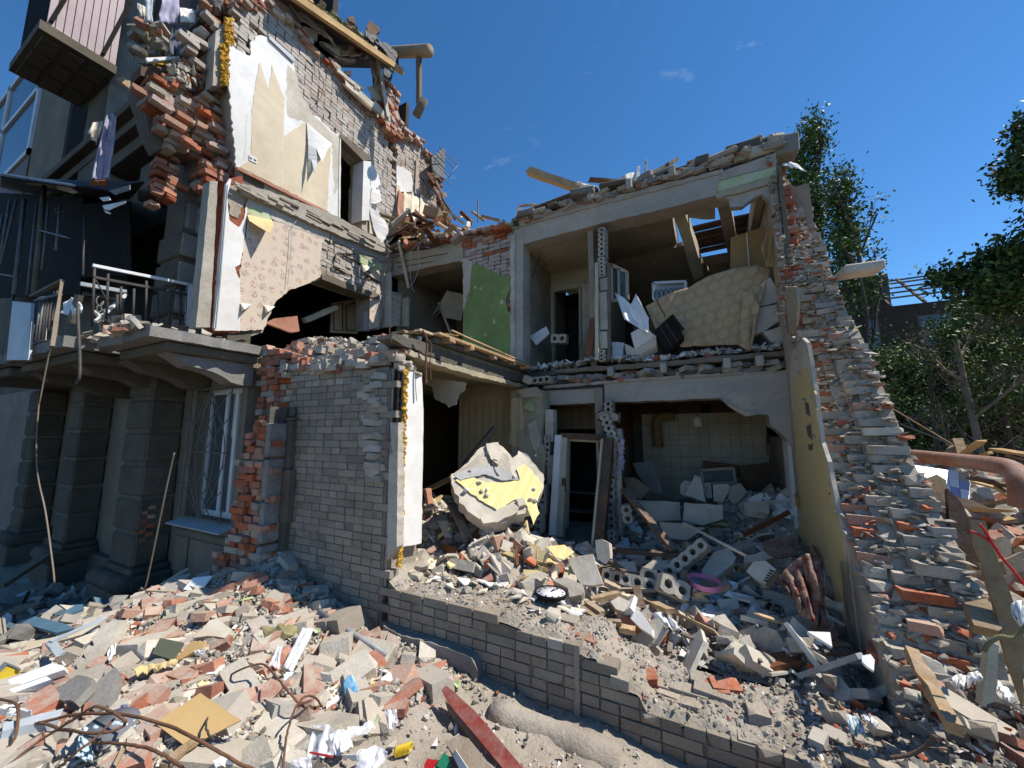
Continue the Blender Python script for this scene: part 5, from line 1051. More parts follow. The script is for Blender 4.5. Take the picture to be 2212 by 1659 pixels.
# ================================================================== YARD RIGHT OF THE GABLE
yp_ = [Vector(p) for p in [(1.3, 2.8, .84), (1.8, 2.6, .9), (2.4, 2.6, .9), (1.6, 3.4, .85), (1.55, 4.2, .8), (2.2, 3.6, .95), (3.2, 3.4, 1.1), (2, 5, 1.0), (3, 5, 1.4), (4, 5, 1.5), (3, 7, 1.6), (5, 7, 1.8), (2.0, 7, 1.2), (7, 8, 1.9), (4, 10, 1.7), (8, 12, 1.6), (10, 16, .8), (3, 14, 1), (12, 12, 1.2), (16, 20, .3), (6, 20, .2)]]
YRD = Heap(yp_, .10, 1.3, 5.)
yard = relief('ground', YRD, XG+GT+.0, 16, 2.4, 22, .12, 'dust'); tag(yard, kind='structure')
lot = mk('asphalt_yard', [(-40, 8, -.02), (60, 8, -.02), (60, 80, .3), (-40, 80, .3)], [(0, 1, 2, 3)], 'asphalt'); tag(lot, kind='structure')

# ================================================================== OLD FACADE IN THE SHADE, LEFT
fac = thing('old_facade', 'shaded stone facade with rusticated pilasters, barred window and balconies on the left', 'building', (-8, FY, 0))
def fbox(name, x0, x1, y0, y1, z0, z1, m, bev=.0): return box(name, ((x0+x1)/2, (y0+y1)/2, (z0+z1)/2), (abs(x1-x0), abs(y1-y0), abs(z1-z0)), m, fac, None, bev)
WX0, WX1, WZ0, WZ1 = -6.50, -5.42, 1.28, 3.02
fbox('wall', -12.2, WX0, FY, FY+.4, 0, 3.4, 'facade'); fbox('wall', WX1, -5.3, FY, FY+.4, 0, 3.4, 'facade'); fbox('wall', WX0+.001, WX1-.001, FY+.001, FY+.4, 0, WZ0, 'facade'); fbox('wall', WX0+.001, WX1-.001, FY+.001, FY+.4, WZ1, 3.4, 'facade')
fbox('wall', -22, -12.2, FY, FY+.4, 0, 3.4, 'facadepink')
fbox('panel_line', -6.75, -5.35, FY-.012, FY, 1.08, 1.11, 'facadegray'); fbox('raised_panel', -6.3, -5.5, FY-.02, FY, .55, 1.0, 'facade', .006); fbox('raised_panel', -6.7, -6.36, FY-.02, FY, .55, 1.0, 'facade', .006)
for z_ in (1.7, 2.15, 2.6): fbox('joint', -6.84, -6.52, FY-.006, FY, z_, z_+.018, 'facadegray')
fbox('window_surround', -6.56, -6.50, FY-.03, FY, 1.1, 3.1, 'facade', .006)
# window
win = fac
for a, b, c, d in ((WX0, WX1, WZ0, WZ0+.07), (WX0, WX1, WZ1-.07, WZ1)): fbox('window_frame', a, b, FY+.14, FY+.2, c, d, 'whitepvc')
for x in (WX0+.04, -6.02, -5.78, WX1-.04): fbox('window_frame', x-.035, x+.035, FY+.135, FY+.205, WZ0, WZ1, 'whitepvc')
fbox('pane', WX0, WX1, FY+.165, FY+.172, WZ0, WZ1, 'pane'); fbox('room_dark', WX0-.2, WX1+.2, FY+.6, FY+.65, 1, 3.2, 'darkroom')
fbox('curtain', WX0+.1, -6.05, FY+.22, FY+.225, WZ0, WZ1, 'plasterdirty')
sl_ = box('window_sill', (-5.93, FY-.07, 1.235), (1.30, .26, .02), 'greypvc', fac, Euler((.22, 0, 0)).to_matrix())
gy = FY-.10
def gb(p, q, r=.008): tube('grille_bar', [Vector((p[0], gy, p[1])), Vector((q[0], gy, q[1]))], r, 'ironpale', fac, 5)
gx0, gx1, gz0, gz1 = -6.46, -5.46, 1.30, 3.0; gm_ = (gx0+gx1)/2
for p, q in (((gx0, gz0), (gx0, gz1)), ((gx1, gz0), (gx1, gz1)), ((gx0, gz0), (gx1, gz0)), ((gx0, gz1), (gx1, gz1)), ((gx0, 2.15), (gx1, 2.15)), ((gm_, gz0), (gm_, gz1))): gb(p, q, .009)
for s_ in (-1, 1):
    for k in range(4):
        w_ = .12+.11*k
        tube('grille_bar', [Vector((gm_+s_*w_*math.sin(math.pi*t/10), gy, gz0+.02+(gz1-gz0-.04)*t/10)) for t in range(11)], .006, 'ironpale', fac, 5) if k in (1, 3) else None
    for z_ in (1.5, 1.8, 2.4, 2.75): gb((gm_, z_-.2), (gm_+s_*.46, z_+.18), .006); gb((gm_, z_+.1), (gm_+s_*.3, z_-.2), .006)
# pilasters
def pilaster(xr, wd, z0, n, ph, m='stonedark', y0=2.455, top=None):
    fbox('pilaster_core', xr-wd+.03, xr-.03, y0+.03, FY+.01, z0, z0+n*ph, 'facadegray')
    for i in range(n): fbox('rusticated_block', xr-wd, xr, y0, FY-.002, z0+i*ph+.015, z0+(i+1)*ph-.03, m, .03)
pilaster(-6.86, .73, .62, 6, .455); pilaster(-9.36, .53, .62, 6, .455); pilaster(-11.6, .6, .5, 6, .46)
for xr, wd in ((-6.72, 1.0), (-9.2, .85), (-11.4, .85)):
    fbox('plinth', xr-wd, xr, 2.30, FY-.003, 0, .36, 'facadegray', .02)
    o = tube('plinth_roll', [Vector((xr-wd-.03, 2.40, .44)), Vector((xr+.0, 2.40, .44))], .11, 'stonedark', fac, 10); fbox('plinth_roll', xr-wd, xr+.02, 2.40, FY-.004, .36, .55, 'stonedark', .03); fbox('plinth_cap', xr-wd+.08, xr-.06, 2.42, FY-.005, .55, .63, 'stonedark', .02)
fbox('plinth', -12, -5.2, FY-.12, FY-.002, 0, .45, 'facadegray', .02); fbox('ledge', -6.5, -5.0, 2.35, 2.84, .30, .45, 'stonedark', .04)
for k in range(8): fbox('exposed_brick', -6.88+.0, -6.852, 2.50+.06*(k % 2), 2.56+.08*(k % 2), .95+k*.06, 1.0+k*.06, 'redraw', .004)
# balcony slabs and corbels
def slabpoly(x0, x1, y0, y1, zt, th, m='concrete', tilt=0): 
    P = [Vector((x0, y0, zt)), Vector((x1, y0, zt)), Vector((x1, y1, zt)), Vector((x0, y1, zt))]; return prism('balcony_slab', P, Z_, th, m, fac, .025, .09)
slabpoly(-6.4, -5.05, 1.73, FY, 3.50, .11, 'concrete'); fbox('balcony_soffit', -6.3, -5.12, 1.9, FY, 3.28, 3.39, 'facadegray', .02)
prism('corbel', [Vector((-5.2, 1.95, 3.28)), Vector((-5.2, 2.84, 3.28)), Vector((-5.2, 2.84, 3.0)), Vector((-5.2, 2.6, 3.02)), Vector((-5.2, 2.4, 3.12)), Vector((-5.2, 2.15, 3.16))], X_, .28, 'concrete', fac, .01)
prism('corbel', [Vector((-6.2, 1.95, 3.28)), Vector((-6.2, 2.84, 3.28)), Vector((-6.2, 2.84, 3.0)), Vector((-6.2, 2.6, 3.02)), Vector((-6.2, 2.4, 3.12)), Vector((-6.2, 2.15, 3.16))], X_, .28, 'facadegray', fac, .01)
slabpoly(-8.9, -6.55, 1.50, FY, 3.52, .13, 'concrete'); fbox('balcony_soffit', -8.8, -6.65, 1.65, FY, 3.27, 3.385, 'facadegray', .02)
for xc in (-7.0, -8.6): prism('corbel', [Vector((xc, 1.75, 3.27)), Vector((xc, 2.84, 3.27)), Vector((xc, 2.84, 2.98)), Vector((xc, 2.5, 3.0)), Vector((xc, 2.2, 3.12)), Vector((xc, 1.9, 3.16))], X_, .28, 'facadegray', fac, .01)
slabpoly(-12.0, -9.3, 1.55, FY, 3.55, .13, 'concrete'); fbox('balcony_soffit', -11.9, -9.4, 1.65, FY, 3.27, 3.40, 'facadegray', .02)
bl = Bag()
def bz(x, y): return 3.50+.02*noise.noise(Vector((x, y, 0))*5)
strew(bl, bz, 420, lambda: (U(-8.6, -5.1), U(1.6, 2.7)), [(4, 'rock', 'grav'), (1.5, 'rock', 'red'), (2, 'shard', 'concretelight'), (1, 'shard', 'mortardark')], (.03, .16), lift=.03)
for _ in range(14): bl.add('half', Matrix.Translation((U(-8.2, -6.6), U(1.6, 2.2), 3.55)) @ rotm(U(-.5, .5), U(-.5, .5), U(0, 3)), RN.choice(['red', 'paleblock', 'redraw']))
bl.out('balcony_rubble', fac, 0, massname='balcony_rubble')
# upper wall
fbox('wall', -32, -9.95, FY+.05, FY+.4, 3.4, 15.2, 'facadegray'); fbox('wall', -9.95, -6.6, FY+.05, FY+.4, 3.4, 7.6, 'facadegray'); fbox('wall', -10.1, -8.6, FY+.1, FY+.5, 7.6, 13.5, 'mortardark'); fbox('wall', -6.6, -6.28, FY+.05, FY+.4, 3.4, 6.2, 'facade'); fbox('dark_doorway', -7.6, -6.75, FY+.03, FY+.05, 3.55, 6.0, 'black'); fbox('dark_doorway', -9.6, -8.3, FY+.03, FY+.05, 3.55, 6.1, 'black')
for i in range(4):
    z0_ = 3.62+i*.425; fbox('rusticated_block', -7.2, -6.56, 2.44, FY, z0_, z0_+.385, 'stonedark', .03); fbox('lit_block_face', -6.575, -6.54, 2.47, FY-.02, z0_+.03, z0_+.36, 'quoinlit', .012)  # paler plates on one side of the dark blocks imitate sunlight
fbox('pilaster_core', -7.15, -6.60, 2.48, FY+.06, 3.5, 6.8, 'facadegray'); fbox('rusticated_block', -7.2, -6.56, 2.5, FY, 5.34, 5.75, 'concrete', .03); fbox('lit_block_face', -6.60, -6.53, 2.62, FY-.02, 5.32, 5.7, 'quoinlit', .012)
fbox('capital', -7.25, -6.53, 2.62, FY, 5.80, 6.12, 'concrete', .02); fbox('capital', -7.25, -6.50, 2.58, FY, 6.12, 6.2, 'concrete', .02); fbox('capital', -7.25, -6.50, 2.58, FY, 6.24, 6.34, 'concrete', .02)
for x, r, m in ((-6.45, .022, 'woodgray'), (-6.36, .012, 'ironpale'), (-6.28, .02, 'woodgray')): bar('cable_duct', Vector((x, FY-.06, 3.5)), Vector((x+.02, FY-.06, 6.1)), r*2, r*2, m, fac, rough=.004)
fbox('wall', -6.5, -5.9, FY+.0, FY+.3, 3.45, 6.3, 'facadegray')
# cornice along the facade
for y0, z0_, z1_ in ((2.25, 7.85, 8.0), (2.38, 7.66, 7.845), (2.52, 7.4, 7.655)): fbox('cornice', -13.2, -7.55, y0, FY+.05, z0_, z1_, 'facadegray', .01)
fbox('cornice', -8.4, -7.9, 2.5, FY, 6.3, 6.9, 'facadegray', .02)
# column, upper left; its sunlit side is only a paler colour
fbox('column', -11.1, -10.12, 2.40, FY+.05, 7.2, 13.5, 'facadegray'); fbox('lit_side_paint', -10.12, -10.10, 2.41, FY+.04, 7.2, 13.5, 'concretelight')
# bay box with ribbed siding above, far left
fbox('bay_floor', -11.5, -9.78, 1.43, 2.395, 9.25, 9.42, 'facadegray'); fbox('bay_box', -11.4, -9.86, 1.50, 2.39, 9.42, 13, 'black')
for i in range(9): fbox('siding_rib', -9.86, -9.83, 1.51+i*.098, 1.60+i*.098, 9.44, 13, 'siding', .004)
for a in range(3):
    for b in range(3): fbox('soffit_coffer', -11.4+a*.53, -10.98+a*.53, 1.5+b*.3, 1.72+b*.3, 9.22, 9.25, 'mortardark', .004)
for y in (1.55, 2.2): bar('strut', Vector((-9.80, y, 9.5)), Vector((-9.8, y+.25, 10.9)), .05, .05, 'black', fac)
for x0_, x1_, z0_, z1_ in ((-26, -25.8, 10.9, 15), (-22.2, -22.0, 10.9, 15), (-18.2, -18.0, 10.9, 13.2), (-26, -18.0, 10.9, 11.05), (-26, -18, 13.1, 13.25), (-26, -18, 14.8, 15)): fbox('window_frame', x0_, x1_, FY-.02, FY+.05, z0_, z1_, 'whitepvc')
fbox('pane', -25.9, -18.1, FY+.03, FY+.049, 11, 14.9, 'pane'); fbox('brown_apron', -27, -17.8, FY-.01, FY+.049, 7.5, 10.7, 'brownboard')
fbox('grey_panel', -17.6, -14.6, FY-.01, FY+.049, 7.5, 13.5, 'facade'); fbox('dark_doorway', -14.5, -11.2, FY+.02, FY+.049, 8.05, 11.5, 'black')
# broken brick corner pillar above
pil = thing('broken_pillar', 'jagged pillar of loose sunlit red bricks at the upper corner of the facade', 'brick pillar', (-6.2, 2.6, 6))
bag = Bag(); P0 = onX(-6.15, 'A1', (1130, 620), (1300, 560), (1480, 640), (1640, 660), (1800, 620), (1950, 760), (1900, 1000), (1880, 1200), (1840, 1320), (1600, 1400), (1560, 1180), (1400, 1110), (1300, 1100), (1230, 960), (1160, 720))
masonry(bag, P0, X_, lambda u, z: RN.choice(['redraw', 'redraw', 'red', 'pinkbrick', 'mortar']), jit=.10, kinds=('rough', 'half', 'rough'), tilt=.13, gap=.12)
masonry(bag, [p-X_*.14 for p in P0], X_, lambda u, z: RN.choice(['redraw', 'mortar', 'red']), jit=.03, kinds=('rough',), tilt=.05)
masonry(bag, onX(-6.50, 'A1', (1220, 960), (1310, 1000), (1380, 1120), (1380, 1320), (1380, 1550), (1160, 1600), (1240, 1330)), X_, lambda u, z: RN.choice(['redraw', 'red', 'redraw']), jit=.03, kinds=('rough', 'half'), tilt=.08)
masonry(bag, onX(-6.05, 'A1', (1560, 1280), (1840, 1300), (1850, 1480), (1780, 1400), (1620, 1420), (1570, 1560)), X_, lambda u, z: RN.choice(['redraw', 'red']), jit=.04, kinds=('rough', 'half'), tilt=.1)
bag.out('brick', pil)
prism('pillar_core', [p-X_*.25 for p in P0], X_, .3, 'mortardark', pil, .01)
fbox('pillar_mass', -7.1, -6.5, 2.5, 3.2, 6.2, 8.0, 'mortardark')
bag = Bag(); 
for _ in range(160): 
    p = PX(S('A1', (U(1300, 1560), U(470, 660)))[0], -6.2+U(-.15, .1)); bag.add('rock', Matrix.Translation(p) @ rotm(U(0, 3), U(0, 3), U(0, 3)) @ Matrix.Diagonal((U(.05, .16), .1, .1, 1)), RN.choice(['grav', 'paleblock', 'redraw', 'paleblock']))
bag.out('rubble', pil, 0, massname='rubble_mass')
prism('white_board', onX(-6.3, 'A1', (1125, 445), (1385, 432), (1390, 450), (1140, 475)), (1, 0, .6), .03, 'plaster', pil); prism('foam_edge', onX(-6.33, 'A1', (1200, 455), (1385, 448), (1390, 475), (1290, 505), (1210, 490)), X_, .1, 'foam', pil, .01, .04)
prism('dark_slab', onX(-6.35, 'A1', (1090, 505), (1290, 515), (1290, 590), (1150, 600), (1085, 580)), X_, .3, 'wooddark', pil, .01)
prism('grey_post', onX(-5.93, 'A1', (1665, 240), (1735, 200), (1730, 660), (1640, 660)), X_, .2, 'concretelight', pil, .004); prism('grey_post_front', onY(2.72, 'A1', (1560, 280), (1668, 235), (1640, 660), (1535, 600)), -Y_, .2, 'facade', pil, .01)
bag = Bag(); masonry(bag, onX(-6.0, 'A1', (1440, 280), (1560, 200), (1700, 100), (1735, 130), (1730, 210), (1560, 300), (1540, 520), (1460, 480)), X_, lambda u, z: RN.choice(['pinkbrick', 'limebrick', 'redraw']), jit=.05, kinds=('rough', 'half'), tilt=.1)
for i in range(420):
    t = i/419; p = PX(S('A1', (1722+U(-14, 40)+(34*(t < .4)), 150+t*500))[0], -5.90+U(-.02, .03)); bag.add('rock', Matrix.Translation(p) @ rotm(U(0, 3), U(0, 3), U(0, 3)) @ Matrix.Diagonal((.07, .06, .07, 1)), 'foam')
bag.out('corner_brick', pil, 60, massname='mounting_foam')
# cluttered dark opening with hanging cloths above the pillar
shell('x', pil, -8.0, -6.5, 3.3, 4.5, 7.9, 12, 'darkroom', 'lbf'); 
for i, (a, b, c, d, m) in enumerate((((1120, 0), (1180, 0), (1120, 180), (1160, 200), 'greypvc'), ((1240, 0), (1380, 0), (1230, 180), (1370, 180), 'cloth_lilac'), ((1330, 200), (1450, 200), (1300, 430), (1430, 440), 'cloth_grey'), ((1380, 60), (1500, 80), (1390, 170), (1500, 190), 'plaster'), ((1060, 20), (1120, 60), (1080, 130), (1110, 150), 'plasterdirty'))):
    drape('torn_sheet', onX(-6.45, 'A1', a, b), onX(-6.40, 'A1', c, d), m, pil, 10, 10, .08, 3, .01, X_, i+11)
bag = Bag()
for _ in range(36): p = PX(S('A1', (U(1060, 1300), U(200, 520)))[0], -7.3+U(-.2, .2)); bag.add(RN.choice(['half', 'rough']), Matrix.Translation(p) @ rotm(U(-.5, .5), U(-.5, .5), U(0, 3)), RN.choice(['mortar', 'concrete', 'silicate', 'red']))
for _ in range(50): p = PX(S('A1', (U(1560, 1900), U(0, 110)))[0], -6.3+U(-.2, .2)); bag.add(RN.choice(['half', 'rough']), Matrix.Translation(p) @ rotm(U(-.5, .5), U(-.5, .5), U(0, 3)), RN.choice(['mortar', 'concrete', 'silicate', 'red']))
bag.out('loose_brick', pil)
t = bar('orange_board', onX(-7.0, 'A1', (925, 605))[0], onX(-6.9, 'A1', (1035, 690))[0], .12, .04, 'wood', None, up=X_); tag(t, 'short orange plank stuck in the broken cornice left of the brick pillar', 'plank')
# cloths hanging from the cornice
o = drape('lilac_curtain', onX(-6.75, 'A1', (815, 900), (860, 870), (900, 900)), onX(-6.7, 'A1', (695, 1390), (780, 1380), (845, 1370)), 'cloth_lilac', None, 18, 26, .07, 2.5, .006, X_, 21); tag(o, 'long lilac grey curtain hanging from the broken cornice', 'curtain')
o = drape('cream_cloth', onX(-6.85, 'A1', (720, 945), (795, 938)), onX(-6.85, 'A1', (675, 1030), (750, 1115)), 'paper', None, 10, 12, .06, 2.5, .006, X_, 22); tag(o, 'small cream cloth beside the long lilac curtain', 'cloth')
o = drape('brown_cloth', onX(-6.7, 'A1', (690, 1395), (830, 1385)), onX(-6.75, 'A1', (700, 1430), (840, 1440)), 'brownboard', None, 8, 5, .03, 2.5, .006, X_, 23); tag(o, 'brown hem showing below the lilac curtain', 'cloth')
# railings
rl = thing('balcony_railing', 'wrought iron railing with white top rail and scrolls on the broken balcony', 'railing', (-6.5, 2.2, 3.5))
RX = -6.5
def rb(p, q, r, m='iron', sides=6): return tube('baluster', [PX(S('A3', p)[0], RX), PX(S('A3', q)[0], RX)], r, m, rl, sides)
bar('top_rail', PX(S('A3', (715, 625))[0], RX), PX(S('A3', (1455, 772))[0], RX), .04, .035, 'whitepvc', rl); bar('lower_rail', PX(S('A3', (620, 768))[0], RX-.25), PX(S('A3', (975, 830))[0], RX-.2), .05, .045, 'greypvc', rl)
bar('middle_rail', PX(S('A3', (720, 715))[0], RX), PX(S('A3', (1450, 850))[0], RX), .03, .03, 'iron', rl); bar('bottom_rail', PX(S('A3', (640, 840))[0], RX-.2), PX(S('A3', (960, 890))[0], RX-.2), .03, .03, 'iron', rl)
for a, b in (((730, 640), (710, 1100)), ((835, 690), (820, 1040)), ((935, 790), (925, 1010)), ((1035, 805), (1025, 1085)), ((1130, 745), (1125, 1080)), ((1218, 840), (1215, 1075)), ((1310, 850), (1305, 1082)), ((1395, 795), (1390, 1085)), ((1447, 770), (1440, 1090)), ((905, 850), (900, 1010))): rb(a, b, .014)
prism('end_post', onX(RX+.02, 'A3', (1452, 765), (1518, 772), (1500, 1092), (1438, 1092)), X_, .06, 'whitepvc', rl)
for c, r in (((770, 900), 28), ((800, 940), 24), ((765, 960), 20), ((1420, 960), 26), ((1425, 1050), 24)):
    tube('scroll', [PX(S('A3', (c[0]+r*math.cos(k*.4), c[1]+1.3*r*math.sin(k*.4)))[0], RX) for k in range(12)], .008, 'ironpale', rl, 5)
tube('scroll', spline(onX(RX, 'A3', (740, 740), (800, 850), (835, 930), (800, 1010), (745, 1060)), 5), .008, 'iron', rl, 5)
for a, b in (((735, 1060), (975, 850)), ((735, 980), (790, 1050))): bar('white_brace', PX(S('A3', a)[0], RX-.15), PX(S('A3', b)[0], RX-.3), .03, .03, 'whitepvc', rl)
r2 = thing('front_railing', 'bent front railing of thin dark balusters at the left balcony', 'railing', (-7.2, 1.5, 3.5))
for i in range(10):
    t = i/9; tube('baluster', [PY(S('A3', (275+t*190, 900-t*90))[0], 1.52), PY(S('A3', (222+t*215, 1212-t*25))[0], 1.50)], .011, 'ironpale' if i < 4 else 'iron', r2, 6)
bar('top_rail', PY(S('A3', (245, 865))[0], 1.52), PY(S('A3', (480, 745))[0], 1.55), .045, .035, 'woodgray', r2); bar('hand_rail', PY(S('A3', (270, 900))[0], 1.52), PY(S('A3', (470, 850))[0], 1.52), .03, .03, 'iron', r2)
bar('corner_post', PY(S('A3', (475, 760))[0], 1.45), PY(S('A3', (405, 1250))[0], 1.3), .03, .03, 'woodgray', r2, rough=.004); prism('white_panel', onY(1.56, 'A3', (290, 870), (360, 858), (350, 1200), (240, 1215)), -Y_, .01, 'plaster', r2)
cg = thing('steel_cage', 'tall upright steel bars of the torn balcony cage at the left edge', 'bars', (-8, 1.7, 4))
for a, b, r, m in (((75, 120), (-10, 640), .022, 'ironpale'), ((125, 125), (0, 640), .02, 'ironpale'), ((188, 120), (108, 850), .03, 'ironpale'), ((282, 148), (208, 850), .016, 'ironpale'), ((342, 15), (262, 850), .035, 'woodgray'), ((375, 155), (322, 660), .014, 'ironpale'), ((462, 165), (430, 510), .014, 'ironpale'), ((20, 235), (-20, 420), .02, 'ironpale'), ((650, 240), (640, 700), .012, 'iron'), ((100, 860), (95, 1000), .02, 'iron')):
    tube('bar', [PY(S('A3', a)[0], 1.7), PY(S('A3', b)[0], 1.62)], r, m, cg, 6)
bar('cross_bar', PY(S('A3', (315, 358))[0], 1.66), PY(S('A3', (525, 412))[0], 1.66), .04, .02, 'ironpale', cg); bar('cross_bar', PY(S('A3', (0, 693))[0], 1.66), PY(S('A3', (110, 712))[0], 1.66), .03, .02, 'ironpale', cg)
for c in ((460, 200), (430, 480), (290, 300), (180, 540), (150, 680)): tube('scroll', [PY(S('A3', (c[0]+34*math.cos(k*.45), c[1]+20*math.sin(k*.45)))[0], 1.7) for k in range(11)], .007, 'iron', cg, 5)
aw = thing('torn_awning', 'collapsed dark awning with torn white metal strips over the left balcony', 'awning', (-8, 2, 6))
prism('roof_sheet', [PY(p, y) for p, y in zip(S('A1', (0, 1345), (570, 1430), (700, 1440), (840, 1470), (1000, 1420), (1110, 1400), (1000, 1530), (700, 1530), (300, 1500), (0, 1440)), (1.3, 1.5, 1.7, 1.9, 2.1, 2.3, 2.8, 2.8, 2.8, 2.8))], (0, -.3, 1), .02, 'tarblack', aw, .01)
bar('edge_strip', PY(S('A1', (0, 1338))[0], 1.3), PY(S('A1', (570, 1428))[0], 1.5), .03, .02, 'greypvc', aw)
for P, m in ((((790, 1585), (970, 1550), (965, 1562), (830, 1618), (800, 1610)), 'whitepvc'), (((765, 1525), (840, 1515), (848, 1540), (790, 1550)), 'whitepvc'), (((800, 1620), (850, 1640), (845, 1648), (815, 1640)), 'whitepvc'), (((430, 1430), (540, 1445), (600, 1480), (560, 1490), (440, 1455)), 'paper'), (((840, 1470), (1000, 1425), (1000, 1460), (880, 1500)), 'ironpale'), (((190, 1400), (430, 1430), (430, 1450), (200, 1415)), 'wood')):
    prism('torn_strip', onY(1.75, 'A1', *P), (0, -1, .5), .01, m, aw)
prism('dark_curtain', onY(2.4, 'A3', (640, 150), (1000, 130), (1010, 700), (620, 720)), -Y_, .02, 'black', aw, .01); prism('shade_backing', onY(2.42, 'A3', (-80, 60), (640, 100), (620, 850), (-80, 880)), -Y_, .02, 'black', aw); prism('shutter', onY(2.6, 'A3', (450, 450), (640, 460), (620, 830), (440, 820)), -Y_, .02, 'black', aw)  # black backing sheet behind the cage bars is put in as painted shade
o = prism('pale_blue_panel', onY(1.45, 'A3', (95, 900), (240, 915), (215, 1355), (50, 1355)), -Y_, .03, 'greypvc', None); tag(o, 'pale blue sheet metal panel of the leftmost balcony', 'panel')
rod = spline([PY(p, 1.35) for p in S('A3', (440, 1165), (385, 1290), (350, 1450), (310, 1659))+S('B1', (298, 300), (280, 600), (296, 850), (350, 1100), (405, 1500), (420, 1650))], 5)
tag(tube('hanging_wire', rod, .0065, 'woodgray', None, 6), 'long thin bent wire hanging from the left balcony to the ground', 'wire')
tag(tube('dark_strap', spline([PY(p, 1.35) for p in S('A3', (600, 930), (605, 1100), (615, 1300), (615, 1470), (590, 1540))], 5), .014, 'iron', None, 6), 'dark strap dangling under the balcony between two slabs', 'strap')
tag(tube('leaning_wire', spline([PY(p, 2.0) for p in S('B1', (1345, 650), (1310, 800), (1240, 1130), (1160, 1520), (1115, 1700))+S('B5', (1080, 280), (1020, 480))], 5), .008, 'woodgray', None, 6), 'thin rusty wire leaning between pilaster and barred window', 'wire')
o = holed(None, PY(S('A3', (862, 1075))[0], 1.95), .42, .19, 2, 'paleblock', .2, Euler((.2, -.12, .3)).to_matrix(), vertical=False, rr=.34, name='hollow_block'); tag(o, 'pale hollow block with two openings on the balcony edge', 'block')
o = prism('broken_stick', onY(1.5, 'A3', (575, 850), (610, 850), (545, 1070), (515, 1062)), -Y_, .04, 'woodgray', None, .004); tag(o, 'short broken stick hanging at the balcony gap', 'stick')
o = drape('white_rag', onY(1.52, 'A3', (490, 930), (550, 870), (600, 890)), onY(1.5, 'A3', (500, 1000), (560, 1020), (650, 980)), 'whitepaper', None, 10, 8, .05); tag(o, 'torn white rag caught between the balcony railings', 'rag')

# ================================================================== BROKEN ROOF ABOVE THE SIDE WALL
rf = thing('broken_roof', 'torn roof edge with pale timber, black felt and hanging grey sheets', 'roof', (-6, 5, 9))
EA, EB = PX(S('A2', (640, -60))[0], -5.55), PX(S('A2', (1525, 552))[0], -5.5)
bar('eave_timber', EA, EB, .07, .12, 'roofwood', rf, rough=.004)
up_ = Vector((-2.6, 0, 1.5))
prism('roof_deck', [EA+Z_*.08, EB+Z_*.08, EB+up_, EA+up_], (.5, 0, .86), .06, 'tarblack', rf, .02, .1); prism('roof_boards', [EA+Z_*.0, EB+Z_*.0-Y_*.1, EB+up_-Z_*.1, EA+up_-Z_*.1], (.5, 0, .86), .03, 'wooddark', rf)
bar('inner_timber', PX(S('A2', (730, 0))[0], -6.0), PX(S('A2', (1270, 345))[0], -6.0), .05, .1, 'insul', rf, rough=.01)
for a, b in (((915, 15), (900, 70)), ((1115, 205), (1105, 258)), ((820, 0), (800, 30))): bar('rafter_end', onX(-5.62, 'A2', a)[0], onX(-5.7, 'A2', b)[0], .09, .06, 'roofwood', rf, up=X_)
bag = Bag()
for i in range(260):
    t = RN.random(); p = PX(S('A2', (760+t*600+U(-30, 40), 60+t*330+U(-40, 30)))[0], -6.05+U(-.15, .1)); bag.add('rock', Matrix.Translation(p) @ rotm(U(0, 3), U(0, 3), U(0, 3)) @ Matrix.Diagonal((U(.1, .3), U(.1, .3), .12, 1)), 'insul')
bag.out('insulation', rf, 0, massname='insulation')
box('attic_back', (-8.0, 5.0, 9.6), (.1, 3.2, 3.0), 'darkroom', rf); box('attic_floor', (-7.4, 5.0, 8.75), (2.2, 5.2, .1), 'slabdirty', rf); box('attic_end', (-7.0, 6.3, 9.4), (1.9, .1, 1.8), 'darkroom', rf)
prism('white_sheet', onX(-6.0, 'A2', (300, -30), (600, -30), (690, 60), (735, 150), (742, 178), (700, 196), (640, 160), (560, 125), (480, 60), (380, 35)), (1, 0, -.1), .02, 'plaster', rf, .01, .1)
for i, (T, B, m) in enumerate(((((590, -20), (650, -20), (700, -20)), ((740, 160), (860, 230), (1000, 355)), 'plasterlilac'), (((700, -20), (760, 60), (830, 130)), ((870, 230), (950, 310), (1020, 362)), 'plasterdirty'), (((870, 330), (1000, 350), (1100, 345)), ((960, 385), (1050, 430), (1110, 435)), 'concretelight'), (((1100, 350), (1180, 375), (1250, 380)), ((1120, 430), (1180, 440), (1230, 400)), 'plasterdirty'), (((1190, 430), (1260, 400), (1320, 350)), ((1200, 470), (1270, 450), (1330, 430)), 'concretelight'), (((1260, 470), (1300, 450), (1330, 440)), ((1290, 600), (1330, 700), (1390, 780)), 'plasterdirty'), (((1250, 670), (1320, 660), (1370, 640)), ((1300, 760), (1360, 800), (1400, 860)), 'plasterdirty'))):
    drape('hanging_sheet', onX(-5.95, 'A2', *T), onX(-5.88, 'A2', *B), m, rf, 14, 12, .10, 3, .02, X_, 30+i)
for P, m in ((((760, 200), (870, 240), (865, 320), (750, 280)), 'concretelight'), (((730, 180), (755, 175), (748, 240), (725, 235)), 'iron'), (((1010, 440), (1170, 455), (1165, 480), (1090, 475)), 'mortar'), (((1085, 545), (1135, 545), (1130, 585), (1090, 570)), 'concretelight'), (((1150, 615), (1240, 680), (1220, 690), (1140, 640)), 'plaster')):
    prism('torn_piece', onX(-5.9, 'A2', *P), X_, .12, m, rf, .01)
bar('white_board', onX(-5.7, 'A2', (1335, 440))[0], onX(-5.7, 'A2', (1415, 905))[0], .03, .09, 'plasterdirty', rf, up=Y_, rough=.003)
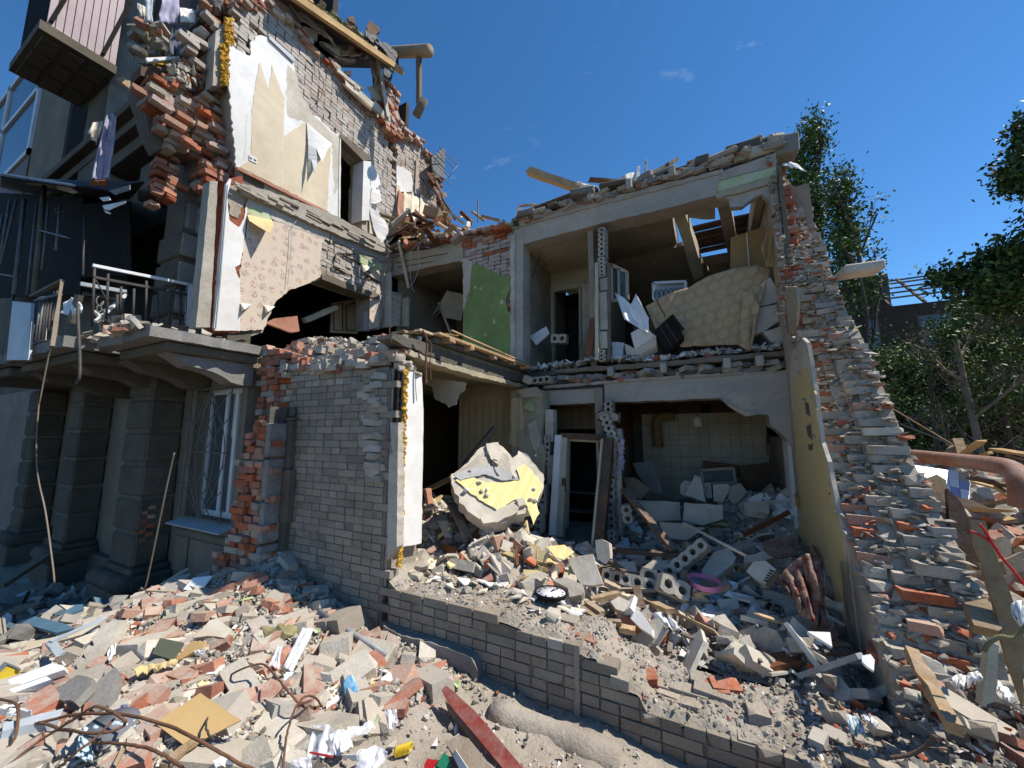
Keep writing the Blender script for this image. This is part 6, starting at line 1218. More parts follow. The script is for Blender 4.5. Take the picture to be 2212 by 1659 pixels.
for a, b, w_, m in (((1080, 640), (1430, 920), .12, 'plasterdirty'), ((1060, 650), (1300, 870), .06, 'wooddark'), ((1150, 720), (1420, 940), .05, 'wood'), ((1020, 540), (1200, 690), .07, 'plasterdirty'), ((880, 330), (1020, 440), .05, 'wooddark'), ((1300, 800), (1440, 960), .2, 'plasterdirty')):
    bar('slanting_board', onX(-5.78, 'A2', a)[0], onX(-5.74, 'A2', b)[0], w_, .03, m, rf, up=X_, rough=.006)
for P, m in ((((1240, 235), (1300, 250), (1330, 290), (1300, 330), (1240, 280)), 'tarblack'), (((1310, 320), (1400, 330), (1480, 400), (1505, 520), (1460, 500), (1380, 380)), 'tarblack'), (((1385, 520), (1450, 580), (1440, 615), (1385, 575)), 'tarblack'), (((1250, 200), (1290, 150), (1300, 180), (1345, 210), (1350, 245), (1320, 275), (1250, 245)), 'wooddark'), (((1100, 130), (1150, 125), (1160, 185), (1110, 160)), 'wooddark'), (((1480, 510), (1530, 560), (1500, 545), (1460, 510)), 'roofwood'), (((1420, 440), (1480, 500), (1460, 560), (1400, 480)), 'insul')):
    prism('felt_scrap', onX(-5.5, 'A2', *P), (1, -.5, .2), .05, m, rf, .015, .06)
bag = Bag(); masonry(bag, onX(-5.72, 'A2', (1385, 575), (1430, 650), (1500, 700), (1500, 850), (1540, 970), (1600, 1050), (1500, 1080), (1400, 1000), (1430, 900), (1405, 700)), X_, lambda u, z: RN.choice(['red', 'pinkbrick', 'redraw']), jit=.05, kinds=('rough', 'whole'), tilt=.06); bag.out('brick', rf)
prism('corner_mass', onX(-5.85, 'A2', (1405, 600), (1480, 720), (1490, 850), (1530, 980), (1590, 1060), (1500, 1100), (1400, 1000), (1430, 900)), X_, .5, 'mortar', rf, .02)
def PD(p, f): d = rd(p); return Vector((0, 0, EYE)) + d*f
lg = tube('roof_log', [PD(p, f) for p, f in zip(S('A2', (1400, 408), (1500, 402), (1640, 396), (1728, 392)), (9.0, 8.6, 8.1, 7.8))], .115, 'wood', None, 14); tag(lg, 'thick round log sticking out into the sky from the broken roof', 'log')
hg = bar('hanging_beam', PD(S('A2', (1652, 425))[0], 8.05), PD(S('A2', (1652, 800))[0], 8.0), .10, .08, 'woodgray', None, up=Y_, rough=.004, taper=.1); tag(hg, 'vertical plank hanging from the protruding log', 'beam')
st = tube('log_stub', [PD(S('A2', (1695, 762))[0], 7.9), PD(S('A2', (1628, 900))[0], 8.0)], .085, 'woodgray', None, 12); tag(st, 'short round stub dangling below the hanging plank', 'log')
# debris behind, beyond the corner
fr = thing('torn_balcony_frame', 'bent wire frame and grey sheet sticking out behind the side wall', 'frame', PX(S('A2', (1800, 1250))[0], -5.4))
prism('grey_sheet', onX(-5.6, 'A2', (1750, 1215), (1835, 1145), (1855, 1150), (1850, 1380), (1765, 1345)), X_, .03, 'ironpale', fr, .006)
for a, b in (((1808, 1135), (1950, 1275)), ((1795, 1160), (1915, 1295)), ((1765, 1240), (1880, 1365)), ((1950, 1275), (1880, 1370)), ((1760, 1310), (1900, 1430)), ((1780, 1220), (1850, 1220))): tube('wire', onX(-5.5, 'A2', a, b), .011, 'ironpale', fr, 5)
dbx = thing('splintered_boards', 'dark splintered boards hanging at the far end of the side wall', 'boards', PX(S('A2', (1820, 1500))[0], -5.5))
for i in range(34):
    t = RN.random(); c = (1760+t*110+U(-20, 40), 1330+t*420+U(-40, 40)); an = U(.6, 1.6) if RN.random() < .7 else U(-.4, .5); L = U(40, 130); A, B = [PX(p, -5.6+U(-.1, .1)) for p in S('A2', (c[0]-L/2*math.cos(an), c[1]-L/2*math.sin(an)), (c[0]+L/2*math.cos(an), c[1]+L/2*math.sin(an)))]
    bar('board', A, B, U(.04, .12), .02, RN.choice(['wooddark', 'wooddark', 'woodgray', 'brownboard']), dbx, up=X_, rough=.006)
cd = Bag(); nb = []
for i in range(48):
    p = PX(S('A4', (U(1290, 1860), U(215, 400)))[0], -5.3+U(-.3, .6)); p.z = max(p.z, 6.1)
    a = U(0, 6.3); L = U(.2, .7); d = Vector((math.cos(a)*.6, math.sin(a)*.6, U(-.5, .7))).normalized()*L/2
    nb.append(bar('loose_board', p-d, p+d, U(.05, .16), U(.015, .04), RN.choice(['wood', 'woodgray', 'salmon', 'wooddark', 'paper', 'brownboard', 'wood']), dbx, rough=.006))
o = box('cardboard_box', onX(-5.3, 'A4', (1540, 195))[0], (.35, .3, .2), 'wood', None, Euler((.2, .3, .4)).to_matrix(), .005); tag(o, 'small yellowish wooden crate on the debris at the top corner of the side wall', 'crate')
o = bar('salmon_strip', onX(-5.5, 'A4', (1345, 330))[0], onX(-5.4, 'A4', (1360, 420))[0], .13, .02, 'salmon', None, up=X_); tag(o, 'salmon paper strip hanging over the corner of the beam', 'strip')
for a, b, l in (((1600, 90), (1690, 240), 'dark pole'), ((1640, 180), (1745, 262), 'grey lath'), ((1868, 215), (1990, 245), 'pale plank'), ((2110, 235), (2125, 165), 'short upright lath')):
    tag(bar('debris_pole', PY(S('A4', a)[0], 6.2), PY(S('A4', b)[0], 6.3), .05, .04, 'wooddark' if 'dark' in l else 'wood', None, rough=.004), l+' sticking out of the roof debris between the two walls', 'pole')
# ================================================================== LOOSE RUBBLE
def hit(p, F, lift=0.):
    d = rd(p); f = .8
    while f < 30:
        q = Vector((0, 0, EYE)) + d*f
        if q.z <= F(q.x, q.y)+lift: return q
        f += .02
    return q
def onP(P, n, k, *pts):
    n = Vector(n).normalized(); E_ = Vector((0, 0, EYE)); r = []
    for p in S(k, *pts): d = rd(p); r.append(E_+d*((P-E_).dot(n)/d.dot(n)))
    return r
def mid(k, pts): q = S(k, *pts); return (sum(a[0] for a in q)/len(q), sum(a[1] for a in q)/len(q))
def plate(name, k, pts, n, th, m, label, cat, F=None, lift=.05, amp=0, parent=None, P=None, step=.06):
    P = P or hit(mid(k, pts), F or OUT, lift); o = prism(name, onP(P, n, k, *pts), n, th, m, parent, amp, step)
    return tag(o, label, cat) if label else o
def stick(name, k, a, b, w, h, m, label, cat, F=None, lift=.06, rough=.003, la=None, lb=None, taper=0):
    F = F or OUT; a, b = S(k, a, b); A = hit(a, F, lift if la is None else la); B = hit(b, F, lift if lb is None else lb)
    return tag(bar(name, A, B, w, h, m, None, rough=rough, taper=taper), label, cat)
LMO = [(hit(S(k, p)[0], OUT), n) for k, p, n in (('B5', (1545, 1300), 'the hardboard sheet'), ('B5', (1300, 740), 'the olive folder'), ('B5', (1640, 600), 'the brown paper package'), ('B6', (820, 620), 'the steel tube'), ('B6', (800, 1030), 'the blue carton'), ('B6', (700, 1480), 'the bundle of white papers'), ('B6', (1800, 1350), 'the red plank'), ('B5', (200, 980), 'the white window profiles'),
    ('B5', (850, 1400), 'the pale blue cloth'), ('B5', (750, 720), 'the long notched concrete plate'), ('B5', (300, 680), 'the peach coloured board'), ('B5', (1850, 400), 'the foot of the broken brick pier'), ('B6', (300, 250), 'the foot of the brick panel'), ('B6', (400, 1150), 'the hooked rusty rod'), ('B6', (1650, 1500), 'the brown beam end'), ('B7', (300, 1500), 'the half buried concrete pipe'))]
LMI = [(PY(S(k, p)[0], Y), n) for k, p, Y, n in (('B7', (458, 462), 3.5, 'the wall clock'), ('B7', (1640, 385), 4.2, 'the pink ring'), ('B2', (1700, 1200), 4.4, 'the slab with yellow wallpaper'), ('B3', (560, 1450), 5.2, 'the askew door frame'), ('B3', (1400, 1250), 5.8, 'the pitted kitchen blocks'), ('B7', (2080, 330), 4.3, 'the white printed box'), ('B8', (440, 600), 3.9, 'the red patterned cloth'), ('B2', (1250, 1500), 3.6, 'the white rendered corner'), ('B3', (1000, 1520), 4.6, 'the level brown plank'), ('B7', (1750, 850), 3.9, 'the large two hole block'), ('B3', (1850, 1100), 6.6, 'the gas meter wall'))]
LMY = [(PY(S(k, p)[0], Y), n) for k, p, Y, n in (('B8', (1215, 1090), 2.8, 'the large grey stone'), ('B8', (700, 1400), 2.5, 'the blue rag'), ('B8', (1520, 1100), 2.8, 'the upright pale batten'), ('B8', (1450, 750), 3.1, 'the dusty plank stub'), ('B4', (1560, 1500), 5.8, 'the blue tiled slab'), ('B4', (2000, 1380), 5.2, 'the rusty pipe'), ('B4', (1800, 1250), 7.4, 'the slanting light plank'), ('B8', (500, 1300), 2.7, 'the end of the low wall'))]
MW = {'red': 'red', 'redraw': 'orange red', 'pinkbrick': 'pinkish', 'paleblock': 'whitish', 'silicate': 'grey', 'concretelight': 'pale grey', 'mortar': 'dusty grey', 'concrete': 'dark grey', 'plaster': 'white', 'paper': 'cream', 'paperyellow': 'yellowish', 'whitepaper': 'white', 'greenwhite': 'pale green', 'plasterdirty': 'off-white', 'wood': 'tan', 'woodgray': 'grey', 'wooddark': 'dark brown', 'bluepanel': 'blue'}
KW = {'whole': 'whole brick', 'rough': 'chipped brick', 'half': 'broken half brick', 'block': 'thick block', 'rock': 'rough lump', 'shard': 'flat scrap', 'crumple': 'crumpled scrap', 'sliver': 'thin splinter'}
def near(LM, tail=''):
    def f(M, kind, mt, sz):
        p = M.translation; q = min(LM, key=lambda e: (e[0]-p).length); dd = p-q[0]; c = dd.dot(Vector((FW.x, FW.y, 0)).normalized()); r = dd.dot(RT)
        side = ('just beside' if dd.length < .22 else ('beyond' if c > 0 else 'before') if abs(c) > abs(r) else ('right of' if r > 0 else 'left of'))
        return ('small ' if sz < 26 else 'large ' if sz > 70 else '')+MW.get(mt, 'dusty')+' '+KW[kind]+' lying '+side+' '+q[1]
    return f
def dense():
    while True:
        x, y = U(-6.2, 1.2), U(.5, 2.78)
        if x < -2.2+.35*(2.8-y)*1.2 or RN.random() < .10: return x, y
def vis(x, y): # keep out from under the lens
    return x*x+y*y > .9
redb, pale, chunk, shard, gravel = Bag(), Bag(), Bag(), Bag(), Bag()
def reg_out():
    for _ in range(50):
        x, y = U(-5.9, 1.3), U(.35, 2.76)
        if not vis(x, y): continue
        lim = -1.75-.25*(2.8-y)
        w_ = 1 if x < lim else (.03 if x < .1 else .4)
        if y > 2.45 and x < -3.4 and RN.random() < .4: continue
        if RN.random() < w_: return x, y
    return -3, 2
strew(redb, OUT, 230, reg_out, [(3.5, 'whole', 'red'), (3, 'rough', 'red'), (3, 'half', 'red'), (1.6, 'half', 'redraw'), (1, 'rough', 'pinkbrick')], (.85, 1.05), .42, .42, .03)
strew(pale, OUT, 250, reg_out, [(2.5, 'whole', 'paleblock'), (2.5, 'rough', 'paleblock'), (2, 'half', 'paleblock'), (1.3, 'block', 'paleblock'), (2, 'rough', 'silicate'), (2, 'half', 'silicate'), (1, 'whole', 'concretelight')], (.8, 1.05), .42, .42, .03)
strew(pale, OUT, 34, reg_out, [(2, 'block', 'paleblock'), (1, 'block', 'concretelight'), (1, 'block', 'silicate')], (1.1, 1.5), .45, .35, .02)
strew(chunk, OUT, 300, reg_out, [(4, 'rock', 'concretelight'), (3, 'rock', 'paleblock'), (2, 'rock', 'mortar'), (1, 'rock', 'redraw'), (1, 'rock', 'concrete')], (.05, .16), .4, .7, .02)
strew(shard, OUT, 230, reg_out, [(3, 'shard', 'plaster'), (3, 'shard', 'paper'), (1.2, 'shard', 'paperyellow'), (1, 'crumple', 'whitepaper'), (1, 'crumple', 'paper'), (1.2, 'shard', 'concretelight'), (.25, 'shard', 'greenwhite')], (.05, .15), .15, .45, .02)
def reg_all():
    while True:
        x, y = U(-6.0, 1.4), U(.35, 2.84)
        if vis(x, y): return x, y
strew(gravel, OUT, 26000, reg_out, [(5, 'rock', 'grav'), (1.2, 'rock', 'mortar'), (.5, 'rock', 'redraw'), (1, 'rock', 'paleblock'), (.6, 'shard', 'plaster')], (.012, .06), .2, 1, .03)
strew(gravel, OUT, 6000, reg_all, [(5, 'rock', 'grav'), (1.2, 'rock', 'mortar'), (.25, 'rock', 'redraw'), (.5, 'shard', 'plaster'), (.25, 'sliver', 'wood')], (.008, .03), .3, 1, .0)
redb.out('red_brick', None, 200, near(LMO), 'brick', 'red bricks in the rubble heap', 'red_brick_rubble', 'small broken red brick in the rubble heap')
pale.out('pale_brick', None, 200, near(LMO), 'brick', 'pale bricks in the rubble heap', 'pale_brick_rubble', 'small broken pale brick in the rubble heap')
chunk.out('mortar_chunk', None, 220, near(LMO), 'rubble chunk', 'lumps in the rubble heap', 'chunk_rubble', 'small lumps of mortar in the rubble heap')
shard.out('plaster_shard', None, 160, near(LMO), 'scrap', 'scraps in the rubble heap', 'shard_rubble', 'small scraps in the rubble heap')
gravel.out('gravel', None, 0, massname='gravel', masslabel='fine gravel and crumbs spread over the rubble heap')
ww = Bag(); strew(ww, OUT, 55, reg_out, [(3, 'sliver', 'wood'), (1, 'sliver', 'woodgray')], (.08, .3), -.1, .25, .04)
ww.out('wood_splinter', None, 90, near(LMO), 'splinter', 'splinters in the rubble heap', 'splinter_rubble', 'tiny splinters in the rubble heap')
# inside the rooms
def reg_in():
    y = 3.42+abs(RN.gauss(0, 1.6)); 
    while y > 8: y = 3.42+abs(RN.gauss(0, 1.6))
    x = U(-4.6 if y < 6 else -1.4, .85)
    return None if (x+.86)**2+(y-3.46)**2 < .07 else (x, y)
ib, ic, is_, ig = Bag(), Bag(), Bag(), Bag()
strew(ib, INS, 210, reg_in, [(2, 'half', 'red'), (3, 'block', 'paleblock'), (3, 'rough', 'silicate'), (2, 'half', 'paleblock'), (1, 'rough', 'redraw')], (.8, 1.1), .2, .6, .08)
strew(ic, INS, 420, reg_in, [(4, 'rock', 'concretelight'), (3, 'rock', 'plasterdirty'), (2, 'rock', 'mortar'), (.6, 'rock', 'redraw')], (.08, .32), .25, .7, .06)
strew(is_, INS, 420, reg_in, [(4, 'shard', 'plasterdirty'), (3, 'shard', 'plaster'), (1.2, 'shard', 'paperyellow'), (1.5, 'shard', 'paper'), (1, 'crumple', 'paper'), (1, 'crumple', 'whitepaper'), (.5, 'crumple', 'paperyellow')], (.08, .34), .05, .8, .08)
strew(ig, INS, 9000, reg_in, [(5, 'rock', 'grav'), (2, 'shard', 'plaster'), (1, 'rock', 'mortar'), (.3, 'rock', 'redraw'), (.3, 'sliver', 'wood')], (.015, .075), .2, 1, .03)
ib.out('fallen_brick', None, 150, near(LMI), 'brick', 'bricks on the heap inside the rooms', 'fallen_brick_rubble', 'small broken bricks inside the rooms')
ic.out('plaster_lump', None, 220, near(LMI), 'rubble chunk', 'lumps inside the rooms', 'lump_rubble', 'small lumps inside the rooms')
is_.out('wall_scrap', None, 240, near(LMI), 'scrap', 'scraps inside the rooms', 'scrap_rubble', 'small scraps inside the rooms')
ig.out('crumbs', None, 0, massname='plaster_crumbs', masslabel='plaster crumbs spread over the heap inside the rooms')
wi = Bag(); strew(wi, INS, 90, reg_in, [(2, 'sliver', 'wood'), (2, 'sliver', 'wooddark'), (1, 'sliver', 'woodgray')], (.15, .55), -.1, .3, .06)
wi.out('wood_splinter', None, 140, near(LMI), 'splinter', 'splinters inside the rooms', 'lath_rubble', 'tiny laths inside the rooms')
# on the low wall and at its right end
lb = Bag(); strew(lb, lowtop, 2600, lambda: (U(-2.7, 1.4), FY+U(.02, .6)), [(6, 'rock', 'grav'), (1, 'rock', 'mortar'), (.5, 'rock', 'redraw'), (.4, 'shard', 'plaster'), (.3, 'sliver', 'wood')], (.008, .04), .3, 1, 0)
strew(lb, lowtop, 60, lambda: (U(-2.7, -1.0), FY+U(.2, .6)), [(2, 'shard', 'paper'), (2, 'shard', 'plaster'), (2, 'rock', 'concretelight'), (1, 'sliver', 'wood')], (.06, .18), .1, .4, .02)
lb.out('crumbs', None, 0, massname='wall_crumbs', masslabel='crumbs and dust lumps on top of the low brick wall')
# right end: wall foot and yard
def RY(x, y): return max(YRD(x, y) if x > XG else -9, OUT(x, y) if y < 2.9 else -9, lowtop(x, y) if FY <= y <= FY+.6 and x < 1.5 else -9)
rbg = Bag(); rbr = Bag()
def reg_r():
    while True:
        x, y = U(.35, 3.4), U(2.0, 4.2)
        if y > 3.4 and x < 1.6: continue
        return x, y
strew(rbg, RY, 5000, reg_r, [(5, 'rock', 'grav'), (1, 'rock', 'mortar'), (.8, 'rock', 'redraw'), (.6, 'shard', 'plaster'), (.2, 'sliver', 'wood')], (.01, .05), .25, 1, .02)
strew(rbr, RY, 130, reg_r, [(2, 'half', 'red'), (2, 'rock', 'mortar'), (3, 'rock', 'paleblock'), (1.5, 'half', 'silicate'), (1.5, 'shard', 'concretelight'), (1, 'rough', 'silicate')], (.6, 1.0), .3, .5, .02)
rbr.L = [(k, i, (M if k not in ('rock', 'shard') else M @ Matrix.Scale(.17, 4)), m) for k, i, M, m in rbr.L]
rbg.out('crumbs', None, 0, massname='yard_crumbs', masslabel='gravel and crumbs at the foot of the gable wall')
rbr.out('yard_brick', None, 130, near(LMY), 'brick', 'bricks at the foot of the gable wall')
def reg_y():
    y = U(3.6, 12); return U(1.6+.1*(y-3), 2.2+y*1.0), y
yb, yg = Bag(), Bag()
strew(yb, YRD, 420, reg_y, [(3, 'half', 'red'), (3, 'rough', 'silicate'), (3, 'block', 'paleblock'), (2, 'block', 'concrete'), (2, 'rough', 'redraw')], (.9, 1.4), .2, .7, .1)
strew(yg, YRD, 4000, reg_y, [(4, 'rock', 'grav'), (2, 'rock', 'concretelight'), (1, 'shard', 'plaster'), (1, 'rock', 'redraw'), (1, 'sliver', 'wood')], (.05, .3), .2, 1, .05)
yb.out('yard_rubble_brick', None, 220, near(LMY), 'brick', 'bricks in the rubble yard', 'yard_brick_rubble', 'small broken bricks in the rubble yard')
yg.out('yard_rubble', None, 0, massname='yard_rubble', masslabel='mixed rubble covering the yard beyond the gable wall')

# ================================================================== THINGS ONE CAN NAME IN THE FOREGROUND
plate('hardboard_sheet', 'B5', ((1545, 1080), (1860, 1290), (1445, 1500), (1190, 1310)), (.10, -.42, .9), .006, 'hardboard', 'square brown hardboard sheet lying tilted on the rubble', 'board', lift=.13)
def wire(pts, f, label, r=.008, k='B5', m='rust'):
    P = S(k, *pts); fs = f if isinstance(f, (list, tuple)) else [f]*len(P); Q = []
    for p, ff in zip(P, fs):
        h_ = hit(p, OUT, .02); d = rd(p); ft = (h_.z-EYE)/d.z; Q.append(PD(p, ft*ff))
    return tag(tube('rebar', [v+Vector((U(-1, 1), U(-1, 1), U(-1, 1)))*.0022 for v in spline(Q, 6)], r*.68, m, None, 7), label, 'rebar')
wire(((-40, 1370), (300, 1310), (560, 1250), (870, 1240), (1200, 1300), (1500, 1430), (1800, 1600), (1990, 1690)), (.95, .93, .92, .88, .88, .87, .9, .93), 'longest rusty rod arching across the bottom left rubble', .011)
wire(((70, 1640), (300, 1450), (560, 1290), (720, 1190), (830, 1210), (950, 1280), (960, 1325), (880, 1370), (700, 1390), (480, 1360), (300, 1305)), (.95, .92, .88, .84, .84, .86, .88, .88, .88, .9, .92), 'looped rusty rod doubled back on itself at bottom left', .010)
wire(((450, 1660), (600, 1530), (720, 1440), (880, 1280)), (.95, .9, .88, .86), 'short straight rusty rod crossing under the loop', .009)
wire(((720, 1460), (1000, 1480), (1200, 1530), (1340, 1610), (1430, 1680)), (.93, .9, .88, .9, .95), 'rusty rod curving below the hardboard sheet', .010)
wire(((1750, 970), (1850, 900), (2000, 855), (2070, 885), (2150, 980), (2260, 1110), (2350, 1190), (2480, 1180)), (.99, .93, .9, .9, .9, .92, .94, .99), 'hooked rusty rod rising out of the bricks right of the hardboard', .009)
wire(((590, 1190), (540, 1120), (460, 1105), (380, 1200), (330, 1350), (300, 1500), (290, 1680)), (.97, .93, .9, .9, .92, .94, .96), 'rusty rod bending down towards the bottom beside plastic bags', .009, 'B6')
wire(((1705, 1095), (1630, 1200), (1590, 1320), (1610, 1400), (1650, 1440)), (.93, .92, .92, .93, .95), 'short hooked rod standing in front of the hardboard sheet', .008, m='iron')
wire(((-30, 1125), (100, 1150), (140, 1210), (120, 1400), (60, 1500), (-30, 1580)), (.93, .92, .92, .93, .95, .96), 'rusty rod curling at the left picture edge', .010)
wire(((1865, 755), (1800, 860), (1748, 972)), (.96, .95, .99), 'thin straight wire stuck among pale bricks', .006, m='iron')
o = stick('grey_pipe', 'B5', (0, 1420), (460, 1300), .09, .09, 'greypvc', 'grey plastic pipe under the rusty rods at the left edge', 'pipe', lift=.10)
plate('window_profile', 'B5', ((-20, 1010), (400, 850), (490, 870), (495, 900), (-20, 1075)), (.1, -.5, .85), .05, 'whitepvc', 'long white window profile lying at the left edge', 'profile', lift=.12)
plate('window_profile', 'B5', ((-20, 1085), (360, 950), (395, 975), (-20, 1125)), (.1, -.5, .85), .05, 'whitepvc', 'lower white window profile under the longer one', 'profile', lift=.09)
plate('peach_board', 'B5', ((-20, 728), (390, 655), (560, 600), (700, 560), (775, 553), (740, 600), (430, 685), (-20, 815)), (-.1, -.35, .93), .02, 'beigepaper', 'long peach coloured board at the edge of the shaded pit', 'board', lift=.10)
stick('bent_strip', 'B5', (385, 688), (815, 500), .05, .012, 'greypvc', 'grey metal strip lying along the peach board', 'strip', lift=.16); stick('bent_strip', 'B5', (390, 690), (465, 785), .05, .012, 'greypvc', 'short bent end of the grey metal strip', 'strip', lift=.15)
plate('concrete_plate', 'B5', ((775, 575), (860, 520), (970, 520), (905, 610), (790, 740), (640, 905), (535, 915), (640, 760)), (.05, -.45, .9), .07, 'concretelight', 'long grey concrete plate with triangular notches in the rubble', 'slab', lift=.13, amp=.008)
for c in ((775, 590), (710, 695), (645, 800)): plate('notch', 'B5', ((c[0], c[1]-22), (c[0]+15, c[1]+15), (c[0]-17, c[1]+2)), (.05, -.45, .9), .004, 'black', 'dark triangular notch in the grey concrete plate at %s' % {775: 'its top', 710: 'its middle', 645: 'its lower end'}[c[0]], 'notch', lift=.137)
plate('grey_slab', 'B5', ((370, 1095), (590, 940), (715, 965), (700, 1020), (575, 1150), (420, 1120)), (-.1, -.5, .85), .05, 'concrete', 'dark grey slab lying beside the white window profiles', 'slab', lift=.12, amp=.008)
plate('grey_slab', 'B5', ((650, 1160), (760, 980), (890, 880), (915, 970), (830, 1170), (740, 1230)), (.2, -.5, .85), .06, 'concrete', 'ragged grey slab standing on edge left of the red brick', 'slab', lift=.12, amp=.014)
plate('olive_folder', 'B5', ((1235, 655), (1415, 690), (1330, 825), (1172, 775)), (.1, -.45, .9), .02, 'olive', 'olive green folder with a dark spine on the rubble', 'folder', lift=.13)
plate('cardboard_piece', 'B5', ((1490, 655), (1615, 520), (1680, 500), (1790, 590), (1730, 655), (1600, 640)), (.1, -.5, .8), .05, 'paper', 'crumpled brown paper package on the rubble', 'package', lift=.12, amp=.01)
plate('cardboard_piece', 'B5', ((1410, 760), (1480, 680), (1580, 680), (1560, 740), (1390, 820), (1345, 815)), (.2, -.6, .7), .03, 'hardboard', 'torn orange brown cardboard beside the olive folder', 'cardboard', lift=.11, amp=.008)
o = drape('corrugated_cardboard', [hit(p, OUT, .13) for p in S('B5', (1010, 900), (1130, 860), (1250, 840), (1385, 820))], [hit(p, OUT, .10) for p in S('B5', (1060, 940), (1140, 925), (1250, 900), (1350, 855))], 'paperyellow', None, 24, 5, .03, 3, .006, Z_, 41, 10); tag(o, 'yellowish corrugated cardboard strip below the olive folder', 'cardboard')
bk = plate('yellow_book', 'B5', ((-20, 940), (60, 855), (135, 885), (-20, 1005)), (.1, -.5, .85), .04, 'yellow', 'yellow book with dark blue border at the left edge', 'book', lift=.13); plate('book_border', 'B5', ((-20, 890), (35, 838), (145, 880), (130, 892), (55, 862), (-20, 930)), (.1, -.5, .85), .03, 'cloth_grey', None, None, lift=.12, parent=None, P=hit(mid('B5', ((40, 890),)), OUT, .125)); x_ = bpy.data.objects['book_border']; x_.parent = bk; x_.matrix_parent_inverse = bk.matrix_basis.inverted()
o = drape('pale_cloth', [hit(p, OUT, .12) for p in S('B5', (560, 1600), (590, 1440), (680, 1340), (850, 1300), (1050, 1290))], [hit(p, OUT, .08) for p in S('B5', (700, 1600), (690, 1500), (760, 1440), (900, 1400), (1040, 1370))], 'cloth_pale', None, 30, 14, .10, 4, .006, (0, -.4, .9), 42, 9); tag(o, 'crumpled pale blue and white cloth over a dark bucket', 'cloth')
bt = thing('bucket', 'dark crushed bucket under the pale blue cloth', 'bucket', hit(S('B5', (830, 1500))[0], OUT)); c_ = hit(S('B5', (830, 1520))[0], OUT, .0); tube('bucket_wall', [c_+Z_*-.04, c_+Vector((.02, 0, .14))], .08, 'cloth_grey', bt, 14, r1=.11)
o = drape('grey_cloth', [hit(p, OUT, .10) for p in S('B5', (1330, 1600), (1420, 1520), (1600, 1460), (1790, 1430))], [hit(p, OUT, .04) for p in S('B5', (1440, 1690), (1560, 1640), (1700, 1570), (1770, 1500))], 'cloth_grey', None, 26, 14, .09, 4, .008, (0, -.4, .9), 43, 7); tag(o, 'dark grey folded cloth below the hardboard sheet', 'cloth')
stick('splintered_lath', 'B5', (1255, 1650), (1510, 1440), .05, .02, 'wood', 'splintered orange lath in front of the hardboard sheet', 'lath', lift=.14)
def film(k, T, B, seed, label, m='film', lift=.12):
    o = drape('plastic_bag' if m == 'film' else 'paper_sheet', [hit(p, OUT, lift) for p in S(k, *T)], [hit(p, OUT, lift*.6) for p in S(k, *B)], m, None, 20, 16, .032, 4, .002, (0, -.4, .9), seed, 3.5); return tag(o, label, 'plastic bag' if m == 'film' else 'paper')
film('B6', ((440, 580), (540, 570)), ((285, 885), (350, 905)), 51, 'clear plastic sleeve among pale bricks near the steel tube')
film('B5', ((2140, 720), (2180, 710)), ((2070, 880), (2150, 880)), 52, 'pointed clear plastic scrap above the hooked rusty rod')
film('B6', ((520, 1330), (640, 1330), (700, 1380)), ((460, 1560), (560, 1600), (680, 1560)), 53, 'crumpled clear plastic bag at the bottom beside white papers')
film('B6', ((890, 1520), (1000, 1480), (1100, 1540)), ((850, 1659), (980, 1680), (1080, 1600)), 54, 'clear plastic bag with violet edge at the bottom')
film('B6', ((1070, 1220), (1165, 1205)), ((1110, 1380), (1170, 1330)), 55, 'small clear plastic bag standing right of a pale brick')
film('B6', ((780, 1340), (900, 1330), (960, 1290)), ((760, 1450), (880, 1420), (1000, 1340)), 56, 'clear plastic film spread over pale bricks at the bottom')
film('B6', ((360, 1600), (500, 1560)), ((330, 1680), (520, 1700)), 57, 'clear plastic film at the bottom edge')
film('B6', ((640, 1400), (720, 1360), (790, 1380)), ((690, 1560), (750, 1570), (830, 1500)), 58, 'bundle of white paper sheets at the bottom of the heap', 'whitepaper')
film('B6', ((740, 1560), (850, 1540), (910, 1510)), ((760, 1600), (850, 1600), (900, 1560)), 59, 'torn white paper under the paper bundle', 'whitepaper')
film('B5', ((-20, 1200), (130, 1190), (240, 1210)), ((-20, 1250), (100, 1260), (240, 1270)), 60, 'white and violet crumpled paper at the left edge', 'whitepaper')
film('B5', ((880, 1220), (930, 1180), (1000, 1170)), ((930, 1250), (960, 1245), (1010, 1230)), 61, 'blue grey fan of folded paper above the pale cloth', 'cloth_lilac')
film('B5', ((1500, 760), (1580, 735)), ((1510, 800), (1580, 790)), 62, 'small crumpled white paper ball below the cardboard', 'whitepaper')
film('B6', ((570, 920), (660, 940)), ((590, 990), (665, 985)), 63, 'crumpled white tissue left of the blue carton', 'whitepaper')
film('B5', ((1640, 1600), (1740, 1560), (1810, 1600)), ((1660, 1659), (1740, 1659), (1800, 1650)), 64, 'white crumpled rag at the bottom below the grey cloth', 'whitepaper')
film('B5', ((840, 720), (900, 700)), ((820, 850), (870, 850)), 65, 'white and yellow torn wrapper among red bricks', 'whitepaper')
plate('blue_carton', 'B6', ((755, 1000), (790, 940), (815, 945), (862, 1060), (840, 1085), (768, 1092)), (.1, -.7, .6), .03, 'blue', 'small crushed blue carton on the rubble', 'carton', lift=.1)
plate('blue_scrap', 'B6', ((775, 1250), (810, 1248), (815, 1290), (782, 1300)), (.1, -.7, .6), .02, 'blue', 'tiny blue and green packet on the rubble below the blue carton', 'packet', lift=.08)
plate('blue_scrap', 'B6', ((865, 1020), (900, 950), (915, 960), (885, 1035)), (.1, -.7, .6), .006, 'cloth_lilac', 'light blue strip right of the blue carton', 'scrap', lift=.08)
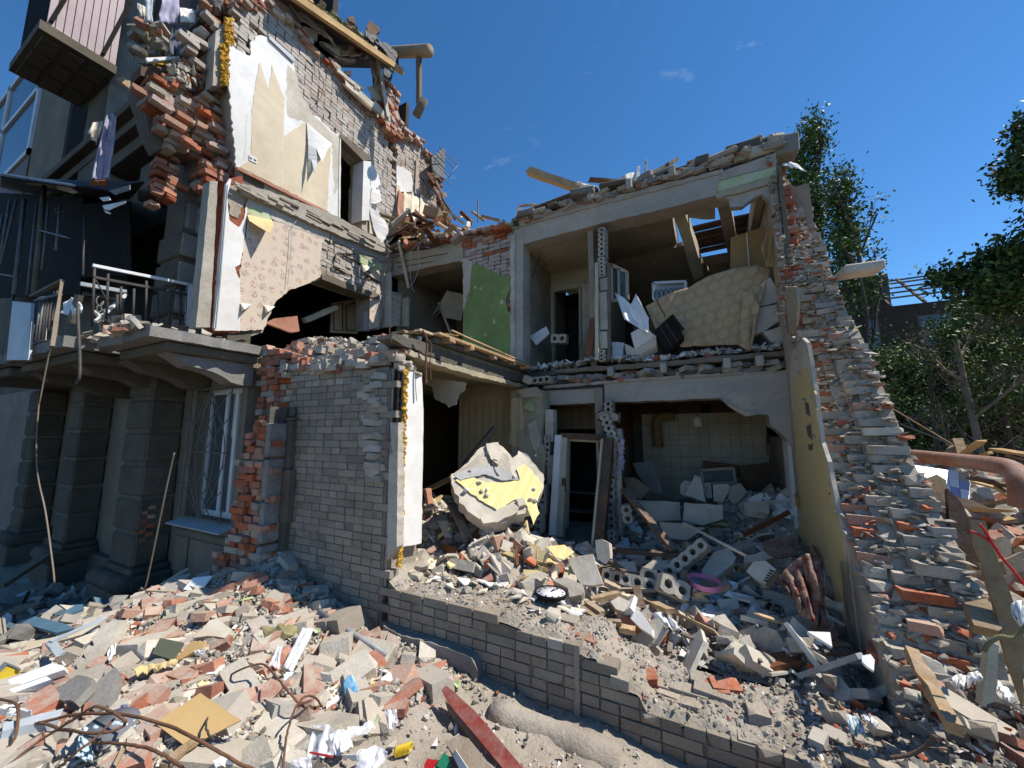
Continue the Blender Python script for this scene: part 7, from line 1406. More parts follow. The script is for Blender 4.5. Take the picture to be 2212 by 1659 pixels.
o = stick('steel_tube', 'B6', (565, 450), (1085, 785), .035, .035, 'steel', 'grey steel tube lying on the heap beside the brick panel', 'tube', lift=.09); o.data = tube('x', [hit(p, OUT, .09) for p in S('B6', (565, 450), (1085, 785))], .022, 'steel', None, 10).data; bpy.data.objects.remove([q for q in bpy.data.objects if q.name.startswith('x') and q.parent is None and q.data is o.data][0])
rp_ = thing('red_plank', 'dark red painted plank with splintered end lying in the dirt', 'plank', hit(S('B6', (1800, 1350))[0], OUT)); Pm = hit(S('B6', (1750, 1350))[0], OUT, .10)
prism('painted_face', onP(Pm, (.05, -.38, .92), 'B6', (1510, 1055), (1545, 1022), (1600, 1065), (1780, 1230), (2150, 1670), (1990, 1670), (1750, 1380), (1620, 1230), (1540, 1120)), (.05, -.38, .92), .012, 'redpaint', rp_)
prism('wood_core', [p-Vector((.004, -.03, .06)) for p in onP(Pm, (.05, -.38, .92), 'B6', (1515, 1060), (1600, 1075), (1780, 1240), (2150, 1680), (1980, 1680), (1740, 1390), (1600, 1240), (1535, 1130))], (.05, -.38, .92), .05, 'wood', rp_, .01, .05)
plate('wood_block', 'B6', ((1540, 1460), (1640, 1402), (1720, 1430), (1900, 1659), (1700, 1680)), (-.1, -.45, .88), .10, 'wood', 'rough brown wooden beam end at the bottom beside the red plank', 'beam', lift=.13, amp=.004)
plate('white_sheet', 'B6', ((1580, 1465), (1600, 1490), (1725, 1680), (1655, 1680), (1600, 1570)), (-.7, -.5, .4), .006, 'whitepaper', 'narrow white curved sheet leaning on the brown beam end', 'sheet', lift=.16)
plate('green_wrapper', 'B6', ((1470, 1640), (1525, 1540), (1555, 1560), (1580, 1640), (1530, 1680)), (0, -.6, .7), .01, 'greenplastic', 'dark green plastic wrapper at the bottom', 'wrapper', lift=.09)
plate('red_wrapper', 'B6', ((1375, 1640), (1400, 1585), (1480, 1600), (1440, 1660), (1380, 1680)), (0, -.6, .7), .01, 'redplastic', 'red and white wrapper at the bottom left of the green one', 'wrapper', lift=.08)
plate('red_strip', 'B6', ((485, 1540), (500, 1530), (660, 1560), (655, 1572)), (0, -.6, .7), .02, 'redplastic', 'thin red plastic strip under the clear bag at the bottom', 'strip', lift=.12)
c0, c1 = hit(S('B6', (1165, 1548))[0], OUT, .05), hit(S('B6', (1272, 1515))[0], OUT, .05); tag(tube('yellow_spring', [c0.lerp(c1, t/60)+Vector((0, .025*math.cos(t), .025*math.sin(t)+.01)) for t in range(61)], .006, 'yellow', None, 5), 'yellowish coiled hose piece at the bottom of the heap', 'hose')
cu = thing('concrete_kerb', 'dust covered round concrete pipe half buried in the dirt before the low wall', 'pipe', hit(S('B7', (350, 1500))[0], OUT)); tube('pipe_body', [hit(p, OUT, -.03) for p in S('B7', (10, 1400), (120, 1440), (330, 1530), (640, 1660), (1000, 1800))], .10, 'dust', cu, 16)
for c in ((1545, 600, 1.0, 'greenwhite', 'mint green leaf like scrap near the steel tube'), (1700, 660, .6, 'greenwhite', 'tiny green scrap beside the steel tube'), (1625, 1010, 1.1, 'greenwhite', 'light green crumpled scrap above the red plank')):
    q = hit(S('B6', (c[0]-1000 if c[0] == 1545 or c[0] == 1700 else c[0], c[1]))[0], OUT, .06); o = bpy.data.objects.new('green_scrap', stock_mesh('crumple', 2, c[3])); COL.objects.link(o); o.matrix_basis = Matrix.Translation(q) @ Matrix.Scale(.07*c[2], 4); tag(o, c[4], 'scrap')
for i, (c, m, l) in enumerate((((300, 600), 'insul', 'yellow mineral wool tuft beside red brick'), ((150, 620), 'insul', 'brownish wool tuft left of the yellow one'))):
    q = hit(S('B6', c)[0], OUT, .05); o = bpy.data.objects.new('wool_tuft', stock_mesh('rock', i, m)); COL.objects.link(o); o.matrix_basis = Matrix.Translation(q) @ Matrix.Scale(.2, 4); tag(o, l, 'mineral wool')
plate('white_plate', 'B5', ((1415, 280), (1490, 190), (1640, 175), (1570, 270), (1500, 290)), (.1, -.5, .8), .01, 'whitepaper', 'white sheet leaning at the foot of the broken brick pier', 'sheet', lift=.10)
# ---- shaded pit on the left
PIT = lambda x, y: max(OUT(x, y), 0)
plate('blue_sheet', 'B5', ((165, 540), (270, 487), (500, 545), (575, 580), (440, 615)), (0, -.3, .95), .03, 'bluepanel', 'blue panel lying in the shaded pit', 'sheet', lift=.15); plate('blue_sheet', 'B5', ((400, 470), (560, 400), (640, 395), (640, 430), (500, 490)), (0, -.3, .95), .03, 'bluepanel', 'smaller blue panel behind the first in the pit', 'sheet', lift=.15)
plate('pale_sheet', 'B5', ((0, 500), (60, 460), (90, 480), (80, 580)), (.2, -.7, .6), .02, 'greypvc', 'pale violet sheet in the shaded pit at the left edge', 'sheet', lift=.2); plate('grey_plank', 'B5', ((0, 460), (150, 400), (330, 375), (290, 400), (150, 445), (0, 475)), (0, -.3, .95), .04, 'woodgray', 'pale plank across the pit below the plinth', 'plank', lift=.2)
plate('pale_sheet', 'B5', ((60, 345), (230, 285), (270, 295), (110, 348)), (0, -.3, .95), .02, 'greypvc', 'thin grey sheet deep in the pit', 'sheet', lift=.2)
tag(bar('slanted_plank', PY(S('B5', (-20, 265))[0], 1.7), PY(S('B5', (350, 25))[0], 2.25), .12, .06, 'woodgray', None), 'grey plank slanting up to the plinth in the pit', 'plank')
tag(bar('orange_stick', hit(S('B5', (175, 400))[0], PIT), hit(S('B5', (225, 290))[0], PIT, .25), .04, .02, 'wood', None), 'small orange stick standing in the pit', 'stick')
pg = Bag(); strew(pg, OUT, 500, lambda: (U(-9, -5.3), U(.2, 2.4)), [(2, 'rock', 'concrete'), (2, 'shard', 'concretelight'), (1, 'shard', 'bluepanel'), (1, 'sliver', 'woodgray'), (1, 'half', 'silicate')], (.06, .3), .1, .8, .1)
pg.L = [(k, i, (M if k != 'half' else Matrix.Translation(M.translation) @ rotm(U(0, 1), U(0, 1), U(0, 6))), m) for k, i, M, m in pg.L]; pg.out('pit_debris', None, 60, 'piece of debris in the shaded pit beside the old facade', 'debris', 'debris in the shaded pit', 'pit_rubble', 'small debris in the shaded pit')

# ================================================================== THINGS ON THE HEAP INSIDE
BP = PY((1078, 1040), 4.25); bn = (.42, -.55, .72)
sb = thing('wall_slab', 'large fallen slab of wall with torn yellow patterned wallpaper on the heap', 'slab', PY((1078, 1150), 4.25))
prism('slab_body', onP(BP, bn, 'B2', (1385, 990), (1450, 950), (1520, 880), (1560, 830), (1620, 800), (1700, 785), (1760, 830), (1800, 880), (1840, 830), (1900, 850), (1960, 930), (2010, 990), (2012, 1080), (1960, 1190), (1850, 1260), (1760, 1310), (1680, 1330), (1560, 1280), (1440, 1180), (1400, 1080)), bn, .16, 'plasterdirty', sb, .028, .06)
prism('plaster_edge', [p+Vector(bn).normalized()*.005 for p in onP(BP, bn, 'B2', (1400, 990), (1530, 900), (1620, 820), (1690, 800), (1770, 860), (1800, 1000), (1600, 1010), (1450, 1040))], bn, .02, 'concretelight', sb, .012, .05)
prism('yellow_wallpaper', [p+Vector(bn).normalized()*.02 for p in onP(BP, bn, 'B2', (1415, 1035), (1520, 1005), (1620, 1050), (1750, 1050), (1850, 1030), (1825, 960), (1880, 925), (1920, 960), (2005, 1065), (1960, 1180), (1982, 1260), (1940, 1340), (1900, 1210), (1820, 1165), (1700, 1242), (1600, 1180), (1500, 1110))], bn, .006, 'yellowpaper', sb, .010, .05)
prism('grey_scrap', [p+Vector(bn).normalized()*.03 for p in onP(BP, bn, 'B2', (1410, 1010), (1500, 960), (1620, 940), (1740, 960), (1850, 1035), (1720, 1040), (1620, 1000), (1520, 1020), (1450, 1040))], bn, .006, 'plasterlilac', sb, .008, .04)
for P in (((1580, 1300), (1800, 1200), (1840, 1230), (1830, 1260), (1700, 1330), (1600, 1340)), ((1820, 1175), (1870, 1165), (1890, 1210), (1840, 1225)), ((1620, 800), (1700, 790), (1740, 850), (1700, 940), (1650, 900))): prism('plaster_fold', [p+Vector(bn).normalized()*.05 for p in onP(BP, bn, 'B2', *P)], bn, .05, 'plasterdirty', sb, .01, .05)
for a_, b_ in (((1640, 860), (1690, 1000)),):
    A_, B_ = [q+Vector(bn).normalized()*.03 for q in onP(BP, bn, 'B2', a_, b_)]; bar('crack', A_, B_, .012, .006, 'mortardark', sb, up=Vector(bn), rough=.008)
for i in range(14):
    q = onP(BP, bn, 'B2', (U(1420, 1980), U(850, 1280)))[0]+Vector(bn).normalized()*.03; box('plaster_lump', q, (U(.03, .09), U(.03, .07), U(.02, .04)), RN.choice(['plasterdirty', 'concretelight', 'plaster']), sb, Euler((U(-1, 1), U(-1, 1), U(0, 3))).to_matrix(), .01)
hb_ = Bag(); hc_ = onP(BP, bn, 'B2', (1700, 1330))[0]
strew(hb_, INS, 110, lambda: (hc_.x+RN.gauss(0, .38), max(3.5, hc_.y-.12+RN.gauss(0, .16))), [(3, 'rock', 'concretelight'), (2, 'shard', 'plasterdirty'), (2, 'rock', 'plasterdirty'), (1, 'rock', 'redraw'), (1, 'shard', 'paper')], (.08, .26), .0, .9, .14)
hb_.out('slab_rubble', sb, 90, massname='slab_rubble')
bar('plank_piece', PY(S('B2', (1190, 1110))[0], 4.5), PY(S('B2', (1390, 1015))[0], 4.3), .08, .05, 'woodgray', sb, rough=.005)
def ip8(k, pts, Y, m, label, cat, th=.05, n=(0, -.5, .85), amp=.0): o = prism(cat.replace(' ', '_')+'_piece', onP(PY(mid(k, pts), Y), n, k, *pts), n, th, m, None, amp); return tag(o, label, cat)
tag(bar('grey_plank', PY(S('B2', (1470, 930))[0], 5.0), PY(S('B2', (1685, 665))[0], 5.4), .10, .05, 'woodgray', None, rough=.005), 'grey plank leaning behind the slab with yellow wallpaper', 'plank')
ip8('B2', ((1510, 1400), (1560, 1360), (1690, 1370), (1670, 1470), (1600, 1480)), 4.0, 'brownboard', 'shiny reddish brown board below the fallen wall slab', 'board', .03, (.2, -.8, .5)); ip8('B2', ((1680, 1380), (1830, 1375), (1770, 1480), (1700, 1440)), 4.0, 'brownboard', 'second brown board with torn face under the fallen wall slab', 'board', .03, (.1, -.8, .5))
ip8('B2', ((1305, 1460), (1420, 1480), (1430, 1600), (1400, 1600)), 3.7, 'brownboard', 'narrow dark brown board standing in the left heap', 'board', .03, (-.3, -.8, .3))
for k, a, b, Y0, Y1, w_, m, l in (('B2', (1225, 1085), (1240, 1190), 3.9, 3.9, .1, 'salmon', 'brown board edge behind the white corner'), ('B2', (1390, 1200), (1500, 1420), 4.0, 3.8, .09, 'woodgray', 'grey plank in the heap below the slab'), ('B2', (1455, 1520), (1580, 1640), 3.6, 3.5, .06, 'wood', 'tan lath in the left heap'),
    ('B3', (890, 1090), (1240, 1510), 5.4, 4.5, .09, 'wooddark', 'long brown plank slanting down from the hollow block partition'), ('B3', (800, 1500), (1310, 1535), 4.6, 4.5, .10, 'wooddark', 'level brown plank across the heap'), ('B3', (1700, 1400), (2010, 1245), 5.0, 5.4, .04, 'brownboard', 'thin brown stick in the kitchen heap'), ('B3', (1300, 1320), (1710, 1535), 5.0, 4.3, .022, 'paper', 'thin pale rod slanting across the kitchen heap'),
    ('B7', (1115, 420), (1160, 590), 4.0, 3.8, .07, 'wooddark', 'short dark upright stub in the shaded heap'), ('B7', (1190, 520), (1385, 610), 4.0, 3.7, .08, 'wood', 'brown timber piece in the middle of the shaded heap'), ('B7', (770, 520), (985, 470), 3.6, 3.8, .06, 'wood', 'sunlit lath beside the clock'), ('B7', (800, 435), (1300, 445), 3.9, 4.1, .03, 'wood', 'long thin lath behind the sunlit one'),
    ('B7', (745, 550), (855, 625), 3.5, 3.4, .06, 'wood', 'short sunlit timber with pale end near the wall top'), ('B7', (800, 690), (1000, 700), 3.4, 3.4, .05, 'wood', 'sunlit splinter lying on the wall edge'), ('B7', (700, 590), (830, 690), 3.4, 3.3, .04, 'wood', 'broken sunlit lath pointing to the wall edge'), ('B7', (1000, 740), (1110, 760), 3.4, 3.4, .08, 'wood', 'chunky sunlit wood splinter by the shadow edge'),
    ('B7', (1560, 480), (1820, 415), 4.1, 4.3, .05, 'wood', 'dark splintered timber under the pink ring'), ('B7', (1480, 300), (1500, 440), 4.2, 4.1, .06, 'wooddark', 'upright dark post behind the holed blocks'), ('B7', (870, 385), (990, 440), 3.9, 3.9, .07, 'wood', 'short tan timber near the sunlit slab'), ('B7', (920, 225), (1030, 310), 4.3, 4.1, .05, 'wooddark', 'brown stick beside the rounded lump'),
    ('B7', (190, 105), (200, 260), 3.8, 3.6, .03, 'brownboard', 'thin dark brown post in the sunlit heap'), ('B7', (1630, 300), (1700, 260), 4.6, 4.6, .04, 'wood', 'tiny lath behind the pink ring'), ('B8', (150, 1040), (350, 1000), 3.5, 3.6, .14, 'brownboard', 'flat dark brown board in the pit behind the low wall'), ('B8', (0, 1040), (190, 1090), 3.45, 3.5, .05, 'wood', 'orange lath along the inner edge of the low wall')):
    tag(bar('timber_piece', PY(S(k, a)[0], Y0), PY(S(k, b)[0], Y1), w_, min(w_, .04), m, None, rough=.004), l, 'timber')
ip8('B7', ((595, 200), (690, 180), (780, 165), (800, 240), (860, 395), (770, 410), (690, 400), (625, 290)), 3.9, 'plasterdirty', 'flat pale slab lit by the sun leaning in the heap', 'slab', .04, (-.1, -.75, .65), .006)
ip8('B7', ((468, 365), (570, 345), (705, 405), (710, 455), (690, 480), (600, 498), (590, 430)), 3.6, 'concretelight', 'pale brick lying just right of the clock', 'block', .08, (0, -.55, .8), .004)
ip8('B7', ((800, 60), (850, 50), (905, 80), (915, 200), (885, 245), (820, 210), (805, 130)), 4.3, 'plasterdirty', 'rounded pale lump standing at the foot of the partition', 'lump', .14, (0, -.9, .3), .01)
ip8('B7', ((900, 510), (960, 482), (1060, 530), (1155, 590), (1060, 625), (960, 590)), 3.7, 'plasterdirty', 'sunlit white slab piece at the shadow edge', 'slab', .06, (0, -.5, .85), .006); ip8('B7', ((1065, 610), (1140, 600), (1240, 740), (1240, 795), (1150, 740), (1070, 660)), 3.55, 'plaster', 'white slab sloping down to the wall edge in sun', 'slab', .05, (-.2, -.6, .75), .008)
ip8('B7', ((1620, 290), (1715, 150), (1830, 120), (1885, 190), (1870, 240), (1730, 345), (1620, 330)), 4.6, 'plasterdirty', 'big pale block lying above the pink ring', 'block', .16, (.1, -.6, .8), .006); ip8('B7', ((1950, 180), (2200, 130), (2205, 190), (1960, 240)), 4.7, 'plasterdirty', 'flat pale slab behind the white box', 'slab', .1, (.1, -.6, .8), .006)
ip8('B7', ((1165, 270), (1250, 210), (1405, 215), (1390, 240), (1300, 310), (1190, 320)), 4.4, 'concretelight', 'flat pale block behind the holed blocks', 'block', .1, (0, -.5, .85), .005)
ip8('B7', ((950, 225), (1100, 225), (1125, 300), (1040, 300), (985, 260)), 4.4, 'plasterdirty', 'thin pale plate behind the left holed block', 'slab', .03, (0, -.5, .85), .006)
ip8('B7', ((1880, 925), (1950, 770), (2010, 930)), 3.75, 'paper', 'pale triangular scrap standing in the shaded pit', 'scrap', .01, (0, -.9, .3))
ip8('B7', ((2120, 770), (2170, 640), (2215, 640), (2205, 790)), 3.9, 'roomgray', 'brownish brick leaning in the shaded pit', 'brick', .08, (0, -.8, .5))
ip8('B7', ((420, 110), (560, 95), (640, 150), (560, 210), (490, 190)), 3.9, 'yellowpaper', 'curled yellow green sheet near the door frame', 'sheet', .01, (.1, -.5, .8), .01); ip8('B7', ((245, 285), (360, 290), (410, 340), (410, 380), (310, 375), (245, 340)), 3.6, 'paperyellow', 'tan board scrap behind the clock', 'scrap', .01, (0, -.6, .8)); ip8('B7', ((285, 160), (310, 95), (410, 150), (390, 230), (320, 215)), 3.8, 'paperyellow', 'yellowish torn sheet in the sunlit heap', 'scrap', .01, (0, -.8, .5), .01)
ip8('B7', ((590, 330), (600, 190), (620, 190), (640, 290)), 4.0, 'greenwhite', 'thin greenish sheet edge beside the sunlit slab', 'scrap', .01, (0, -.8, .5))
o = drape('white_plastic', onY(4.2, 'B7', (1350, 640), (1450, 560), (1560, 570), (1690, 660)), onY(3.85, 'B7', (1390, 760), (1490, 790), (1600, 740), (1700, 700)), 'whitepaper', None, 24, 16, .10, 4, .004, (0, -.5, .8), 71, 8); tag(o, 'crumpled white plastic sheet in the middle of the shaded heap', 'plastic sheet')
o = drape('white_plastic', onY(3.7, 'B7', (1190, 640), (1300, 620), (1400, 680)), onY(3.6, 'B7', (1250, 770), (1400, 780), (1520, 790)), 'whitepaper', None, 16, 12, .08, 4, .004, (0, -.5, .8), 72, 8); tag(o, 'second white crumpled sheet at the shadow edge', 'plastic sheet')
o = drape('red_patterned_cloth', onY(4.0, 'B8', (250, 520), (340, 420), (420, 370), (520, 420)), onY(3.7, 'B8', (370, 700), (400, 760), (480, 800), (545, 790)), 'cloth_red', None, 24, 20, .16, 4, .01, (0, -.8, .5), 73, 6); tag(o, 'dark red patterned cloth hanging behind the yellow wallpaper', 'cloth')
o = ip8('B8', ((150, 310), (360, 245), (370, 380), (250, 400), (180, 370)), 4.4, 'wooddark', 'dark brown panel lying behind the white box', 'board', .03, (0, -.8, .5))
def hbl(k, p, Y, w_, h_, n, rot, label, rr=.3, d=.14, vert=False): o = holed(None, PY(S(k, p)[0], Y), w_, h_, n, 'concretelight', d, Euler(rot).to_matrix(), vertical=vert, rr=rr, name='hollow_block'); return tag(o, label, 'hollow block')
hbl('B7', (1005, 360), 4.15, .42, .13, 4, (-.35, .05, -.1), 'left one of the fallen round holed blocks in the heap'); hbl('B7', (1125, 380), 4.1, .34, .12, 3, (-.4, .12, .1), 'holed block next to the left one'); hbl('B7', (1290, 355), 4.2, .36, .14, 2, (-.3, .05, -.1), 'holed block with two large holes in the heap', .36)
hbl('B7', (1460, 225), 4.4, .62, .12, 6, (-.5, -.75, .1), 'long hollow block standing slanted with a row of holes', .3); hbl('B7', (1330, 265), 4.5, .44, .10, 5, (-.3, -.5, .3), 'holed block lying behind the long slanted one'); hbl('B7', (1560, 270), 4.7, .34, .13, 3, (-.2, -.1, .1), 'small holed block behind the pink ring'); hbl('B7', (1420, 420), 4.0, .26, .16, 2, (-.5, .4, .3), 'broken two hole block nearest the pink ring')
hbl('B7', (1695, 850), 3.9, .36, .15, 2, (-.5, .55, .2), 'large hollow block with square openings in the pit', .42, .3); hbl('B3', (915, 1260), 5.3, .13, .22, 2, (0, -.15, .3), 'block with two holes leaning at the partition foot', vert=True)
# white box with printed bars
wb = thing('white_box', 'white cardboard box with small black printed bars near the yellow wallpaper', 'box', PY(S('B7', (2080, 330))[0], 4.3)); n8 = (-.25, -.8, .5); Pb = PY(S('B7', (2080, 330))[0], 4.3)
prism('box_body', onP(Pb, n8, 'B7', (1965, 300), (2020, 225), (2110, 215), (2195, 285), (2110, 400), (2030, 355)), n8, .16, 'paper', wb)
for i in range(5):
    for j in range(2): q = onP(Pb+Vector(n8).normalized()*.004, n8, 'B7', (2150-i*11+j*14, 285+i*19+j*6), (2166-i*11+j*14, 291+i*19+j*6), (2160-i*11+j*14, 301+i*19+j*6), (2144-i*11+j*14, 295+i*19+j*6)); prism('printed_bar', q, n8, .002, 'black', wb)
# clock
cp = hit(S('B7', (458, 462))[0], lambda x, y: max(INS(x, y), lowtop(x, y) if y < 3.45 else 0), .065); ck = thing('wall_clock', 'round white wall clock with black rim lying on the rubble by the wall', 'clock', cp)
nz = Vector((.02, .03, 1)).normalized(); cx = X_.copy(); cx = (cx-nz*cx.dot(nz)).normalized(); cx = (cx*math.cos(-.35)+nz.cross(cx)*math.sin(-.35)); cy = nz.cross(cx); CR = .138
tube('clock_rim', [cp+cx*(CR*math.cos(a))+cy*(CR*math.sin(a)) for a in [k*math.pi/16 for k in range(32)]], .012, 'black', ck, 8, closed=True); tube('clock_body', [cp-nz*.03, cp-nz*.002], CR-.004, 'black', ck, 32); tube('clock_dial', [cp-nz*.001, cp+nz*.002], CR-.01, 'clockface', ck, 32)
for a, L_, w_ in ((1.9, .075, .010), (1.62, .115, .006)): bar('clock_hand', cp+nz*.006, cp+nz*.006+(cx*math.cos(a)+cy*math.sin(a))*L_, w_, .002, 'black', ck, up=nz)
for h_ in range(1, 13):
    cv = bpy.data.curves.new('numeral', 'FONT'); cv.body = str(h_); cv.size = .042; cv.align_x = 'CENTER'; cv.align_y = 'CENTER'; cv.extrude = .0008; cv.materials.append(MATS['black']); ob = bpy.data.objects.new('numeral_text', cv); COL.objects.link(ob); bpy.context.view_layer.update(); me_ = bpy.data.meshes.new_from_object(ob); bpy.data.objects.remove(ob); ob = bpy.data.objects.new('numeral', me_); COL.objects.link(ob)
    a = math.pi/2-h_*math.pi/6+.3; c = cp+nz*.004+(cx*math.cos(a)+cy*math.sin(a))*(CR*.76); ob.parent = ck; ob.matrix_parent_inverse = parent_world(ck).inverted(); ob.matrix_basis = frame(c, cx*math.cos(.3)+cy*math.sin(.3), -cx*math.sin(.3)+cy*math.cos(.3), nz)
# pink ring
pc_ = PY(S('B7', (1640, 385))[0], 4.25); pr = []
bm = bmesh.new()
for k in range(40):
    a = 2*math.pi*k/40
    for r, z in ((.150, -.022), (.150, .022), (.142, .022), (.142, -.022)): bm.verts.new((r*math.cos(a), r*math.sin(a), z))
bm.verts.ensure_lookup_table()
for k in range(40):
    for j in range(4): a, b = k*4+j, k*4+(j+1) % 4; c, d = ((k+1) % 40)*4+(j+1) % 4, ((k+1) % 40)*4+j; bm.faces.new([bm.verts[q] for q in (a, b, c, d)])
bmesh.ops.transform(bm, matrix=Matrix.Translation(pc_) @ rotm(.06, .08, 0), verts=bm.verts); me = bpy.data.meshes.new('pink_ring'); bm.to_mesh(me); bm.free(); tag(link('pink_ring', me, None, 'pink'), 'pink plastic ring resting on dark timber in the shaded heap', 'ring')
tag(bar('metal_profile', PY(S('B8', (380, 1105))[0], 3.45), PY(S('B8', (738, 985))[0], 3.15), .05, .03, 'steel', None), 'grey metal profile resting on the wall top against the gable foot', 'profile')
# ---- right: timber, pipe, stones
def ry(k, pts, Y, m, label, cat, th=.04, n=(0, -.9, .3), amp=.004): o = prism(cat.replace(' ', '_')+'_piece', onP(PY(mid(k, pts), Y), n, k, *pts), n, th, m, None, amp); return tag(o, label, cat)
ry('B8', ((1115, -10), (1190, -10), (1230, 130), (1285, 290), (1215, 300), (1160, 130)), 4.3, 'roofwood', 'light tan board leaning on the gable, nearest the bricks', 'board')
ry('B4', ((1355, 1420), (1400, 1430), (1440, 1450), (1480, 1560), (1530, 1659), (1460, 1659)), 4.6, 'roofwood', 'short pale board end behind the leaning tan board', 'board'); ry('B4', ((1462, 1475), (1540, 1447), (1612, 1490), (1625, 1659), (1560, 1659), (1500, 1560)), 4.4, 'wood', 'splintered light wood plate beside the dark board', 'board', .05, (0, -.9, .3), .01)
ry('B8', ((1262, -20), (1340, 60), (1400, 175), (1410, 300), (1460, 470), (1380, 420), (1280, 230)), 3.9, 'wooddark', 'dark grey board leaning between the light planks', 'board', .05); ry('B8', ((1170, 0), (1215, 0), (1290, 200), (1400, 360), (1450, 470), (1400, 440), (1290, 290)), 3.95, 'wood', 'narrow brown plank under the dark board', 'plank', .05)
ry('B8', ((1398, 165), (1490, 175), (1590, 470), (1650, 640), (1720, 860), (1720, 1290), (1640, 1060), (1560, 740), (1470, 430)), 3.1, 'wood', 'long wide brown plank slanting down at the right edge', 'plank', .06, (-.2, -.9, .3), .006)
ry('B8', ((1365, 665), (1500, 640), (1590, 820), (1570, 835), (1420, 800)), 3.1, 'wood', 'short dusty plank stub beside the gable foot', 'plank', .06, (0, -.5, .85)); ry('B8', ((1512, 900), (1570, 925), (1552, 1250), (1540, 1262), (1465, 1290), (1475, 1200)), 2.7, 'woodcream', 'upright pale batten painted white on one side', 'batten', .07, (-.1, -.95, .2))
tag(bar('splintered_timber', PY(S('B8', (1045, 960))[0], 3.0), PY(S('B8', (1305, 1425))[0], 2.45), .055, .05, 'wood', None, rough=.008), 'splintered brown timber leaning on the rubble by the grey stone', 'timber')
ry('B8', ((1590, 420), (1720, 360), (1720, 480), (1620, 500)), 3.3, 'wood', 'brown plank behind the red tape at the right edge', 'plank', .06); ry('B8', ((1600, 400), (1560, 330), (1600, 270), (1640, 290), (1650, 370)), 3.6, 'wood', 'short wood stub beside the red tape', 'stub', .08)
st_ = bpy.data.objects.new('grey_stone', stock_mesh('rock', 3, 'concretelight')); COL.objects.link(st_); st_.matrix_basis = Matrix.Translation(hit(S('B8', (1215, 1090))[0], RY, .08)) @ rotm(.3, .2, 1) @ Matrix.Diagonal((.26, .27, .26, 1)); tag(st_, 'large rounded grey stone beside the splintered timber', 'stone')
for p, Y, rot, m, l, sc in (((1460, 1400), 2.25, (.1, .35, -.45), 'silicate', 'long pale brick with orange face at the bottom right', 1.25), ((1280, 1270), 2.5, (.3, .5, -.6), 'red', 'red brick under the splintered timber', 1.0), ((560, 1370), 2.5, (.3, 1.1, .3), 'mortar', 'narrow grey stone below the white rag', .7), ((490, 1480), 2.5, (0, 0, 1.2), 'silicate', 'small grey brick at the low wall end', .6), ((930, 1020), 3.05, (.2, .3, -.3), 'redraw', 'weathered red brick at the gable foot', 1.0), ((620, 1200), 2.85, (.1, .2, -.4), 'red', 'reddish brick embedded at the wall end', .8), ((1460, 560), 3.2, (.3, .3, .6), 'paleblock', 'pale stone block beside the long wide plank', 1.0), ((1600, 1230), 2.5, (.3, .3, .3), 'paleblock', 'white block at the right under the batten', 1.1)):
    o = bpy.data.objects.new('single_brick', stock_mesh('rough', 4, m)); COL.objects.link(o); o.matrix_basis = Matrix.Translation(hit(S('B8', p)[0], RY, .03)) @ rotm(*rot) @ Matrix.Scale(sc, 4); tag(o, l, 'brick')
for pts, l in ((((1395, 235), (1460, 265), (1525, 310), (1590, 400), (1660, 480), (1730, 570)), 'red plastic tape hanging over the wide plank'), (((1455, 195), (1495, 250), (1530, 310), (1560, 350)), 'short upper end of the red tape')):
    tag(tube('red_tape', spline([PY(p, 2.75) for p in S('B8', *pts)], 5), .0055, 'redplastic', None, 6), l, 'tape')
tag(tube('green_hose', spline([PY(p, 2.2) for p in S('B8', (1480, 960), (1510, 910), (1580, 870), (1650, 880), (1700, 850), (1740, 800))], 5), .008, 'insul', None, 7), 'greenish transparent hose curling at the right edge', 'hose')
rl_ = thing('white_roll', 'white paper roll lying at the right edge', 'roll', PY(S('B8', (1690, 740))[0], 2.3)); drape('roll_sheet', [PY(p, 2.5) for p in S('B8', (1640, 700), (1665, 665), (1710, 655))], [PY(p, 2.45) for p in S('B8', (1655, 760), (1680, 800), (1725, 820))], 'whitepaper', rl_, 14, 12, .07, 3, .004, (-.5, -.8, .3), 95, 3); drape('roll_inner', [PY(p, 2.56) for p in S('B8', (1690, 680), (1730, 690))], [PY(p, 2.52) for p in S('B8', (1690, 790), (1730, 800))], 'greypvc', rl_, 8, 8, .03, 3, .004, (-.5, -.8, .3), 96, 3)
for i, (T, B, l) in enumerate(((((650, 1340), (700, 1350), (740, 1380)), ((680, 1450), (720, 1470), (780, 1460)), 'white and light blue rag on the rubble at right'), (((740, 1345), (800, 1350), (840, 1400)), ((760, 1370), (800, 1390), (830, 1420)), 'striped white cloth right of the blue rag'), (((1290, 1130), (1340, 1100), (1380, 1120)), ((1270, 1150), (1340, 1160), (1370, 1150)), 'crumpled white plastic behind the grey stone'), (((1370, 1110), (1430, 1090), (1460, 1100)), ((1400, 1160), (1440, 1140), (1470, 1120)), 'white scrap beside the pale batten'), (((1560, 1140), (1620, 1190), (1640, 1240)), ((1560, 1180), (1600, 1230), (1630, 1260)), 'white torn sheet at the right under the plank'))):
    tag(drape('rag', [PY(p, 2.55) for p in S('B8', *T)], [PY(p, 2.45) for p in S('B8', *B)], 'cloth_pale' if i == 0 else 'whitepaper', None, 14, 10, .05, 4, .005, (0, -.5, .8), 80+i, 6), l, 'rag')
plate('white_shard', 'B8', ((745, 985), (800, 975), (825, 1010), (820, 1075), (780, 1050), (750, 1020)), (0, -.6, .8), .02, 'whitepaper', 'white shard leaning at the foot of the gable wall', 'shard', P=PY(S('B8', (785, 1020))[0], 2.95)); tag(tube('bare_twig', spline([PY(p, 2.3) for p in S('B8', (1190, 1465), (1130, 1530), (1040, 1580), (910, 1600))], 4), .008, 'wooddark', None, 5), 'thin curved twig on the rubble at bottom right', 'twig')
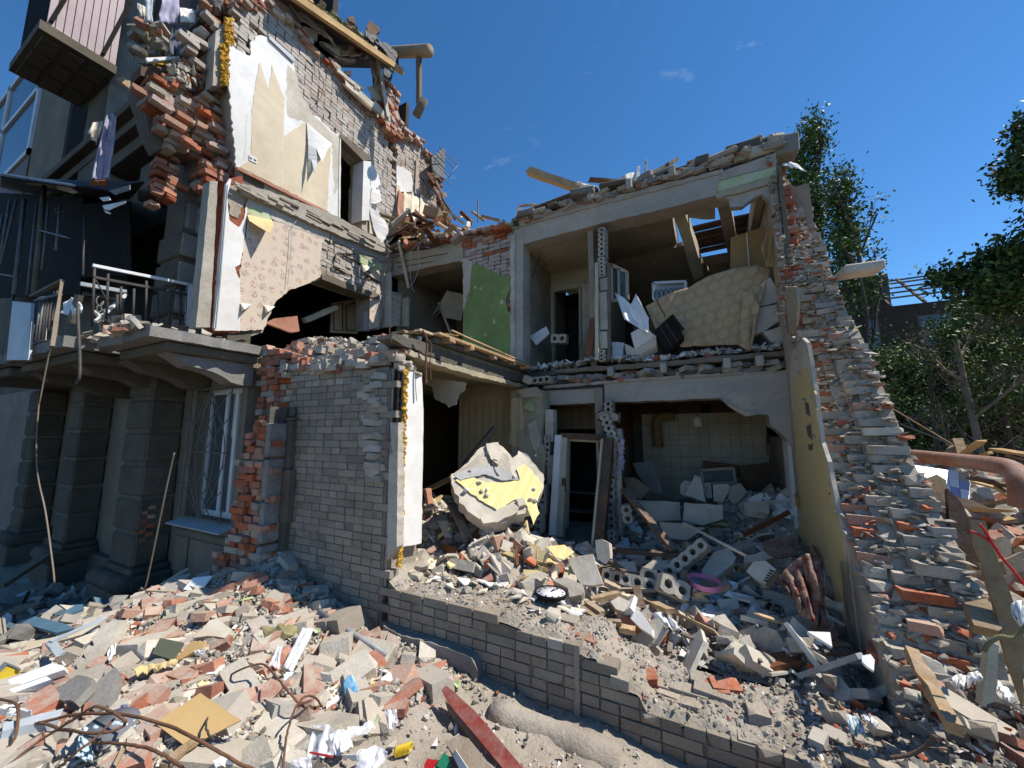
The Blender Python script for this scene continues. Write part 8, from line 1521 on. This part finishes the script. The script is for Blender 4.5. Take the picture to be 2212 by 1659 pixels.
pp_ = spline([PY(S('B4', (1290, 1295))[0], 7.0), PY(S('B4', (1600, 1330))[0], 6.4), PY(S('B4', (1900, 1365))[0], 5.6), PY(S('B4', (2060, 1390))[0], 5.1), PY(S('B4', (2150, 1440))[0], 4.9), PY(S('B4', (2190, 1550))[0], 4.8), PY(S('B4', (2200, 1700))[0], 4.8)], 6); tag(tube('rusty_pipe', pp_, .078, 'pipered', None, 16), 'thick rusty red pipe bending down at the right edge', 'pipe')
# tiled slab
tsl = thing('tiled_slab', 'fallen slab of pale blue wall tiles under the rusty pipe', 'tiled slab', PY(S('B4', (1560, 1500))[0], 5.8)); tn = Vector((.1, -.62, .78)).normalized(); T4 = onP(PY(S('B4', (1560, 1500))[0], 5.8), tn, 'B4', (1355, 1372), (1800, 1440), (1790, 1640), (1470, 1560)); prism('slab_body', [p-tn*.012 for p in T4], tn, .05, 'concretelight', tsl, .01)
for i in range(5):
    for j in range(3):
        if (i, j) in ((4, 0),): continue
        def q_(u, v): return T4[0].lerp(T4[1], u).lerp(T4[3].lerp(T4[2], u), v)
        a, b, c, d = q_(i/5+.006, j/3+.008), q_((i+1)/5-.006, j/3+.008), q_((i+1)/5-.006, (j+1)/3-.008), q_(i/5+.006, (j+1)/3-.008); prism('tile', [a, b, c, d], tn, .01, 'tileviolet' if (i, j) in ((4, 1), (3, 2)) else 'tileblue', tsl)
for i, (k, a, b, Y0, Y1, w_, m, l) in enumerate((('B4', (1715, 1310), (1885, 1190), 7.5, 7.2, .10, 'roofwood', 'light plank slanting up behind the rusty pipe'), ('B4', (1700, 1170), (1740, 1290), 7.6, 7.4, .10, 'wood', 'upright plank stub left of the slanting light plank'), ('B4', (1990, 1255), (2260, 1300), 7.0, 6.5, .12, 'roofwood', 'light plank lying above the pipe bend'), ('B4', (1800, 1475), (2160, 1545), 5.6, 5.2, .10, 'wooddark', 'dark round log under the rusty pipe'), ('B4', (1840, 1325), (1945, 1280), 7.2, 7.1, .08, 'wood', 'short board between the upright stub and the long plank'),
    ('B4', (2000, 1540), (2170, 1659), 5.4, 5.0, .04, 'wood', 'thin lath below the dark log'), ('B4', (2100, 1300), (2212, 1330), 6.8, 6.6, .06, 'woodgray', 'grey lath under the upper light plank'), ('B4', (1690, 1230), (1640, 1290), 7.6, 7.5, .12, 'woodgray', 'grey broken board behind the pipe'), ('B4', (2010, 1420), (2120, 1360), 6.2, 6.0, .09, 'wood', 'short stub wedged behind the pipe bend'))):
    tag(bar('yard_plank', PY(S(k, a)[0], Y0), PY(S(k, b)[0], Y1), w_, .03, m, None, rough=.005), l, 'plank')
for i in range(46):
    y = U(4.5, 11); x = U(1.9+.15*(y-4), 2.0+y*.95); z = YRD(x, y)+U(.05, .2); a = U(0, 6.3); L_ = U(.4, 1.4); d = Vector((math.cos(a), math.sin(a), U(-.3, .4))).normalized()*L_/2
    tag(bar('yard_board', Vector((x, y, z))-d, Vector((x, y, z))+d, U(.07, .16), U(.02, .05), RN.choice(['wood', 'woodgray', 'wooddark', 'roofwood']), None, rough=.005), 'loose board in the rubble yard beyond the gable wall', 'board', 'boards in the rubble yard')
# ================================================================== TREES, FAR BUILDING, CAR
def branch_tree(name, label, base, h, spread, levels, seed, leafm, leafn, leafs, trunkr, barkm='bark', kind='round', lean=(0, 0), start=.25, cat='tree', crown=None, bare=0.):
    r = random.Random(seed); root = thing(name, label, cat, base); segs = []; tips = []
    def grow(p, d, L, rad, lv):
        n = 5; q = p.copy(); pts = [q.copy()]
        for i in range(n):
            d = (d+Vector((r.uniform(-1, 1), r.uniform(-1, 1), r.uniform(-.5, .8)))*(.16 if lv else .015)).normalized(); q = q+d*(L/n); pts.append(q.copy())
            if lv >= 2 or (lv == 1 and i > 2): tips.append((q.copy(), lv))
        segs.append((pts, rad, rad*.45))
        if lv < levels:
            m = (9 if kind == 'poplar' else 7) if lv == 0 else 5
            for k in range(m):
                t = start+(1-start)*(k+r.random())/m if lv == 0 else r.uniform(.25, 1); i = min(int(t*n), n-1); b = pts[i].lerp(pts[i+1], t*n-i); a = r.uniform(0, 6.28)
                if kind == 'poplar': nd = Vector((math.cos(a)*.22, math.sin(a)*.22, 1)); ln = L*(.42 if lv == 0 else .5)*(1.15-t*.5)
                else: nd = Vector((math.cos(a), math.sin(a), r.uniform(.15, .9))); ln = L*(spread if lv == 0 else .55)*(1.2-t*.6)
                grow(b, (nd.normalized()*.8+d*.3).normalized(), ln, rad*.42, lv+1)
    grow(Vector(base), Vector((lean[0], lean[1], 1)).normalized(), h, trunkr, 0)
    V, T = [], []; off = 0
    for pts, r0, r1 in segs:
        sd = 6 if r0 > .05 else 4; n = len(pts)
        for i, p in enumerate(pts):
            t = (pts[min(i+1, n-1)]-pts[max(i-1, 0)]).normalized(); a = t.orthogonal().normalized(); b = t.cross(a); rr = r0+(r1-r0)*i/(n-1)
            for k in range(sd): an = 6.283*k/sd; V.append(p+a*(rr*math.cos(an))+b*(rr*math.sin(an)))
        for i in range(n-1):
            for k in range(sd): T.append((off+i*sd+k, off+i*sd+(k+1) % sd, off+(i+1)*sd+(k+1) % sd, off+(i+1)*sd+k))
        off += n*sd
    fast('trunk', np.array([tuple(v) for v in V]), np.array(T), barkm, root)
    if leafn:
        tp = [t for t in tips if not (bare and r.random() < bare and True)]
        rs = np.random.RandomState(seed); idx = rs.randint(0, len(tp), leafn); C = np.array([tuple(tp[i][0]) for i in idx]); C += rs.normal(0, leafs*2.6, (leafn, 3))
        if crown is not None: C = C[[crown(c) for c in C]]
        m = len(C); a = rs.normal(size=(m, 3)); a /= np.linalg.norm(a, axis=1)[:, None]; b = np.cross(a, rs.normal(size=(m, 3))); b /= np.linalg.norm(b, axis=1)[:, None]; s = leafs*rs.uniform(.5, 1.2, (m, 1))
        V = np.stack([C-a*s, C-b*s*.55, C+a*s, C+b*s*.55], 1).reshape(-1, 3); T = np.arange(m*4).reshape(m, 4); fast('crown', V, T, leafm, root)
    return root
def at(px, Y, z=0): p = PY((px, 930), Y); return (p.x, p.y, z)
branch_tree('poplar_tree', 'slim poplar with the highest top behind the gable wall', at(1826, 19), 12.6, .3, 3, 3, 'leaf', 7000, .085, .15, kind='poplar', start=.35, bare=.2)
branch_tree('poplar_tree', 'slim poplar on the left of the tallest, half hidden by the gable', at(1765, 19.5), 10.6, .3, 3, 5, 'leaf', 5000, .085, .13, kind='poplar', start=.45, bare=.2)
branch_tree('poplar_tree', 'lower looser poplar on the right of the tallest', at(1885, 18), 10.2, .3, 3, 9, 'leaf', 4500, .08, .13, kind='poplar', start=.15, bare=.35)
branch_tree('young_tree', 'young light green tree before the dark far building', at(2010, 15.5), 4.9, .42, 3, 12, 'leaf', 3000, .06, .09, lean=(.05, 0), bare=.2)
branch_tree('bare_tree', 'nearly bare twiggy tree with pale trunk at the right', at(2125, 14.5), 4.9, .5, 4, 21, 'leafdark', 900, .055, .10, 'barkpale', lean=(-.05, 0), start=.2)
branch_tree('bare_tree', 'dark twiggy tree beside the pale trunk at the right', at(2195, 16), 5.2, .5, 4, 22, 'leaf', 2600, .06, .10, 'bark', lean=(-.1, 0), start=.15)
branch_tree('leafy_tree', 'big dense tree rising out at the right edge', at(2330, 12.5), 8.6, .24, 3, 31, 'leafdark', 24000, .07, .2, start=.42)
branch_tree('bushy_tree', 'dark green bushy tree in front of the far wall', at(1950, 19), 4.4, .45, 3, 41, 'leafdark', 9000, .07, .12, start=.2)
branch_tree('bushy_tree', 'broad dark green tree at the right before the far wall', at(2100, 21), 4.6, .45, 3, 43, 'leafdark', 9000, .07, .14, start=.2)
branch_tree('bushy_tree', 'low green tree near the right edge behind the planks', at(2230, 19), 4.4, .45, 3, 44, 'leaf', 8000, .08, .14, start=.15)
for k, (px, Y, h_, l_) in enumerate(((1905, 22, 4.6, 'dark tree nearest the gable before the far wall'), (1990, 23, 5.0, 'dark tree behind the light green young tree'), (2060, 22, 4.9, 'dark tree between the young tree and the pale trunk'), (2160, 20, 5.2, 'dark tree right behind the pale trunk'), (2215, 22, 5.6, 'tall dark tree at the right edge before the far wall'), (2280, 17, 5.4, 'nearest dark tree at the right edge'))):
    branch_tree('bushy_tree', l_, at(px, Y), h_, .5, 3, 60+k, 'leafdark', 6500, .075, .14, start=.12)
YF = 30.
fbld = thing('far_building', 'dark three storey building with burnt roof battens behind the trees', 'building', (20, YF, 0))
def fb2(name, x0, x1, y0, y1, z0, z1, m): return box(name, ((x0+x1)/2, (y0+y1)/2, (z0+z1)/2), (abs(x1-x0), abs(y1-y0), abs(z1-z0)), m, fbld)
fb2('wall', 5, 60, YF, YF+9, -.5, 9.9, 'farbrick')
for x in np.arange(8, 34, 3.1):
    for z in (1.6, 4.5, 7.4): fb2('window', x, x+1.3, YF-.06, YF-.0, z, z+1.7, 'pane'); fb2('window_frame', x-.06, x+1.36, YF-.04, YF-.005, z-.06, z+1.76, 'woodgray')
fb2('air_conditioner', 9.6, 10.5, YF-.4, YF-.05, 6.5, 7.1, 'whitepvc'); fb2('chimney', 8.3, 10.3, YF+.8, YF+2, 9.9, 12.2, 'facadegray')
for k, (z, y) in enumerate(((10.4, .2), (10.9, .9), (11.4, 1.6), (11.9, 2.3), (12.3, 3.0))): bar('roof_batten', (6, YF+y, z), (50, YF+y, z+.5), .12, .08, 'woodgray', fbld)
for x in np.arange(7, 40, 1.5): bar('rafter', (x, YF, 9.9), (x+U(-.1, .1), YF+3.2, 12.5), .12, .12, 'wooddark', fbld)
tag(box('yellow_wall', (16.5, YF-3, .7), (14, .25, 2.4), 'yellow', None), 'low ochre wall at the foot of the far building', 'wall'); bpy.data.objects['yellow_wall'].data.materials[0] = MATS['paperyellow']
# van
vn = thing('parked_van', 'dark van parked beyond the yard in the shade', 'van', at(2035, 21)); vx, vy = vn.location.x, vn.location.y
bm = bmesh.new(); prf = [(-2.3, .35), (-2.35, 1.0), (-1.75, 1.15), (-1.1, 1.85), (2.1, 1.9), (2.3, 1.1), (2.3, .35)]
A = [bm.verts.new((vx+a, vy, b)) for a, b in prf]; B = [bm.verts.new((vx+a, vy+1.8, b)) for a, b in prf]; bm.faces.new(A); bm.faces.new(B[::-1])
for i in range(len(prf)): j = (i+1) % len(prf); bm.faces.new((A[j], A[i], B[i], B[j]))
bmesh.ops.recalc_face_normals(bm, faces=bm.faces[:]); bmesh.ops.bevel(bm, geom=bm.edges[:], offset=.06, segments=2, affect='EDGES'); me = bpy.data.meshes.new('body'); bm.to_mesh(me); bm.free(); link('body', me, vn, 'carpaint')
for a, b in ((-1.35, -.4), (-.3, .8), (.9, 2.0)): box('window', (vx+(a+b)/2, vy-.01, 1.5), (b-a, .03, .5), 'pane', vn, None, .01)
for a in (-1.5, 1.5): tube('wheel', [Vector((vx+a, vy-.05, .35)), Vector((vx+a, vy+.2, .35))], .35, 'black', vn, 16); tube('rim', [Vector((vx+a, vy-.06, .35)), Vector((vx+a, vy-.04, .35))], .2, 'steel', vn, 12)
tag(tube('thin_cable', [PY(S('B4', (820, 720))[0], 4.9), PY(S('B4', (1230, 960))[0], 6.0), PY(S('B4', (1660, 1215))[0], 8.0)], .006, 'wood', None, 5), 'thin brown cable stretched from the gable down to the yard', 'cable')

# ------------------------------------------------------------------ one level deeper where parts have pieces of their own
def nest(root, part, names, near_=None):
    kids = [o for o in bpy.data.objects if o.parent == root and o.name.split('.')[0] in names and (near_ is None or near_(o))]
    if not kids: return
    e = bpy.data.objects.new(part, None); COL.objects.link(e); e.parent = root; e.matrix_parent_inverse = parent_world(root).inverted()
    for o in kids: o.parent = e; o.matrix_parent_inverse = Matrix()@parent_world(root).inverted() if False else Matrix()
def child_near(x0, x1): return lambda o: x0 < sum((o.matrix_basis @ Vector(c)).x for c in o.bound_box)/8 < x1
nest(fac, 'barred_window', ('window_frame', 'pane', 'grille_bar', 'curtain', 'window_sill'), child_near(-7, -5))
nest(fac, 'far_window', ('window_frame', 'pane'), child_near(-30, -14))
nest(R_, 'broken_roof', ('roof_slab', 'roof_rubble', 'roof_debris', 'roof_chunk', 'rib_end', 'roof_crumbs', 'roof_plank', 'ceiling_rib'))
nest(R_, 'hollow_partition', ('hollow_block', 'plain_block', 'partition_body'))
nest(R_, 'cream_doorway', ('door_leaf', 'door_panel', 'door_frame'))
